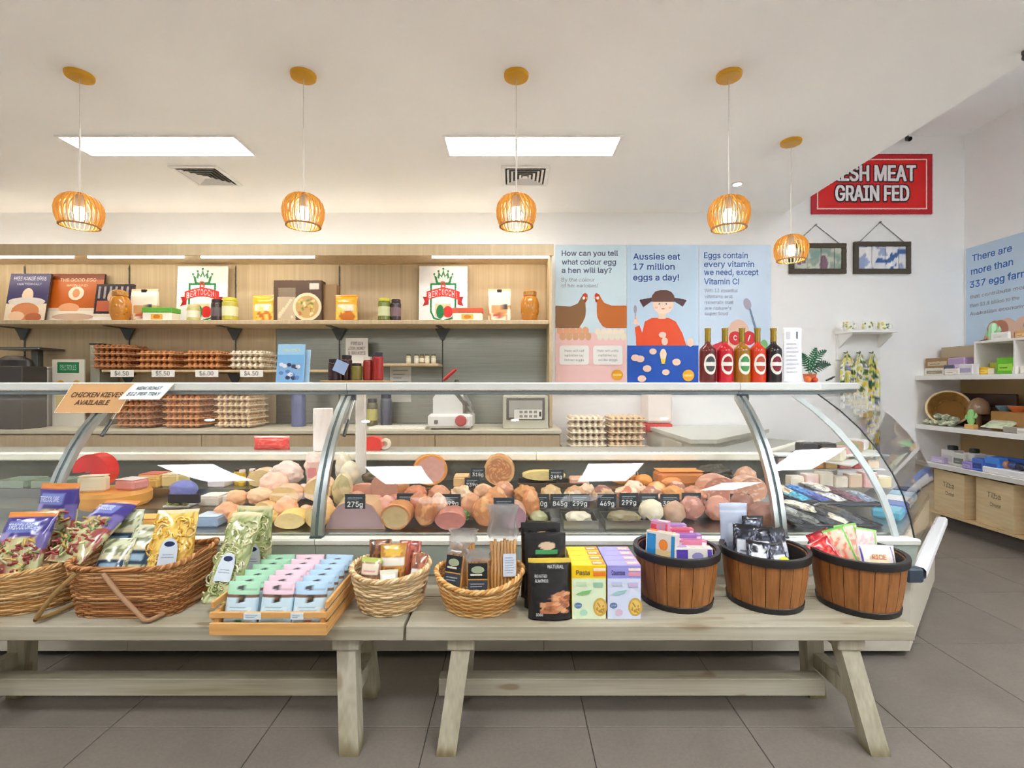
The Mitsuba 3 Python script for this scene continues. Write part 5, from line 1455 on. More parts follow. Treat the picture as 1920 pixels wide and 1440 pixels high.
for i in range(9):
    jar('mustard_jar', f'yellow preserve jar in the back row of the left bay, {["first", "second", "third", "fourth", "fifth", "sixth", "seventh", "eighth", "ninth"][i]} from the left', 'jar', X_(446 + 13.5 * i, 2.97), 2.97 - .03 * (i % 2), D3, .02, .095, L(216, 176, 40) if i % 4 != 3 else L(70, 46, 36), L(236, 226, 220) if i % 3 else L(54, 40, 36), L(240, 214, 90) if i % 4 != 3 else L(50, 40, 40), 'yellow jars in the left bay')
for i, (px, Y, z, w, h, c, tp, lab) in enumerate(((290, 2.94, D3, .12, .075, L(226, 186, 120), L(206, 110, 90), 'small tan cheese pack at the back of the left bay'), (330, 2.96, D3, .10, .07, L(232, 214, 150), L(236, 226, 196), 'small cream cheese pack at the back of the left bay'), (300, 2.93, D3 + .0, .05, .05, L(206, 166, 84), L(232, 206, 90), 'yellow labelled pack behind the big orange cheese'),
                                              (402, 2.70, D2, .11, .05, L(222, 214, 200), L(238, 234, 226), 'white wrapped cheese pack, left of a pair'), (446, 2.70, D2, .11, .05, L(226, 216, 206), L(240, 236, 230), 'white wrapped cheese pack, right of a pair'), (398, 2.48, D1, .12, .05, L(150, 176, 206), L(196, 216, 232), 'pale blue cheese pack behind the green pasta bag'), (415, 2.94, D3, .10, .06, L(236, 226, 226), L(240, 236, 236), 'small white tub left of the yellow jars'))):
    block('cheese_pack', lab, 'cheese', px, Y, z, w, .12, h, c, tp, .008)
k = thing('olive_pack', 'clear pack of green olives with a black band, left bay', 'olive pack')
for i in range(14):
    put('olive', one(ball(.014, .014, .017, 1), L(150, 162, 60), True, tr(X_(332, 2.62) - .045 + .022 * (i % 5), 2.625 + .02 * (i // 5), D2 + .016 + .022 * (i % 2))), 'gloss', k)
put('band', one(bx(X_(303, 2.53), X_(363, 2.53), 2.575, 2.59, Z_(941, 2.58) - .0, Z_(925, 2.58), .002), L(26, 28, 44)), 'satin', k)
put('tub', one(box(.14, .10, .012, .004), L(206, 210, 206)), 'gloss', k, T=tr(X_(332, 2.62), 2.655, D2))
lump_food('blue_bag', 'violet-blue vacuum pack behind the olives', 'cheese', 345, 2.80, D2, .075, .05, .055, L(120, 128, 196), 70)
dish('dark flat tray behind the white cheese packs, left bay', 460, 2.92, D3 - .05 + .05, .02, .02, .008, L(40, 30, 30)) if False else None
dish('long dark tray in front of the yellow jars, left bay', 478, 2.80, D2, .26, .08, .03, L(70, 44, 34))
# chicken pieces
for i, (px, Y, z, rx, rz, c, lab) in enumerate(((505, 2.50, D1, .075, .055, L(236, 190, 130), 'golden chicken roll with a pale end, front left of the poultry'), (578, 2.44, D1, .07, .06, L(232, 190, 120), 'golden chicken roll beside the middle support arm'), (540, 2.40, D1, .085, .045, L(228, 196, 116), 'flat golden chicken roll lowest in front of the poultry'),
                                            (530, 2.66, D2, .085, .06, L(240, 196, 160), 'peach chicken roll in the middle of the poultry'), (585, 2.68, D2, .08, .07, L(242, 208, 178), 'pale peach chicken roll behind the support arm'), (500, 2.86, D3, .07, .05, L(240, 206, 170), 'pale chicken roll at the back before the yellow jars'))):
    food_roll('chicken_roll', lab, 'chicken roll', px, Y, z, rx, rz, .16, c, L(232, 206, 150), 72 + i, rz_=(-18 if i < 2 else 8), amp=.08)
for i, (px, Y, z, c) in enumerate(((470, 2.48, D1, L(240, 178, 130)), (455, 2.62, D2, L(240, 196, 150)), (560, 2.58, D1, L(244, 196, 160)), (555, 2.80, D2, L(246, 222, 206)), (470, 2.44, D1, L(232, 180, 110)))):
    lump_food('chicken_piece', ['orange-pink chicken piece left of the golden rolls', 'peach chicken piece behind the golden rolls', 'pink chicken piece between the two golden rolls', 'whitish chicken piece below the yellow jars', 'tan chicken piece at the left front of the poultry'][i], 'chicken', px, Y, z, .055, .05, .045, c, 80 + i, None, .22)
t = thing('wrapped_cheese', 'pink and white wrapped cheese standing against the support arm', 'cheese')
put('body', one(box(.075, .06, .15, .008), L(240, 206, 196)), 'satin', t, T=tr(X_(588, 2.94), 2.95, D3))
put('paper_label', one(box(.05, .002, .06), L(226, 150, 150)), 'satin', t, T=tr(X_(588, 2.94), 2.918, D3 + .05))
for i, (px, Y, z, h, c) in enumerate(((634, 2.72, D2, .16, L(226, 216, 176)), (648, 2.92, D3, .15, L(232, 226, 200)), (632, 2.50, D1, .13, L(176, 172, 126)))):
    lump_food('wrapped_ham', ['cream wrapped ham leg right of the middle arm', 'paper-wrapped ham leg at the back right of the middle arm', 'greenish wrapped ham low beside the middle arm'][i], 'ham', px, Y, z, .055, .06, h / 2, c, 90 + i, None, .1)
# more of the heaped poultry and the filling of the middle bay
for i, (px, Y, z, rx, rz, c, lab) in enumerate(((478, 2.70, D2, .07, .05, L(242, 206, 166), 'pale cream chicken breast heap behind the white packs'), (505, 2.78, D2, .08, .075, L(246, 214, 190), 'large pale pink chicken heap in the middle of the poultry'), (548, 2.90, D3, .09, .075, L(246, 226, 214), 'whitish chicken heap at the back of the poultry'), (575, 2.96, D3 + .02, .07, .09, L(240, 224, 214), 'tall whitish wrapped chicken at the back by the arm'),
                                            (525, 2.58, D1, .07, .07, L(240, 190, 150), 'salmon chicken thigh heap among the golden rolls'), (590, 2.56, D1, .06, .075, L(240, 200, 160), 'peach chicken heap right against the support arm'), (440, 2.52, D1, .06, .05, L(236, 180, 140), 'orange-pink chicken thigh at the left front'), (485, 2.36 + .05, D1, .07, .045, L(226, 196, 120), 'yellow seasoned chicken at the very front'))):
    lump_food('chicken_piece', lab, 'chicken', px, Y, z, rx, .06, rz, c, 200 + i, None, .25, tuple(np.clip(np.array(c) * 1.12, 0, 1)), freq=3)
for i, (px, Y, z, rx, rz, c, c2, lab) in enumerate((
        (640, 2.62, D2, .05, .08, L(196, 186, 130), L(222, 206, 160), 'greenish herbed ham piece beside the middle arm'),
        (742, 2.52, D1, .055, .062, L(206, 136, 116), L(226, 170, 150), 'pink ham piece behind the square-faced roast'),
        (785, 2.56, D1, .05, .075, L(196, 130, 96), L(220, 160, 120), 'brown roast end behind the second price ticket'),
        (826, 2.55, D1, .05, .07, L(214, 170, 140), L(232, 200, 176), 'pale pork piece behind the corned beef'),
        (872, 2.56, D1, .055, .07, L(206, 150, 110), L(226, 180, 140), 'tan roast piece behind the green garnish'),
        (925, 2.58, D1, .06, .085, L(200, 140, 90), L(224, 170, 120), 'golden brown roast under the upright loaf'),
        (985, 2.56, D1, .045, .08, L(206, 140, 90), L(226, 170, 120), 'orange-brown roast right of the mauve salami'),
        (900, 2.72, D2, .055, .05, L(210, 160, 120), L(230, 190, 150), 'tan sliced meat heap before the upright loaf'),
        (945, 2.74, D2, .055, .055, L(196, 140, 110), L(222, 176, 140), 'brown-pink sliced meat heap below the upright loaf'),
        (745, 2.86, D3, .06, .055, L(236, 186, 160), L(240, 206, 190), 'pale pink sliced turkey left of the orange-rinded ham'),
        (700, 2.97, D3, .07, .04, L(96, 84, 66), L(130, 110, 90), 'dark smoked meat at the back left of the middle bay'),
        (652, 2.99, D3, .05, .09, L(230, 222, 196), L(240, 236, 220), 'paper-wrapped cheese at the back beside the post'),
        (1105, 2.76, D2, .05, .045, L(226, 200, 170), L(190, 120, 100), 'cream and red bacon heap in the middle row'),
        (1195, 2.78, D2, .055, .055, L(236, 216, 190), L(206, 120, 96), 'pale prosciutto heap below the smoked fillets'),
        (1240, 2.77, D2, .055, .05, L(230, 160, 96), L(240, 196, 140), 'orange smoked salmon heap below the slab'),
        (1285, 2.78, D2, .05, .05, L(220, 190, 160), L(170, 110, 90), 'mixed sliced meat heap below the slab'),
        (1300, 2.55, D1, .06, .06, L(176, 120, 100), L(206, 150, 130), 'brown-pink meat piece under the eighth ticket'),
        (1345, 2.54, D1, .065, .065, L(190, 130, 106), L(214, 160, 136), 'pink-brown pork piece behind the zip bag'),
        (1395, 2.56, D1, .06, .07, L(150, 100, 80), L(186, 130, 106), 'dark roast beef piece below the last ticket'),
        (1378, 2.93, D3, .07, .065, L(206, 160, 130), L(226, 186, 160), 'tan pork joint at the back by the right arm'))):
    lump_food('meat_piece', lab, 'meat', px, Y, z, rx, .05, rz, c, 230 + i, None, .2, c2, freq=2.6)
# far left: empty glass trays
for i, px in enumerate((40, 110)):
    dish(f'empty clear dish at the far left of the case, {["left", "right"][i]} one', px, 2.95, D3, .18, .16, .04, L(150, 164, 146), 'dish', 'gloss', 'empty dishes at the far left')

# --- right bay and wing
def fishtray(label, px, Y, z, w, d, col, rz_=0):
    t = thing('tray', label, 'tray')
    x = X_(px, Y)
    put('base', one(box(w, d, .008, .003), col, False, tr(x, Y, z) @ rot('z', rz_)), 'gloss', t)
    put('rim', one(tube([(-w / 2, -d / 2, .01), (w / 2, -d / 2, .01), (w / 2, d / 2, .01), (-w / 2, d / 2, .01)], .006, 6, True), col, True, tr(x, Y, z + .004) @ rot('z', rz_)), 'gloss', t)
    return tr(x, Y, z + .009) @ rot('z', rz_)


T1 = fishtray('black tray with dark vacuum packs, front of the right bay', 1552, 2.50, D1, .42, .18, L(38, 40, 44))
T2 = fishtray('dark tray of blue fish packs, middle of the right bay', 1556, 2.74, D2, .44, .20, L(40, 52, 60), -6)


def vac(label, T, x, y, z, w, h, c, rz, seed, hi=1.8):
    k = thing('vacuum_pack', label, 'fish pack')
    c = np.array(c)
    put('bag', bag(w, h, .026, art(tuple(c), ('n', 5, .58, tuple(np.clip(c * hi, 0, 1)), 0, 1), ('n', 9, .66, tuple(np.clip(c * .45, 0, 1)), 0, 1), ('b', .93, 1, L(170, 172, 170))), 'pillow', seed, .006, 28, 24), 'gloss', k, T=T @ tr(x, y, z) @ rot('z', rz) @ rot('x', -80))


for i, (nm, c, x, y, z, rz) in enumerate((('dark smoked', L(46, 50, 54), -.17, -.075, .014, 34), ('grey smoked', L(96, 100, 96), -.10, -.085, .016, 38), ('blackish', L(40, 44, 50), -.02, -.085, .014, 36), ('beige', L(206, 204, 176), .05, -.08, .018, 40), ('slate', L(54, 62, 70), .12, -.08, .014, 38), ('silver grey', L(150, 154, 150), -.14, -.02, .036, 40), ('charcoal', L(36, 38, 42), .0, -.03, .038, 42), ('olive black', L(60, 60, 50), .10, -.02, .036, 36), ('pale cream', L(222, 216, 190), -.05, .0, .052, 44))):
    vac(f'{nm} fish pack lying on the black tray in the right bay', T1, x, y, z, .085, .16, c, rz, 300 + i)
for i, (nm, c, x, y, z, rz) in enumerate((('teal', L(60, 150, 176), -.15, -.07, .014, 30), ('deep blue', L(60, 80, 160), -.06, -.075, .016, 34), ('white', L(214, 216, 212), .03, -.07, .014, 30), ('plum', L(110, 66, 84), .12, -.07, .014, 30), ('grey-blue', L(120, 140, 160), .19, -.06, .014, 26), ('bright blue', L(54, 120, 190), -.1, -.02, .036, 38), ('orange and cream', L(226, 196, 160), -.19, .0, .034, 30), ('maroon', L(96, 60, 66), .08, -.02, .036, 34), ('pale ivory', L(226, 222, 204), .0, .0, .052, 36))):
    vac(f'{nm} fish pack lying on the dark tray in the right bay', T2, x, y, z, .085, .15, c, rz, 320 + i)
for i in range(7):
    block('sliced_pack', ['cream', 'pale pink', 'ivory', 'beige', 'tan', 'rose', 'buttery'][i] + ' sliced cheese pack in the row behind the blue fish packs', 'cheese', 1490 + 27 * i, 2.895, D3, .078, .07, .065 + .012 * (i % 3), [L(236, 226, 200), L(226, 196, 186), L(236, 228, 206), L(226, 214, 190), L(216, 190, 156), L(224, 176, 170), L(238, 224, 176)][i], L(240, 236, 226), .006)
# riser with tubs
t = thing('riser_shelf', 'clear two-tier riser with tubs at the back of the right bay', 'riser')
ra, rb, ry = X_(1448, 2.98), X_(1655, 2.98), 2.98
put('shelf', one(bx(ra, rb, ry - .06, ry + .06, .862, .872, .002), L(222, 232, 226)), 'gloss', t)
put('shelf', one(bx(ra, rb, ry - .03, ry + .07, .775, .783, .002), L(214, 224, 218)), 'gloss', t)
for x in (ra + .01, rb - .01): put('leg', one(bx(x - .008, x + .008, ry + .04, ry + .056, D3, .862), L(206, 216, 212)), 'gloss', t)
for i, px in enumerate((1512, 1546)):
    block('black_tub', f'black food tub on the top riser shelf, {["left", "right"][i]} of two', 'tub', px, 2.98, .8732, .095, .09, .062, L(46, 42, 42), L(70, 66, 66), .006)
for i in range(7):
    block('dip_tub', ['pink', 'salmon', 'orange', 'yellow', 'rose', 'red', 'cream'][i] + ' square dip tub on the lower riser shelf', 'dip tub', 1475 + 26 * i, 2.99, .7842, .07, .07, .05, [L(222, 170, 160), L(226, 150, 130), L(230, 164, 90), L(236, 196, 110), L(214, 130, 130), L(190, 80, 80), L(236, 216, 190)][i], L(240, 230, 222), .005)
# wing
for i, sx in enumerate((.25, .42, .59, .76, .93)):
    q = seg2(sx + .06, .14, 0)
    k = thing('wing_pack', ['turquoise', 'deep blue', 'white', 'pale blue', 'navy'][i] + ' fish pack lying low behind the angled wing glass', 'fish pack')
    put('body', one(box(.15, .13, .05, .012), [L(70, 160, 186), L(60, 100, 170), L(222, 226, 226), L(140, 190, 216), L(44, 66, 110)][i]), 'gloss', k, T=tr(q[0], q[1], D1) @ rot('z', 45))
    q = seg2(sx + .18, .42, 0)
    k = thing('wing_tub', ['cream', 'pink', 'green', 'tan', 'white'][i] + ' food tub standing on the glass shelf of the angled wing', 'tub')
    put('body', one(box(.12, .12, .07, .01), [L(226, 216, 190), L(220, 170, 160), L(150, 170, 130), L(190, 160, 120), L(232, 230, 226)][i]), 'satin', k, T=tr(q[0], q[1], .8445) @ rot('z', 45))


# let the heaped pieces settle side by side: nudge apart what would sit in one another, then shrink a little what still would
def world(k):
    d = scene[k]; m = np.array(T4(d['to_world']).matrix) if 'to_world' in d else np.eye(4)
    return meshkit.WRITTEN[d['filename']][0] @ m[:3, :3].T + m[:3, 3], m


parts_of = {h: [k for k in scene if k == h or k.startswith(h + '__')] for h in HEAP}
lo = np.array([np.min([world(k)[0].min(0) for k in parts_of[h]], 0) for h in HEAP]); hi = np.array([np.max([world(k)[0].max(0) for k in parts_of[h]], 0) for h in HEAP])
C0, Hf = (lo + hi) / 2, (hi - lo) / 2
Cn, S = C0.copy(), np.ones(len(HEAP))
for it in range(140):
    moved = False
    for i in range(len(HEAP)):
        for j in range(i + 1, len(HEAP)):
            d = Cn[j] - Cn[i]; s = Hf[i] * S[i] + Hf[j] * S[j]
            q = np.linalg.norm(d / s)
            if q < .985:
                moved = True
                u = np.array([d[0] / s[0] + .02 * (j - i > 3), d[1] / s[1]]); u /= np.linalg.norm(u) + 1e-6
                p = (1 - q) * .5
                Cn[j, :2] += u * s[:2] * p * .5; Cn[i, :2] -= u * s[:2] * p * .5
                if it > 40: S[i] = max(.86, S[i] * .996); S[j] = max(.86, S[j] * .996)
    for i in range(len(HEAP)):
        z = lo[i, 2]; e = step_end(z); b = {2.6: 2.37, 2.85: 2.603, 3.048: 2.853}[e]; h = Hf[i, 1] * S[i]
        Cn[i, 0] = np.clip(Cn[i, 0], C0[i, 0] - .05, C0[i, 0] + .05)
        Cn[i, 1] = np.clip(Cn[i, 1], min(b + h, e - h), max(b + h, e - h) if b + h < e - h else e - h)
    if not moved: break
for i, h in enumerate(HEAP):
    b = np.array([C0[i, 0], C0[i, 1], lo[i, 2]]); n = np.array([Cn[i, 0], Cn[i, 1], lo[i, 2]])
    M4 = tr(*n) @ scl(S[i]) @ tr(*-b)
    for k in parts_of[h]:
        m = world(k)[1]
        scene[k]['to_world'] = T4((M4 @ m).tolist())
# --- price tickets on stalks
tick = [(666, 938, 2.40, D1, '275g'), (762, 936, 2.58, D1, '309g'), (846, 937, 2.58, D1, '199g'), (885, 903, 2.84, D2, '239g'), (896, 884, 2.88, D3, '318g'), (945, 945, 2.36, D1, '150g'),
        (1012, 937, 2.58, D1, '490g'), (1050, 937, 2.58, D1, '845g'), (1087, 937, 2.58, D1, '299g'), (1138, 937, 2.58, D1, '469g'), (1179, 935, 2.59, D1, '299g'), (1216, 936, 2.58, D1, '315g'), (1256, 937, 2.59, D1, '395g'), (1296, 935, 2.58, D1, '355g'), (1387, 937, 2.58, D1, '319g'), (1043, 888, 2.865, D3, '249g'), (1181, 880, 2.89, D3, '215g')]
for i, (px, py, Y, z, s) in enumerate(tick):
    t = thing('price_ticket', f'black price ticket reading {s}, ' + ['on the half ham', 'left of three beside the roasts', 'right of the roast tickets', 'small one above the corned beef', 'before the round speckled loaf', 'behind the cracker bag', 'first of the long row', 'second of the long row', 'third of the long row', 'fourth of the long row', 'fifth of the long row', 'sixth of the long row', 'seventh of the long row', 'eighth of the long row', 'alone near the right arm', 'on the yellow cheese log', 'by the smoked fillets'][i], 'price ticket', 'black price tickets in the case')
    x, zc = X_(px, Y), Z_(py, Y); w, h = (.10, .072) if py > 910 else (.085, .058)
    put('card', one(bx(x - w / 2, x + w / 2, Y - .002, Y + .002, zc - h / 2, zc + h / 2, .001), L(40, 50, 58)), 'satin', t)
    put('stalk', one(tube([(x, Y + .003, z), (x, Y + .003, zc)], .0022, 6), L(60, 60, 60), True), 'satin', t)
    p = Print([x - w / 2, Y - .002, zc - h / 2], [w, 0, 0], [0, 0, h], .0005)
    p.text(s, .5, .14, .34, L(226, 230, 226), w=.76, bold=True, align='c').rect(.14, .70, .86, .78, L(128, 142, 146)).rect(.14, .58, .7, .63, L(110, 124, 128))
    put('lettering', p.m, 'matte', t)
# ---------------------------------------------------------------- baskets
def outline(kind, n, rx, ry):
    a = np.arange(n) * 2 * PI / n
    if kind == 'round': return np.stack([rx * np.cos(a), ry * np.sin(a)], 1)
    p = .42
    return np.stack([rx * np.sign(np.cos(a)) * np.abs(np.cos(a)) ** p, ry * np.sign(np.sin(a)) * np.abs(np.sin(a)) ** p], 1)


def basket(name, label, X, Y, kind, base, top, h, cols, rows, stakes, rim_r=.009, wave=None, seed=0):
    """woven basket: stakes, weavers that pass in front of and behind them, a twisted rim; wave(angle) raises the rim"""
    t = thing(name, label, 'basket')
    n = stakes * 6
    g = np.random.default_rng(seed)
    th = np.arange(n) * 2 * PI / n
    wv = (lambda a: 0 * a) if wave is None else wave
    T = tr(X, Y, HB)
    def at_(q, off=0.0, m=n):
        o = outline(kind, m, base[0] + (top[0] - base[0]) * q ** .8, base[1] + (top[1] - base[1]) * q ** .8)
        nn = o / np.linalg.norm(o, axis=1, keepdims=True)
        a = np.arange(m) * 2 * PI / m
        return np.column_stack([o + nn * (np.asarray(off)[:, None] if np.ndim(off) else off), q * (h + wv(a))])
    w = M()
    pitch = h / rows
    for i in range(rows):
        q = (i + .5) / rows
        off = .0032 * np.cos(th * stakes / 2 + PI * (i % 2))
        c = np.array(cols[g.integers(len(cols))]) * g.uniform(.66, 1.22)
        w.add(tube(at_(q, off), pitch * .52, 5, True), np.clip(c, 0, 1), True)
    put('weave', w, 'matte', t, T=T, kind='stuff')
    s = M()
    for j in range(stakes):
        pts = np.array([at_(q)[j * 6] for q in np.linspace(0.02, 1, 7)])
        s.add(tube(pts, .0032, 5), np.array(cols[0]) * .85, True)
    put('stake', s, 'matte', t, T=T, kind='stuff')
    r = M(); a = np.arange(n * 2) * 2 * PI / (n * 2)
    b2 = at_(1.0, 0, n * 2)
    for k in range(3):
        ph = 2 * PI * k / 3; f = stakes * .8
        f = round(f)
        nn = b2[:, :2] / np.linalg.norm(b2[:, :2], axis=1, keepdims=True)
        pts = b2 + np.column_stack([nn * (rim_r * .6 * np.cos(a * f + ph))[:, None], rim_r * .6 * np.sin(a * f + ph) + rim_r * .5])
        r.add(tube(pts, rim_r * .62, 5, True), np.clip(np.array(cols[k % len(cols)]) * g.uniform(.95, 1.2), 0, 1), True)
    put('rim', r, 'matte', t, T=T)
    o = outline(kind, 48, base[0] * .985, base[1] * .985)
    v, f = prism(o, .006); put('base', one((v, f), np.array(cols[0]) * .7), 'matte', t, T=T)
    return t


TAN = [L(196, 156, 102), L(178, 132, 80), L(212, 178, 128)]
BROWN = [L(164, 114, 70), L(142, 92, 54), L(186, 138, 90)]
CREAM = [L(206, 178, 134), L(190, 158, 112), L(220, 198, 156)]
HONEY = [L(206, 160, 98), L(188, 136, 76), L(220, 182, 124)]
basket('oval_basket', 'light oval wicker basket of pasta bags, cut by the left frame edge', -1.965, 1.965, 'round', (.19, .13), (.235, .165), .168, TAN, 20, 26, wave=lambda a: .010 * np.cos(a) ** 2 + .012 * np.sin(a))
bk = basket('rectangular_basket', 'brown rectangular wicker basket with folded handles, holding crackers and yellow pasta', -1.462, 1.965, 'rect', (.195, .135), (.225, .155), .185, BROWN, 23, 34, wave=lambda a: .012 * np.cos(a) ** 2 + .014 * np.maximum(0, np.cos(a - .6)) ** 6)
for i, pts in enumerate(([(-1.60, 1.800, .600), (-1.665, 1.782, .53), (-1.725, 1.780, .447), (-1.735, 1.785, .437), (-1.722, 1.82, .434), (-1.705, 1.93, .434)], [(-1.50, 1.800, .598), (-1.43, 1.785, .53), (-1.335, 1.783, .437), (-1.322, 1.79, .433), (-1.305, 1.84, .434), (-1.245, 1.99, .445)])):
    put('handle', one(tube(pts, .0085, 8), [L(150, 118, 72), L(164, 128, 98)][i], True), 'matte', bk)
basket('round_basket', 'pale round wicker basket of small snack packs between crate and breadstick basket', -.481, 1.955, 'round', (.116, .118), (.150, .156), .142, CREAM, 16, 22, wave=lambda a: .010 * np.cos(a) ** 2)
basket('low_basket', 'low honey coloured wicker basket of breadsticks, left of the black nut bags', -.128, 1.955, 'round', (.132, .125), (.172, .164), .112, HONEY, 14, 24, wave=lambda a: .028 * np.cos(a) ** 2 - .006, seed=3)

# ---- pasta bags in the oval basket
def pasta_mix(n, box_, cols, seed, l=.032, r=.0042):
    g = np.random.default_rng(seed); m = M()
    for i in range(n):
        c = np.array([g.uniform(-1, 1) * box_[0], g.uniform(-1, 1) * box_[1], g.uniform(0, 1) * box_[2]])
        d = g.normal(size=3); d /= np.linalg.norm(d)
        k = np.cross(d, g.normal(size=3)) * .35
        p = [c - d * l / 2, c + k * l * .3, c + d * l / 2]
        m.add(tube(p, r, 5), np.array(cols[g.integers(len(cols))]) * g.uniform(.8, 1.15), True)
    return m


TRI = [L(196, 206, 150), L(150, 60, 62), L(206, 176, 96), L(120, 140, 84), L(166, 84, 84), L(214, 200, 168)]
for i, (px, Y, z, lean, rz, lab) in enumerate(((116, 1.895, .606, 52, -14, 'tricolour pasta bag with blue-purple header, right in the oval basket'), (14, 1.885, .50, 24, 6, 'tricolour pasta bag with blue-purple header, left in the oval basket'), (96, 2.075, .57, 8, -6, 'tricolour pasta bag with blue-purple header, standing behind the other bags'))):
    t = thing('pasta_bag', lab, 'pasta bag', 'tricolour pasta bags')
    T = tr(X_(px, Y), Y, z) @ rot('z', rz) @ rot('x', -lean)
    fn = art(L(186, 172, 126), ('n', 9, .55, L(150, 76, 74), 0, .70), ('n', 7, .62, L(196, 200, 150), 0, .70), ('b', .66, .93, L(62, 52, 128)), ('b', .93, 1, L(214, 136, 66)), ('r', -.7, .72, .5, .86, L(120, 132, 196)), ('r', -1, .58, -.55, .70, L(150, 140, 190)), ('r', .6, .5, 1, .70, L(110, 100, 160)))
    put('bag', bag(.185, .30, .060, fn, 'pillow', 20 + i, .006), 'gloss', t, T=T)
    put('pasta', pasta_mix(90, (.075, .006, .17), TRI, 40 + i), 'satin', t, kind='stuff', T=T @ tr(0, -.028, .015))
    p = Print([-.065, -.034, .225], [1, 0, 0], [0, 0, 1]); p.text('TRICOLORE', .06, .0, .022, L(206, 210, 236), w=.09, align='c', bold=True)
    put('lettering', p.m, 'satin', t, T=T)
# ---- rectangular basket
for i, (px, Y, z, lean, rz, w, h, lab) in enumerate(((187, 1.89, .465, 30, 4, .12, .23, 'pale cracker pack with dark blue label, left front in the rectangular basket'), (236, 1.93, .465, 28, -2, .13, .27, 'pale cracker pack with dark blue label, beside the yellow pasta'), (218, 2.03, .52, 14, 0, .15, .25, 'pale green cracker pack standing behind the other cracker packs'))):
    t = thing('cracker_pack', lab, 'cracker pack', 'cracker packs in the rectangular basket')
    fn = art(L(206, 210, 178), ('n', 14, .74, L(120, 126, 96), 0, 1), ('r', -.9, .42, .9, .62, L(36, 60, 84)), ('r', -.6, .47, .5, .56, L(150, 180, 200)), ('b', .62, .68, L(214, 206, 170)), ('e', -.2, .12, .26, .12, L(190, 140, 80)), ('e', .6, .12, .24, .12, L(186, 134, 76)), ('r', -.6, .74, .6, .80, L(120, 124, 90)))
    put('bag', bag(w, h, .045, fn, 'pillow', 50 + i), 'gloss', t, T=tr(X_(px, Y), Y, z) @ rot('z', rz) @ rot('x', -lean))


def tall_pasta(label, px, Y, z, w, h, lean, rz, cols, body, seed, ribbon, up=.06):
    t = thing('pasta_bag', label, 'pasta bag')
    T = tr(X_(px, Y), Y, z) @ rot('z', rz) @ rot('x', -lean)
    fn = art(body, ('n', 8, .5, tuple(np.clip(np.array(cols[1]), 0, 1)), 0, 1), ('n', 13, .6, tuple(np.clip(np.array(cols[2]), 0, 1)), 0, 1), ('b', .95, 1, L(226, 216, 170)))
    put('bag', bag(w, h, .075, fn, 'stand', seed, .010), 'gloss', t, T=T)
    g = np.random.default_rng(seed); m = M()
    for i in range(130):                                  # curled ribbons of pasta under the film
        cx, cz = g.uniform(-.42, .42) * w, g.uniform(.06, .86) * h
        th = .0375 * max(0, 1 - (cz / h) ** 2.2) ** .8 * max(.2, 1 - (2 * cx / w) ** 2) ** .45
        a0, da, r = g.uniform(0, 6.3), g.uniform(1.5, 4), g.uniform(.008, .024)
        tt = np.linspace(0, 1, 9)
        pts = np.column_stack([cx + r * np.cos(a0 + da * tt), -th - .002 + .004 * np.sin(tt * 6 + i), cz + r * np.sin(a0 + da * tt)])
        m.add(tube(pts, ribbon, 4), np.clip(np.array(cols[g.integers(len(cols))]) * g.uniform(.8, 1.15), 0, 1), True)
    put('pasta', m, 'satin', t, kind='stuff', T=T)
    # oval white label with a dark badge
    p = Print([0, -.0455, up], [1, 0, 0], [0, 0, 1], .0006)
    o = [(-.036 + .012, .02), (.036 + .012, .02), (.034 + .012, .085)] + [(.012 + .032 * math.cos(a), .09 + .034 * math.sin(a)) for a in np.linspace(0, PI, 12)] + [(-.034 + .012, .085)]
    p.poly(o, L(206, 218, 228)).ell(.012, .102, .020, .010, L(26, 40, 84)).rect(-.012, .05, .036, .053, L(150, 164, 186)).rect(-.008, .06, .032, .063, L(150, 164, 186))
    put('paper_label', p.m, 'satin', t, T=T)


YC = [L(226, 188, 80), L(240, 208, 110), L(206, 158, 56), L(236, 216, 150)]
GC = [L(214, 210, 160), L(178, 184, 128), L(140, 152, 96), L(222, 220, 190)]
tall_pasta('yellow ribbon pasta bag with white label in the rectangular basket', 312, 1.945, .492, .165, .295, 16, 4, YC, L(222, 186, 92), 61, .0034)
tall_pasta('tall green ribbon pasta bag with white label, standing left of the slatted crate', 412, 1.865, HB + .034, .135, .345, 26, -10, GC, L(196, 198, 152), 62, .0034)
tall_pasta('second green pasta bag, standing close behind the slatted crate', 474, 2.12, HB + .006, .15, .335, 4, 4, GC, L(190, 194, 150), 63, .0034)
# ---- slatted crate with little packs
ct = thing('slatted_crate', 'low slatted wooden crate full of small pale blue packs', 'crate')
c0, c1, cy0, cy1 = -1.052, -.644, 1.703, 2.10
for z0, z1, hh in ((HB, HB + .042, 0), (HB + .060, HB + .080, 0)):
    put('slat', one(bx(c0, c1, cy0, cy0 + .010, z0, z1, .0015), (1, 1, 1)), 'crate_wood', ct)
for z0, z1 in ((HB, HB + .034), (HB + .048, HB + .074), (HB + .088, HB + .112)):
    for xa in (c0, c1 - .010): put('slat', one(bx(xa, xa + .010, cy0 + .011, cy1 - .011, z0, z1, .0015), (1, 1, 1)), 'crate_wood', ct)
    put('slat', one(bx(c0, c1, cy1 - .010, cy1, z0, z1, .0015), (1, 1, 1)), 'crate_wood', ct)
for xa in (c0 + .011, c1 - .026):
    for ya in (cy0 + .011, cy1 - .026): put('corner_post', one(bx(xa, xa + .015, ya, ya + .015, HB, HB + (.08 if ya < 1.8 else .112), .001), (1, 1, 1)), 'crate_wood', ct)
put('bottom', one(bx(c0 + .011, c1 - .011, cy0 + .011, cy1 - .011, HB, HB + .008), (1, 1, 1)), 'crate_wood', ct)
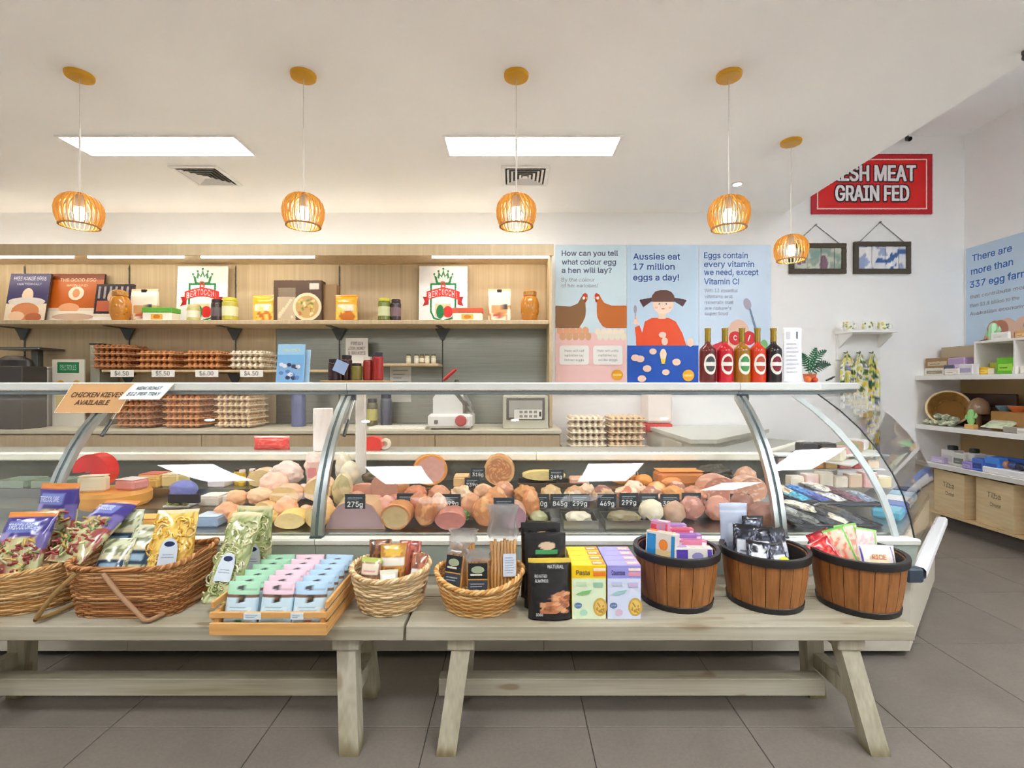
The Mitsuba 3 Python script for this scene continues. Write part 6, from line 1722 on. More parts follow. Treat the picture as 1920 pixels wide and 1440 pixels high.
for i, xx in enumerate((-.90, -.745)):
    t = thing('crate_ticket', f'small white ticket clipped to the front slat of the crate, {["left", "right"][i]} one', 'price ticket', 'tickets on the crate')
    w = [.06, .044][i]
    put('card', one(bx(xx - w / 2, xx + w / 2, cy0 - .004, cy0 - .002, HB + .058, HB + .080), L(214, 226, 232)), 'satin', t)
    p = Print([xx - w / 2, cy0 - .004, HB + .058], [1, 0, 0], [0, 0, 1]); p.rect(.006, .012, w - .012, .0145, L(150, 170, 184)).rect(.006, .006, w - .02, .0085, L(150, 170, 184))
    put('lettering', p.m, 'matte', t)
HEAD = [(L(160, 208, 176), 'green'), (L(226, 196, 208), 'pink'), (L(170, 200, 222), 'light blue')]
PACKS = []
for c, (hc, nm) in enumerate(HEAD):
    fn = art(L(190, 214, 226), ('r', -.8, .30, .8, .44, L(206, 224, 232)), ('r', -.6, .40, .5, .425, L(140, 170, 180)), ('r', -.5, .33, .6, .35, L(150, 180, 190)), ('e', .1, .08, .35, .07, [L(70, 130, 84), L(170, 206, 216), L(196, 130, 110)][c]), ('b', .64, .70, L(112, 84, 66)), ('e', .1, .64, .26, .12, L(44, 36, 32)), ('e', .1, .63, .12, .05, L(110, 80, 44)), ('b', .72, 1, hc), ('e', -.1, .86, .2, .06, L(60, 56, 60)), ('r', .2, .8, .9, .86, tuple(np.array(hc) * .75)))
    PACKS.append(bag(.118, .145, .05, fn, 'stand', 70 + c, .002, 44, 44).ply('satin'))
RW = ['front row', 'second row', 'third row', 'fourth row', 'fifth row', 'back row']
for c in range(3):
    for r in range(6):
        t = thing('snack_pack', f'pale blue pack with {HEAD[c][1]} top in the slatted crate, {RW[r]}', 'snack pack', 'pale blue packs in the slatted crate')
        g = np.random.default_rng(c * 10 + r)
        put('pouch', PACKS[c], parent=t, T=tr(-.972 + .124 * c + g.uniform(-.004, .004), 1.748 + .056 * r, HB + .0158) @ rot('z', g.uniform(-5, 5)) @ rot('x', -14))
# ---- round basket contents
for i, (px, Y, z, w, h, lean, rz, base, items, lab) in enumerate((
        (690, 1.90, .47, .085, .145, 16, -8, L(150, 110, 90), (('n', 9, .55, L(110, 76, 64), 0, .6), ('r', -.8, .58, .85, .86, L(226, 214, 190)), ('r', -.6, .64, .6, .68, L(206, 130, 150)), ('b', .88, 1, L(176, 190, 96))), 'dried fruit pack with a cream label, left in the round basket'),
        (735, 1.93, .48, .105, .18, 14, 4, L(186, 130, 56), (('r', -.9, .52, .9, .72, L(232, 228, 216)), ('e', 0, .84, .7, .13, L(220, 180, 70)), ('n', 8, .6, L(130, 84, 44), 0, .5)), 'amber snack pack with a yellow top, middle of the round basket'),
        (728, 1.885, .465, .07, .11, 20, 10, L(206, 206, 186), (('r', -.7, .5, .7, .85, L(226, 230, 226)), ('n', 8, .6, L(120, 116, 96), 0, .5)), 'small white pack in front of the amber pack, round basket'),
        (780, 1.92, .48, .07, .145, 16, -16, L(126, 84, 66), (('r', -.7, .1, .7, .62, L(226, 228, 226)), ('n', 9, .5, L(176, 110, 80), .6, 1)), 'brown snack pack with white label, right in the round basket'),
        (757, 1.97, .49, .045, .17, 10, 0, L(176, 86, 66), (('b', .1, .8, L(186, 106, 84)),), 'narrow reddish stick pack between the packs of the round basket'),
        (712, 2.0, .49, .09, .165, 8, 6, L(84, 56, 44), (('n', 7, .5, L(150, 96, 60), 0, 1),), 'dark brown dried fruit pack at the back of the round basket'),
        (768, 2.02, .49, .09, .155, 8, -6, L(150, 76, 66), (('n', 7, .5, L(206, 130, 110), 0, 1),), 'reddish dried fruit pack at the back right of the round basket'))):
    t = thing('snack_pack', lab, 'snack pack')
    put('bag', bag(w, h, .035, art(base, *items), 'pillow', 120 + i, .004, 32, 30), 'gloss', t, T=tr(X_(px, Y), Y, z) @ rot('z', rz) @ rot('x', -lean))


# ---- low basket: breadstick packs
def stick_pack(label, px, Y, z, w, d, h, lean, rz, seed, dark, tall=False):
    t = thing('breadstick_pack', label, 'breadstick pack')
    T = tr(X_(px, Y), Y, z) @ rot('z', rz) @ rot('x', -lean)
    g = np.random.default_rng(seed)
    n = int(w / .0125)
    for j in range(2):
        for i in range(n):
            x = -w / 2 + .007 + (w - .014) * i / (n - 1)
            zz = np.linspace(0, h * g.uniform(.92, 1.0), 7)
            pts = np.column_stack([x + .0015 * np.sin(zz * 60 + i), np.full(7, -d / 2 + .008 + j * .014), zz])
            put('breadstick', one(tube(pts, .0056, 6), np.array(L(206, 156, 92)) * g.uniform(.8, 1.15), True), 'satin', t, T=T)
    # clear film gathered above the sticks
    fv = [];
    for q, s in ((0, 1), (.5, 1.0), (1.0, 1.0), (1.08, .94), (1.18 + .16 * tall, .80), (1.30 + .30 * tall, 1.02)):
        for a in np.arange(20) * 2 * PI / 20:
            k = 1 + (.30 * math.sin(a * 5 + q * 9) * math.cos(a * 3 + q * 7) if q > 1 else .02 * math.sin(a * 5 + 6 * q))
            fv.append([(w / 2 + .004) * s * k * np.sign(math.cos(a)) * abs(math.cos(a)) ** .5, (d / 2 + .004) * s * k * np.sign(math.sin(a)) * abs(math.sin(a)) ** .5, q * h])
    ff = [[i * 20 + j, i * 20 + (j + 1) % 20, (i + 1) * 20 + (j + 1) % 20, (i + 1) * 20 + j] for i in range(5) for j in range(20)]
    ff = np.array(ff)
    put('film', one((np.array(fv)[:60], ff[:40]), (1, 1, 1), True), 'glass', t, T=T)
    put('film_top', one((np.array(fv)[40:], ff[40:] - 40), (1, 1, 1), True), 'clear', t, T=T, label='crumpled clear film gathered above the sticks')
    p = Print([-w / 2, -d / 2 - .006, 0], [1, 0, 0], [0, 0, 1], .0006)
    if dark:
        p.rect(w * .06, h * .06, w * .94, h * .96, L(58, 64, 72)).rect(w * .06, h * .52, w * .94, h * .96, L(28, 30, 34)).rect(w * .06, h * .50, w * .94, h * .53, L(196, 140, 66)).ell(w * .5, h * .78, w * .3, h * .1, L(150, 160, 130)).rect(w * .16, h * .62, w * .7, h * .67, L(206, 200, 190)).rect(w * .14, h * .12, w * .5, h * .24, L(206, 206, 206)).rect(w * .16, h * .38, w * .8, h * .41, L(150, 156, 166)).rect(w * .16, h * .31, w * .7, h * .34, L(150, 156, 166))
    else:
        p.rect(w * .48, h * .34, w * .96, h * .74, L(206, 216, 228))
        for q in range(7): p.rect(w * .54, h * (.40 + .044 * q), w * (.84 + .03 * (q % 3)), h * (.412 + .044 * q), L(150, 160, 180))
    put('paper_label', p.m, 'satin', t, T=T)


stick_pack('breadstick pack with black label leaning at the left of the low basket', 850, 1.93, .475, .078, .04, .145, 16, -22, 1, True)
stick_pack('breadstick pack with black and grey label in the middle of the low basket', 896, 1.905, .470, .085, .04, .135, 8, 2, 2, True)
stick_pack('tall clear breadstick pack with a pale label at the right of the low basket', 944, 1.925, .470, .105, .045, .215, 8, 4, 3, False, True)
stick_pack('breadstick pack in crumpled film at the back of the low basket', 868, 2.03, .47, .10, .04, .17, 4, 0, 4, False)

# ---- black nut bags
for i, (Y, h, z, lean, lab) in enumerate(((1.835, .215, HB + .002, 6, 'black nut bag with printed almonds, front one of three'), (1.925, .285, HB + .002, 3, 'black nut bag with green band, middle one of three'), (2.02, .30, HB + .002, 2, 'black nut bag, rearmost of three behind the other two'))):
    t = thing('nut_bag', lab, 'nut bag', 'black nut bags')
    g = np.random.default_rng(i + 5)
    alm = []
    for q in range(70):
        z_ = g.uniform(.13, .44); u_ = g.uniform(-.35, .75) if z_ < .30 else g.uniform(.15, .8)
        alm.append(('e', u_, z_, .16, .035, tuple(np.array(L(*[(176, 108, 72), (206, 150, 108), (140, 84, 56), (190, 122, 84)][q % 4])) * g.uniform(.85, 1.1))))
    fn = art(L(22, 20, 22), *alm, ('b', .0, .11, L(22, 20, 22)), ('b', .93, 1, L(206, 176, 60) if i == 0 else L(30, 28, 30)), ('r', -.45, .72, .6, .78, L(60, 140, 84) if i else L(22, 20, 22)), ('e', .1, .83, .4, .05, L(206, 180, 150) if i else L(22, 20, 22)))
    x = X_(1031, 1.84) - .012 * i
    T = tr(x, Y, z) @ rot('x', -lean)
    put('bag', bag(.163, h, .062, fn, 'stand', 140 + i, .003, 80, 90), 'gloss', t, T=T)
    p = Print([-.07, -.0345, 0], [1, 0, 0], [0, 0, 1], .0008)
    if i == 0: p.text('NATURAL', .06, .185, .013, L(196, 196, 196), w=.06, bold=True).text('ROASTED', .012, .152, .011, L(196, 196, 196), w=.046, bold=True).text('ALMONDS', .012, .135, .011, L(196, 196, 196), w=.05, bold=True).text('300G', .016, .016, .009, L(196, 196, 196), w=.026, bold=True)
    else: p.text('ALMONDS', .02, .175, .014, L(206, 206, 206), w=.10, bold=True)
    put('lettering', p.m, 'satin', t, T=T)
# ---- food cartons
for nm, x0, x1, cols, word in (('yellow', .2225, .350, (L(216, 230, 196), L(238, 200, 26), L(226, 120, 50)), 'Pasta'), ('lilac', .354, .480, (L(206, 214, 234), L(150, 146, 214), L(214, 150, 170)), 'Couscous')):
    for r in range(4):
        w, d, h = x1 - x0, .052, .200
        t = thing('food_carton', f'{nm} topped food carton, {["front", "second", "third", "rearmost"][r]} of its row', 'food box', f'{nm} topped food cartons')
        T = tr((x0 + x1) / 2, 1.848 + .0535 * r, HB)
        put('carton', one(box(w - .001, d - .001, h, .0012), cols[1]), 'satin', t, T=T)
        p = front(w, d)
        p.rect(.001, .001, w - .002, .152, cols[0]).rect(w * .62, h * .80, w * .98, h * .88, cols[2]).rect(w * .62, h * .90, w * .98, h * .95, L(240, 220, 200))
        if r == 0:
            p.text(word, w * .12, .165, .017, L(110, 90, 60) if nm == 'yellow' else L(70, 66, 120), w=w * .4, bold=True)
            p.ell(w * .82, .046, .026, .034, L(196, 160, 74)).ell(w * .82, .046, .019, .026, L(216, 184, 100))
            g = np.random.default_rng(3)
            for q in range(14): p.ell(w * .82 + g.uniform(-.014, .014), .046 + g.uniform(-.02, .02), .005, .003, L(176, 136, 56), k=p.k if q else None, a=g.uniform(0, 3))
            p.ell(w * .18, .052, .014, .011, L(96, 120, 160)).text('GLUTEN', w * .18, .050, .004, L(230, 230, 230), w=.02, align='c').ell(w * .34, .026, .014, .012, L(170, 214, 190) if nm == 'yellow' else L(206, 180, 200))
            p.poly([(w * .1, .093), (w * .3, .105), (w * .58, .110), (w * .5, .096), (w * .3, .090)], L(126, 184, 116) if nm == 'yellow' else L(150, 190, 190)).rect(w * .12, .125, w * .42, .14, L(196, 216, 180) if nm == 'yellow' else L(190, 196, 220)).rect(w * .62, .12, w * .9, .138, L(150, 190, 160) if nm == 'yellow' else L(196, 180, 214))
        put('print', p.m, 'satin', t, T=T)
        q = Print([-w / 2, -d / 2, h], [1, 0, 0], [0, 1, 0], .0006); q.rect(w * .6, .006, w * .98, d - .008, cols[2]).rect(w * .64, .016, w * .9, d - .020, L(240, 210, 170))
        put('top_print', q.m, 'satin', t, T=T)

# ---- half-barrel tubs
TUBS = []
BH = .212
def tub(label, x, y, rzz):
    t = thing('barrel_tub', label, 'tub', 'half-barrel tubs')
    n = 20
    T = tr(x, y, HB) @ rot('z', rzz)
    g = np.random.default_rng(int(x * 100))
    for k in range(n):
        a0, a1 = 2 * PI * k / n + .007, 2 * PI * (k + 1) / n - .007
        v = []
        for q in np.linspace(0, 1, 5):
            r = .136 + (.160 - .136) * q + .004 * math.sin(PI * q) + g.uniform(-.0006, .0006); z = .004 + (BH - .008) * q
            for rr in (r, r - .011):
                for a in np.linspace(a0, a1, 4): v.append([rr * math.cos(a), rr * math.sin(a), z])
        f = []
        for i in range(4):
            b, c = 8 * i, 8 * i + 8
            for e in range(3): f += [[b + e, b + e + 1, c + e + 1, c + e], [b + 4 + e, c + 4 + e, c + 5 + e, b + 5 + e]]
            f += [[b, c, c + 4, b + 4], [b + 3, b + 7, c + 7, c + 3]]
        for e in range(3): f += [[e, e + 4, e + 5, e + 1], [32 + e, 33 + e, 37 + e, 36 + e]]
        put('stave', one((np.array(v), np.array(f)), (1, 1, 1)), 'barrel_wood', t, T=T)
    BKC = L(34, 32, 32)
    put('rim_band', one(lathe([(.163, BH - .028), (.168, BH - .026), (.170, BH - .004), (.168, BH + .003), (.152, BH + .003), (.150, BH - .006), (.160, BH - .028)], 56, True), BKC, 35), 'satin', t, T=T)
    put('base_band', one(lathe([(.139, 0), (.1405, .002), (.1435, .022), (.1415, .024), (.137, .0)], 56, True), BKC, 35), 'satin', t, T=T)
    put('liner', one(lathe([(0, .02), (.122, .02), (.146, BH - .008), (.1485, BH - .008), (.124, .014), (0, .014)], 48), L(44, 40, 38), 35), 'satin', t, T=T)
    return t


tub('wooden half-barrel tub with black bands holding wafer boxes, leftmost of three', .668, 2.0, 5)
tub('wooden half-barrel tub with black bands holding black bags, middle of three', 1.022, 1.99, 11)
tub('wooden half-barrel tub with black bands holding cracker packs, at the bench end', 1.375, 1.955, 3)


def wafer(label, x, y, z, w, d, h, rz, tilt, cols, text):
    t = thing('wafer_box', label, 'wafer box')
    T = tr(x, y, z) @ rot('z', rz) @ rot('x', tilt)
    put('carton', one(box(w, d, h, .0015), cols[0]), 'gloss', t, T=T)
    p = front(w, d)
    p.rect(w * .04, h * .06, w * .34, h * .94, cols[1]).rect(w * .36, h * .08, w * .84, h * .60, cols[2]).ell(w * .6, h * .72, w * .15, h * .13, cols[3]).text(text, w * .60, h * .26, h * .17, L(110, 90, 70), w=w * .36, align='c', bold=True).rect(w * .86, h * .04, w * .97, h * .96, cols[1])
    put('print', p.m, 'gloss', t, T=T)
    q = Print([-w / 2, -d / 2, h], [1, 0, 0], [0, 1, 0], .0006); q.rect(.004, d * .15, w * .35, d * .85, cols[3]).rect(w * .4, d * .2, w * .9, d * .8, cols[2])
    put('top_print', q.m, 'gloss', t, T=T)


WB = L(214, 206, 196)
wafer('blue and cream wafer box turned to the left in the first tub', .592, 1.945, HB + .12, .12, .045, .165, -38, -6, (L(214, 206, 196), L(40, 130, 190), L(226, 200, 150), L(226, 130, 50)), 'WAFER')
wafer('cream and violet wafer box, front right in the first tub', .705, 1.915, HB + .125, .145, .04, .112, -2, -3, (L(226, 220, 214), L(88, 66, 160), L(206, 190, 170), L(150, 140, 190)), 'WAFER')
for i, (dx, dy, h, c, lab) in enumerate(((.0, .045, .125, L(206, 120, 150), 'pink topped wafer box, second row in the first tub'), (-.004, .09, .135, L(150, 110, 180), 'violet topped wafer box, third row in the first tub'), (-.012, .135, .145, L(206, 90, 110), 'rose topped wafer box, fourth row in the first tub'), (-.02, .18, .15, L(170, 130, 190), 'lavender topped wafer box at the back of the first tub'))):
    wafer(lab, .70 + dx, 1.918 + dy, HB + .125, .15 - .012 * max(0, i - 1), .038, h, -4, -3, (c, L(226, 214, 220), tuple(np.array(c) * .7), L(236, 226, 226)), 'WAFER')
wafer('tall lilac and red wafer box standing at the back left of the first tub', .612, 2.03, HB + .12, .07, .05, .185, -30, -4, (L(190, 130, 160), L(206, 60, 80), L(226, 200, 210), L(150, 110, 180)), 'WAFER')
g = np.random.default_rng(77)
for i, (dx, dy, lean, rz, h, lab) in enumerate(((-.055, -.075, 20, -20, .17, 'black liquorice bag with white label, front left in the middle tub'), (.04, -.07, 20, 14, .16, 'black liquorice bag with white label, front right in the middle tub'), (-.08, .0, 8, -28, .215, 'black liquorice bag standing at the left of the middle tub'), (.075, .0, 8, 28, .20, 'black liquorice bag standing at the right of the middle tub'), (-.01, .06, 4, 0, .235, 'black liquorice bag standing upright at the back of the middle tub'), (.0, -.012, 12, -8, .205, 'black liquorice bag in the centre of the middle tub'))):
    t = thing('liquorice_bag', lab, 'sweet bag', 'black bags in the middle tub')
    fn = art(L(30, 32, 40), ('n', 10, .62, L(66, 72, 92), 0, 1), ('n', 17, .72, L(130, 136, 150), 0, 1), ('r', -.6, .42, .6, .72, L(214, 220, 228)), ('r', -.4, .5, .4, .53, L(90, 96, 110)), ('b', .92, 1, L(20, 20, 24)))
    put('bag', bag(.09, h, .038, fn, 'pillow', 160 + i, .006), 'gloss', t, T=tr(1.022 + dx, 1.99 + dy, HB + .085) @ rot('z', rz) @ rot('x', -lean))
k = thing('sweet_pack', 'small yellow wrapped sweet at the front of the middle tub', 'sweet')
put('wrapper', one(lump(.022, .018, .02, 3, .2, 3, 4), L(214, 214, 60), True, tr(1.035, 1.865, HB + .195)), 'gloss', k)
k = thing('zip_bag', 'clear grey zip bag standing behind the black liquorice bags', 'bag')
put('bag', bag(.12, .20, .02, art(L(176, 186, 206), ('b', .8, .84, L(206, 214, 228)), ('b', .93, 1, L(196, 206, 222)), ('r', -.5, .2, .5, .6, L(206, 212, 222))), 'pillow', 3, nu=28, nv=24), 'gloss', k, T=tr(.945, 2.085, HB + .165) @ rot('x', -4))
for i, (dx, dy, lean, ry_, rz, w, h, cols, lab) in enumerate((
        (-.082, -.045, 20, -34, -20, .10, .16, (L(214, 52, 50), L(236, 110, 100), L(176, 24, 34)), 'red cracker pack leaning left in the third tub'),
        (-.060, .005, 14, -26, -12, .10, .175, (L(170, 26, 40), L(226, 80, 80), L(130, 16, 30)), 'dark red cracker pack behind the red one in the third tub'),
        (-.018, -.005, 14, -18, -6, .10, .185, (L(226, 206, 180), L(236, 130, 100), L(110, 190, 80)), 'cream cracker pack with a green stripe in the third tub'),
        (.012, .03, 10, -6, 4, .11, .185, (L(232, 214, 190), L(226, 170, 150), L(130, 190, 90)), 'pale cracker pack upright in the middle of the third tub'),
        (.055, .02, 12, 10, 8, .11, .17, (L(226, 216, 206), L(220, 190, 190), L(150, 200, 110)), 'pale green edged cracker pack at the right of the third tub'))):
    t = thing('cracker_pack', lab, 'cracker pack', 'cracker packs in the third tub')
    fn = art(cols[0], ('n', 12, .62, cols[1], 0, 1), ('r', .6, 0, .86, 1, cols[2]), ('b', .95, 1, cols[2]))
    put('bag', bag(w * .9, h, .022, fn, 'pillow', 180 + i), 'gloss', t, T=tr(1.375 + dx, 1.955 + dy, HB + .115) @ rot('z', rz) @ rot('y', ry_) @ rot('x', -lean))
t = thing('cracker_pack', 'white and purple cracker pack with printed lettering at the front of the third tub', 'cracker pack')
T = tr(1.405, 1.868, HB + .125) @ rot('z', 6) @ rot('y', 4) @ rot('x', -16)
put('bag', bag(.155, .13, .03, art(L(230, 222, 210), ('r', .72, .0, .84, 1, L(80, 60, 150)), ('r', -.96, .0, -.90, 1, L(80, 60, 150)), ('e', -.1, .42, .62, .36, L(236, 222, 186)), ('b', .95, 1, L(206, 190, 206))), 'pillow', 190, nu=48, nv=40), 'gloss', t, T=T)
p = Print([-.07, -.0175, 0], [1, 0, 0], [0, 0, 1], .0006); p.text('RICE', .062, .078, .016, L(214, 120, 90), w=.06, align='c', bold=True).text('WAFERS', .064, .044, .020, L(90, 80, 140), w=.075, align='c', bold=True)
put('lettering', p.m, 'gloss', t, T=T)
# ---------------------------------------------------------------- gift shelves along the right wall
RX0, RX1 = 3.78, 4.235
ry0, ry1 = 1.9, 4.595
rs = thing('gift_shelving', 'long white gift shelving along the right wall', 'shelving')
Z1, Z2, Z3 = 1.372, .920, .585
put('back_panel', one(bx(4.20, 4.236, ry0, ry1, .12, Z1), L(176, 150, 112)), 'matte', rs)
for z, xa in ((Z1, RX0), (Z2, RX0 - .0), (Z3, RX0)):
    put('shelf', one(bx(xa, 4.199, ry0, ry1, z - .032, z, .003), L(228, 226, 222)), 'satin', rs)
    put('edge_strip', one(bx(xa - .004, xa - .0005, ry0, ry1, z - .040, z - .002, .001), L(236, 236, 234) if z != Z3 else L(206, 204, 200)), 'satin', rs)
put('base_shelf', one(bx(3.85, 4.199, ry0, ry1, .12, .14, .002), L(206, 180, 140)), 'satin', rs)
put('plinth', one(bx(3.93, 4.2, ry0, ry1, 0, .12), L(92, 86, 82)), 'matte', rs)
for y in (4.0, 3.0):
    put('upright', one(bx(4.185, 4.199, y - .015, y + .015, .14, Z1 - .033), L(150, 140, 120)), 'satin', rs)
Z1, Z2, Z3 = Z1 + .0012, Z2 + .0012, Z3 + .0012
# crates of pale wood under the lowest shelf
for i, (y, lab) in enumerate(((4.34, 'pale wooden crate with handwriting, farthest under the gift shelves'), (3.93, 'pale wooden crate with handwriting, middle under the gift shelves'), (3.51, 'pale wooden crate with handwriting, nearest under the gift shelves'))):
    t = thing('wooden_crate', lab, 'crate', 'pale wooden crates under the gift shelves')
    T = tr(4.0, y, .1412) @ rot('z', -90 - 8)
    w, d, h, th = .36, .25, .375, .012
    put('front', one(bx(-w / 2, w / 2, -d / 2, -d / 2 + th, 0, h, .001), (1, 1, 1)), 'plywood', t, T=T)
    put('back', one(bx(-w / 2, w / 2, d / 2 - th, d / 2, 0, h, .001), (1, 1, 1)), 'plywood', t, T=T)
    for s in (-1, 1): put('side', one(bx(s * w / 2 - (th if s > 0 else 0), s * w / 2 + (th if s < 0 else 0), -d / 2 + th, d / 2 - th, 0, h, .001), (1, 1, 1)), 'plywood', t, T=T)
    put('bottom', one(bx(-w / 2 + th, w / 2 - th, -d / 2 + th, d / 2 - th, 0, .01), (1, 1, 1)), 'plywood', t, T=T)
    p = front(w, d); p.text('Tilba', w * .5, h * .62, .045, L(110, 92, 70), w=.13, align='c').text('Cheese', w * .54, h * .44, .032, L(110, 92, 70), w=.10, align='c')
    put('lettering', p.m, 'matte', t, T=T)


def right_print(X, lift=.0006):
    """flat print on a plane at x = X facing the room; measured in metres along -y and z"""
    return Print([X, 0, 0], [0, -1, 0], [0, 0, 1], lift)


t = thing('poster', 'pale blue egg farm poster on the right wall above the gift shelves', 'poster')
ya, yb, za, zb = 4.575, 3.55, 1.50, Z_(466, 4.59)
put('sheet', one(bx(4.230, 4.239, yb, ya, za, zb), L(196, 214, 232)), 'satin', t)
p = right_print(4.2295)
p.rect(-ya + .002, za, -yb - .002, zb, L(190, 212, 234))
BLU = L(46, 100, 176)
def rtxt(s, y, z, h, w, c, b=True): p.text(s, -y, z, h, c, w=w, bold=b)
rtxt('There are', 4.51, 2.42, .058, .36, BLU); rtxt('more than', 4.52, 2.30, .058, .38, BLU); rtxt('337 egg farms', 4.53, 2.18, .058, .56, BLU)
for s, z, w in (('that contribute more', 2.08, .52), ('than $1.8 billion to the', 2.00, .44), ('Australian economy', 1.925, .50)): rtxt(s, 4.53, z, .032, w, L(126, 124, 136), False)
g = np.random.default_rng(2)
for q in range(9): p.ell(-4.22 + g.uniform(-.17, .17), 1.74 + g.uniform(-.06, .07), .07, .085, [L(206, 160, 136), L(176, 116, 92), L(222, 186, 166)][q % 3])
p.poly([(-4.44, 1.66), (-4.02, 1.66), (-4.08, 1.56), (-4.36, 1.56)], L(150, 104, 88)); p.poly([(-4.46, 1.68), (-4.36, 1.70), (-4.36, 1.64)], L(110, 80, 72))
for q in range(12): p.ell(-3.96 + g.uniform(-.10, .12), 1.70 + g.uniform(-.11, .09), .045, .03, [L(46, 96, 76), L(30, 70, 60), L(84, 130, 100)][q % 3], a=g.uniform(0, 3))
put('print', p.m, 'satin', t)


def rpos(px, X): return X * F / (px - 960)          # distance along y of what shows at px on the plane x = X
def rblock(name, label, cat, px, X, z, w, d, h, col, band=None, mat='satin', rz=-90, group=None, lid=None):
    """a small box on the right shelves: w along the shelf, d across it"""
    t = thing(name, label, cat, group)
    T = tr(X + d / 2, rpos(px, X), z) @ rot('z', rz)
    put('body', one(box(w, d, h, min(.006, h * .1)), col), mat, t, T=T)
    if band is not None:
        p = front(w, d); p.rect(w * .12, h * .2, w * .88, h * .62, band).rect(w * .2, h * .34, w * .6, h * .42, tuple(np.array(col) * .6))
        put('print', p.m, mat, t, T=T)
    if lid is not None: put('lid', one(box(w * .5, d * .5, h * .3, .006), lid), mat, t, T=T @ tr(0, 0, h))
    return t


# top shelf: gift packs and the cubby
rblock('gift_box', 'white and grey gift box at the far end of the top gift shelf', 'gift box', 1752, 3.86, Z1, .22, .2, .07, L(222, 220, 206), L(150, 140, 120))
rblock('gift_box', 'brown topped gift tray above the white and grey box', 'gift box', 1757, 3.86, Z1 + .07, .26, .2, .09, L(150, 116, 80), L(196, 180, 150))
rblock('gift_box', 'slate blue gift box beside the white and grey gift box', 'gift box', 1778, 3.83, Z1, .10, .1, .09, L(84, 84, 110), None)
rblock('soap_box', 'white soap box with a tiny label in front of the violet gift packs', 'soap', 1783, 3.79, Z1, .14, .05, .055, L(232, 226, 216), L(240, 236, 230))
rblock('gift_pack', 'violet flowered gift pack on the top gift shelf', 'gift pack', 1792, 3.84, Z1, .16, .12, .15, L(176, 150, 190), L(206, 190, 216))
rblock('gift_pack', 'white and lilac flowered pack left of the cubby', 'gift pack', 1810, 3.80, Z1, .13, .06, .09, L(222, 220, 226), L(170, 160, 196))
rblock('gift_hamper', 'clear wrapped hamper with tan and grey contents at the back of the top shelf', 'hamper', 1795, 3.98, Z1, .34, .16, .26, L(176, 160, 132), L(206, 160, 100), 'gloss')
cb = thing('cubby_shelf', 'white wooden cubby standing on the top gift shelf', 'cubby')
cya, cyb, cz = rpos(1828, 3.86), 2.5, .275
put('top', one(bx(3.85, 4.18, cyb, cya, Z1 + cz - .018, Z1 + cz, .002), L(232, 230, 226)), 'satin', cb)
put('back', one(bx(4.165, 4.18, cyb, cya, Z1, Z1 + cz - .018), L(196, 184, 166)), 'satin', cb)
for y in (cya - .008, cya - .33, cya - .65, cya - .97, cyb + .008): put('divider', one(bx(3.85, 4.165, y - .008, y + .008, Z1, Z1 + cz - .018, .001), L(232, 230, 226)), 'satin', cb)
rblock('soap_box', 'bright yellow soap box inside the first cubby hole', 'soap', 1844, 3.87, Z1, .09, .06, .06, L(230, 186, 40), L(240, 210, 90))
rblock('soap_box', 'small cream soap box beside the yellow one in the cubby', 'soap', 1857, 3.87, Z1, .05, .05, .05, L(232, 224, 200), None)
rblock('gift_pack', 'green gift pack in the second cubby hole', 'gift pack', 1885, 3.86, Z1, .15, .1, .13, L(96, 176, 40), L(150, 206, 70))
rblock('gift_pack', 'olive green soap bag in the first cubby hole', 'gift pack', 1866, 3.92, Z1, .10, .08, .10, L(170, 176, 70), None)
for i, (px, c) in enumerate(((1849, L(196, 180, 150)), (1906, L(150, 120, 90)))):
    t = thing('reed_diffuser', f'glass diffuser bottle with dark cap in the cubby, {["left", "right"][i]} one', 'diffuser', 'diffuser bottles in the cubby')
    T = tr(3.97, rpos(px, 3.97), Z1)
    put('bottle', one(lathe([(0, 0), (.035, 0), (.038, .01), (.038, .09), (.012, .11), (.012, .14), (0, .14)], 20), c, 40), 'gloss', t, T=T)
    put('cap', one(lathe([(0, .14), (.016, .14), (.016, .175), (0, .175)], 16), L(36, 34, 40), 40), 'satin', t, T=T)
for i, px in enumerate((1902, 1918)):
    rblock('soap_box', f'small white soap carton by the second diffuser, {["left", "right"][i]} of two', 'soap', px, 3.86, Z1, .05, .05, .06, L(236, 232, 224), None)
# on top of the cubby
ZT = Z1 + cz + .0012
def cactus(name, label, X, px, z, s, col, pot=None):
    t = thing(name, label, 'cactus ornament')
    T = tr(X, rpos(px, X), z) @ rot('z', -90) @ scl(s)
    if pot is not None: put('pot', one(box(.09, .06, .045, .004), pot), 'satin', t, T=T)
    zz = .045 if pot is not None else 0
    n = 18; a = np.arange(n) * 2 * PI / n
    def rib(r, h, o):
        v, f = lathe([(r * .7, 0), (r, h * .15), (r, h * .75), (r * .7, h * .93), (0, h)], n)
        k = 1 + .12 * np.cos(np.arctan2(v[:, 1], v[:, 0]) * 6)
        v = v * np.column_stack([k, k, np.ones(len(v))]); return v + o, f
    put('stem', one(rib(.026, .15, [0, 0, zz]), col, 40), 'satin', t, T=T)
    for sgn, h0 in ((-1, .05), (1, .07)):
        put('arm', M().add(tube([(sgn * .02, 0, zz + h0), (sgn * .045, 0, zz + h0), (sgn * .052, 0, zz + h0 + .015), (sgn * .052, 0, zz + h0 + .05)], .013, 10), col, True), 'satin', t, T=T)
cactus('cactus_candle', 'pale green cactus candle on top of the white cubby', 3.95, 1862, ZT, 1.0, L(170, 214, 170))
rblock('price_card', 'white card with tiny writing leaning on top of the cubby', 'card', 1874, 3.90, ZT, .15, .02, .06, L(236, 234, 230), L(226, 224, 220))
rblock('soap_box', 'tan soap on a dish at the right end of the cubby top', 'soap', 1914, 3.92, ZT, .10, .07, .06, L(206, 160, 100), L(226, 190, 140))
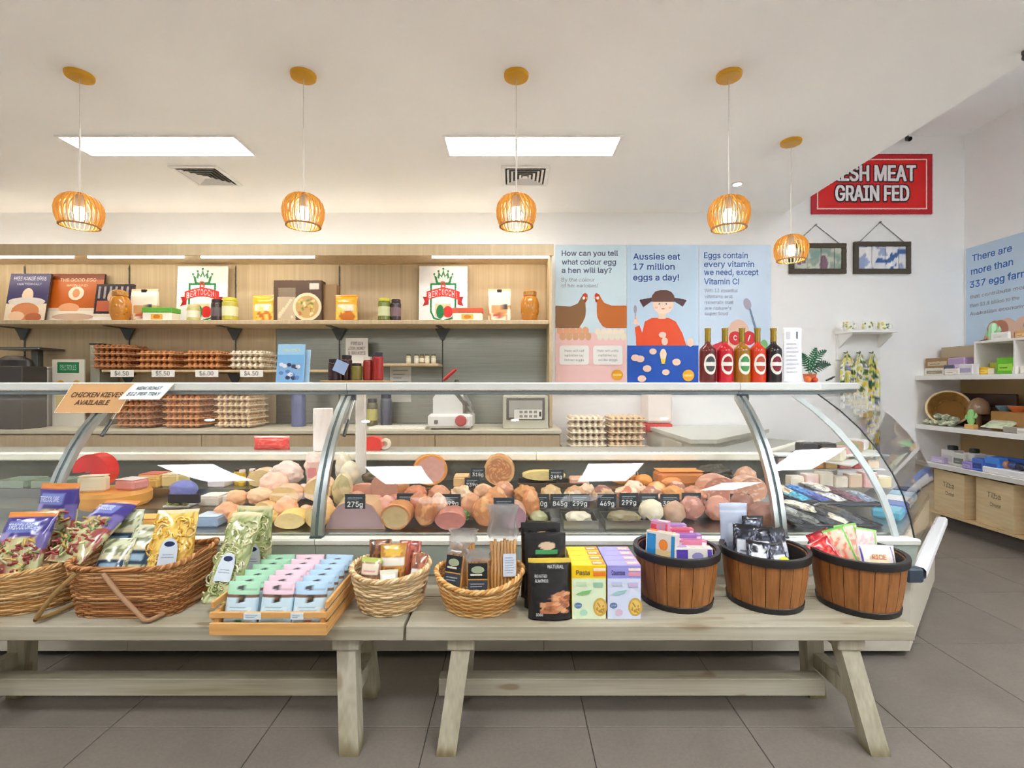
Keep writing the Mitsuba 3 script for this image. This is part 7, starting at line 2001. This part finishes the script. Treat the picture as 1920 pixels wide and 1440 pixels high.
# middle shelf
t = thing('round_basket', 'round cane basket tipped on its side on the middle gift shelf', 'basket')
T = tr(3.93, 4.415, Z2 + .150) @ rot('z', -48) @ rot('x', 74)
w = M()
for q in np.linspace(0, 1, 14):
    r = .100 + .048 * q ** .6; aa = np.arange(48) * 2 * PI / 48
    w.add(tube(np.column_stack([(r + .002 * np.cos(aa * 12 + PI * round(q * 13))) * np.cos(aa), (r + .002 * np.cos(aa * 12 + PI * round(q * 13))) * np.sin(aa), np.full(48, -.09 + .13 * q)]), .0056, 5, True), np.array(L(166, 124, 62)) * (.9 + .2 * (round(q * 13) % 2)), True)
put('weave', w, 'matte', t, T=T, kind='stuff')
put('base', one(lathe([(0, -.096), (.105, -.096), (.105, -.09), (0, -.09)], 36), L(150, 108, 54), 40), 'matte', t, T=T)
aa = np.arange(48) * 2 * PI / 48
put('rim', one(tube(np.column_stack([.152 * np.cos(aa), .152 * np.sin(aa), np.full(48, .045)]), .009, 8, True), L(226, 206, 166), True), 'matte', t, T=T)
for i, (px, dz, dx) in enumerate(((1752, 0, 0), (1768, 0, .0), (1784, 0, .02), (1760, .05, .02), (1775, .05, .03), (1740, .0, .03), (1790, .03, .05))):
    X = 3.83 + dx; v, f = lump(.04, .034, .028, 3, .2, 3, i)
    k = put('wrapped_soap', one((v - [0, 0, v[:, 2].min()], f), np.where((meshkit.noise(v * 60, i) > .55)[:, None], L(226, 226, 206), L(150, 160, 130)), True, tr(X, rpos(px, X), Z2 + dz)), 'satin', None, f'wrapped patterned soap spilling from the tipped cane basket, {["first", "second", "third", "fourth", "fifth", "sixth", "seventh"][i]}', 'soap', 'wrapped soaps in the cane basket')
rblock('carved_panel', 'dark brown carved panel standing at the back of the middle gift shelf', 'ornament', 1836, 4.08, Z2, .62, .03, .29, L(58, 38, 30), L(84, 64, 52))
t = thing('glass_ornament', 'round glass dome ornament before the dark carved panel', 'ornament')
put('dome', one(lathe([(.07, 0), (.075, .05), (.06, .10), (.03, .13), (0, .14)], 28), L(150, 120, 92), True), 'gloss', t, T=tr(3.98, rpos(1835, 3.98), Z2 + .12))
put('stand', one(lathe([(0, 0), (.06, 0), (.06, .01), (.02, .02), (.02, .11), (.078, .12), (0, .12)], 28), L(120, 84, 60), 40), 'satin', t, T=tr(3.98, rpos(1835, 3.98), Z2))
t = thing('mineral', 'rough grey shell decoration behind the cane basket rim', 'decoration')
put('stone', one(lump(.05, .07, .05, 3, .5, 4, 5), L(120, 108, 92), True, tr(4.13, rpos(1815, 4.13), Z2 + .20)), 'satin', t)
put('stand', one(box(.06, .10, .20, .004), L(96, 76, 60)), 'satin', t, T=tr(4.13, rpos(1815, 4.13), Z2))
cactus('cactus_candle', 'light green cactus candle on an orange base, beside the cane basket', 3.83, 1821, Z2, .85, L(150, 206, 130), L(226, 180, 110))
t = thing('sachet', 'pale green flowered sachet lying at the front of the middle gift shelf', 'sachet')
put('bag', bag(.22, .16, .035, art(L(206, 222, 190), ('n', 8, .6, L(170, 196, 150), 0, 1), ('n', 14, .66, L(226, 216, 196), 0, 1)), 'pillow', 9), 'satin', t, T=tr(3.80, rpos(1862, 3.80), Z2 + .025) @ rot('z', -90) @ rot('x', -62))
rblock('soap_tin', 'grey oval soap tin at the front right of the middle gift shelf', 'tin', 1893, 3.80, Z2, .11, .08, .045, L(150, 146, 132), None)
rblock('wooden_box', 'plain wooden box supporting the coloured bowls on the middle gift shelf', 'box', 1888, 3.88, Z2, .27, .2, .155, L(160, 116, 62), None)
for i, (px, c, nm) in enumerate(((1882, L(96, 124, 140), 'blue-grey'), (1906, L(206, 110, 60), 'orange'))):
    t = thing('bowl', f'{nm} bowl standing on the plain wooden box', 'bowl')
    put('body', one(lathe([(0, 0), (.03, 0), (.055, .03), (.058, .045), (.054, .045), (.05, .03), (0, .006)], 28), c, 40), 'gloss', t, T=tr(3.97, rpos(px, 3.97) - .01, Z2 + .155))
rblock('soap_box', 'white carton at the right edge of the middle gift shelf', 'soap', 1916, 3.80, Z2, .08, .06, .04, L(232, 230, 224), L(206, 200, 190))
# lowest shelf
rblock('soap_box', 'lilac soap pack at the far end of the lowest gift shelf', 'soap', 1757, 3.82, Z3, .13, .08, .055, L(190, 176, 214), L(210, 200, 226))
for i, (px, w, lab) in enumerate(((1776, .13, 'white scented pack with black bow, left of two on the lowest gift shelf'), (1816, .11, 'white scented pack with black bow, right of two on the lowest gift shelf'))):
    rblock('gift_pack', lab, 'gift pack', px, 3.86, Z3, w, .1, .125, L(214, 212, 210), L(190, 190, 192), lid=L(36, 44, 40))
rblock('gift_pack', 'black and white patterned soap pack between the two bow packs', 'gift pack', 1797, 3.83, Z3, .12, .09, .115, L(206, 206, 200), L(110, 112, 112))
for i, (px, X, w, h, c, b, lab) in enumerate(((1812, 3.79, .09, .06, L(150, 130, 200), L(180, 166, 220), 'violet candle box in front of the white packs'), (1832, 3.80, .10, .10, L(70, 110, 196), L(40, 60, 130), 'blue candle box, first in the row'), (1858, 3.80, .12, .125, L(66, 130, 220), L(50, 84, 170), 'blue candle box, second in the row'), (1872, 3.92, .12, .12, L(46, 110, 206), None, 'plain blue box behind the candle boxes'), (1838, 3.96, .12, .11, L(226, 226, 232), L(70, 130, 210), 'white and blue box behind the first candle box'), (1900, 3.94, .16, .12, L(50, 96, 176), L(110, 150, 206), 'blue patterned box at the right end of the lowest shelf'))):
    rblock('candle_box', lab, 'candle box', px, X, Z3, w, .08, h, c, b)
t = thing('display_tray', 'white tray of dark blue ornaments at the right of the lowest gift shelf', 'tray')
T = tr(3.86, rpos(1900, 3.86), Z3) @ rot('z', -90)
put('tray', one(box(.36, .14, .05, .006), L(232, 232, 234)), 'satin', t, T=T)
for i in range(5):
    X = 3.86; v, f = lump(.035, .03, .03, 2, .25, 3, i + 20)
    put('ornament', one((v - [0, 0, v[:, 2].min()], f), [L(40, 44, 84), L(190, 130, 100), L(60, 70, 120), L(36, 36, 60), L(90, 120, 170)][i], True, T @ tr(-.12 + .06 * i, 0, .05)), 'gloss', None, ['navy', 'copper', 'dark blue', 'blackish', 'pale blue'][i] + ' ornament in the white tray on the lowest gift shelf', 'ornament')
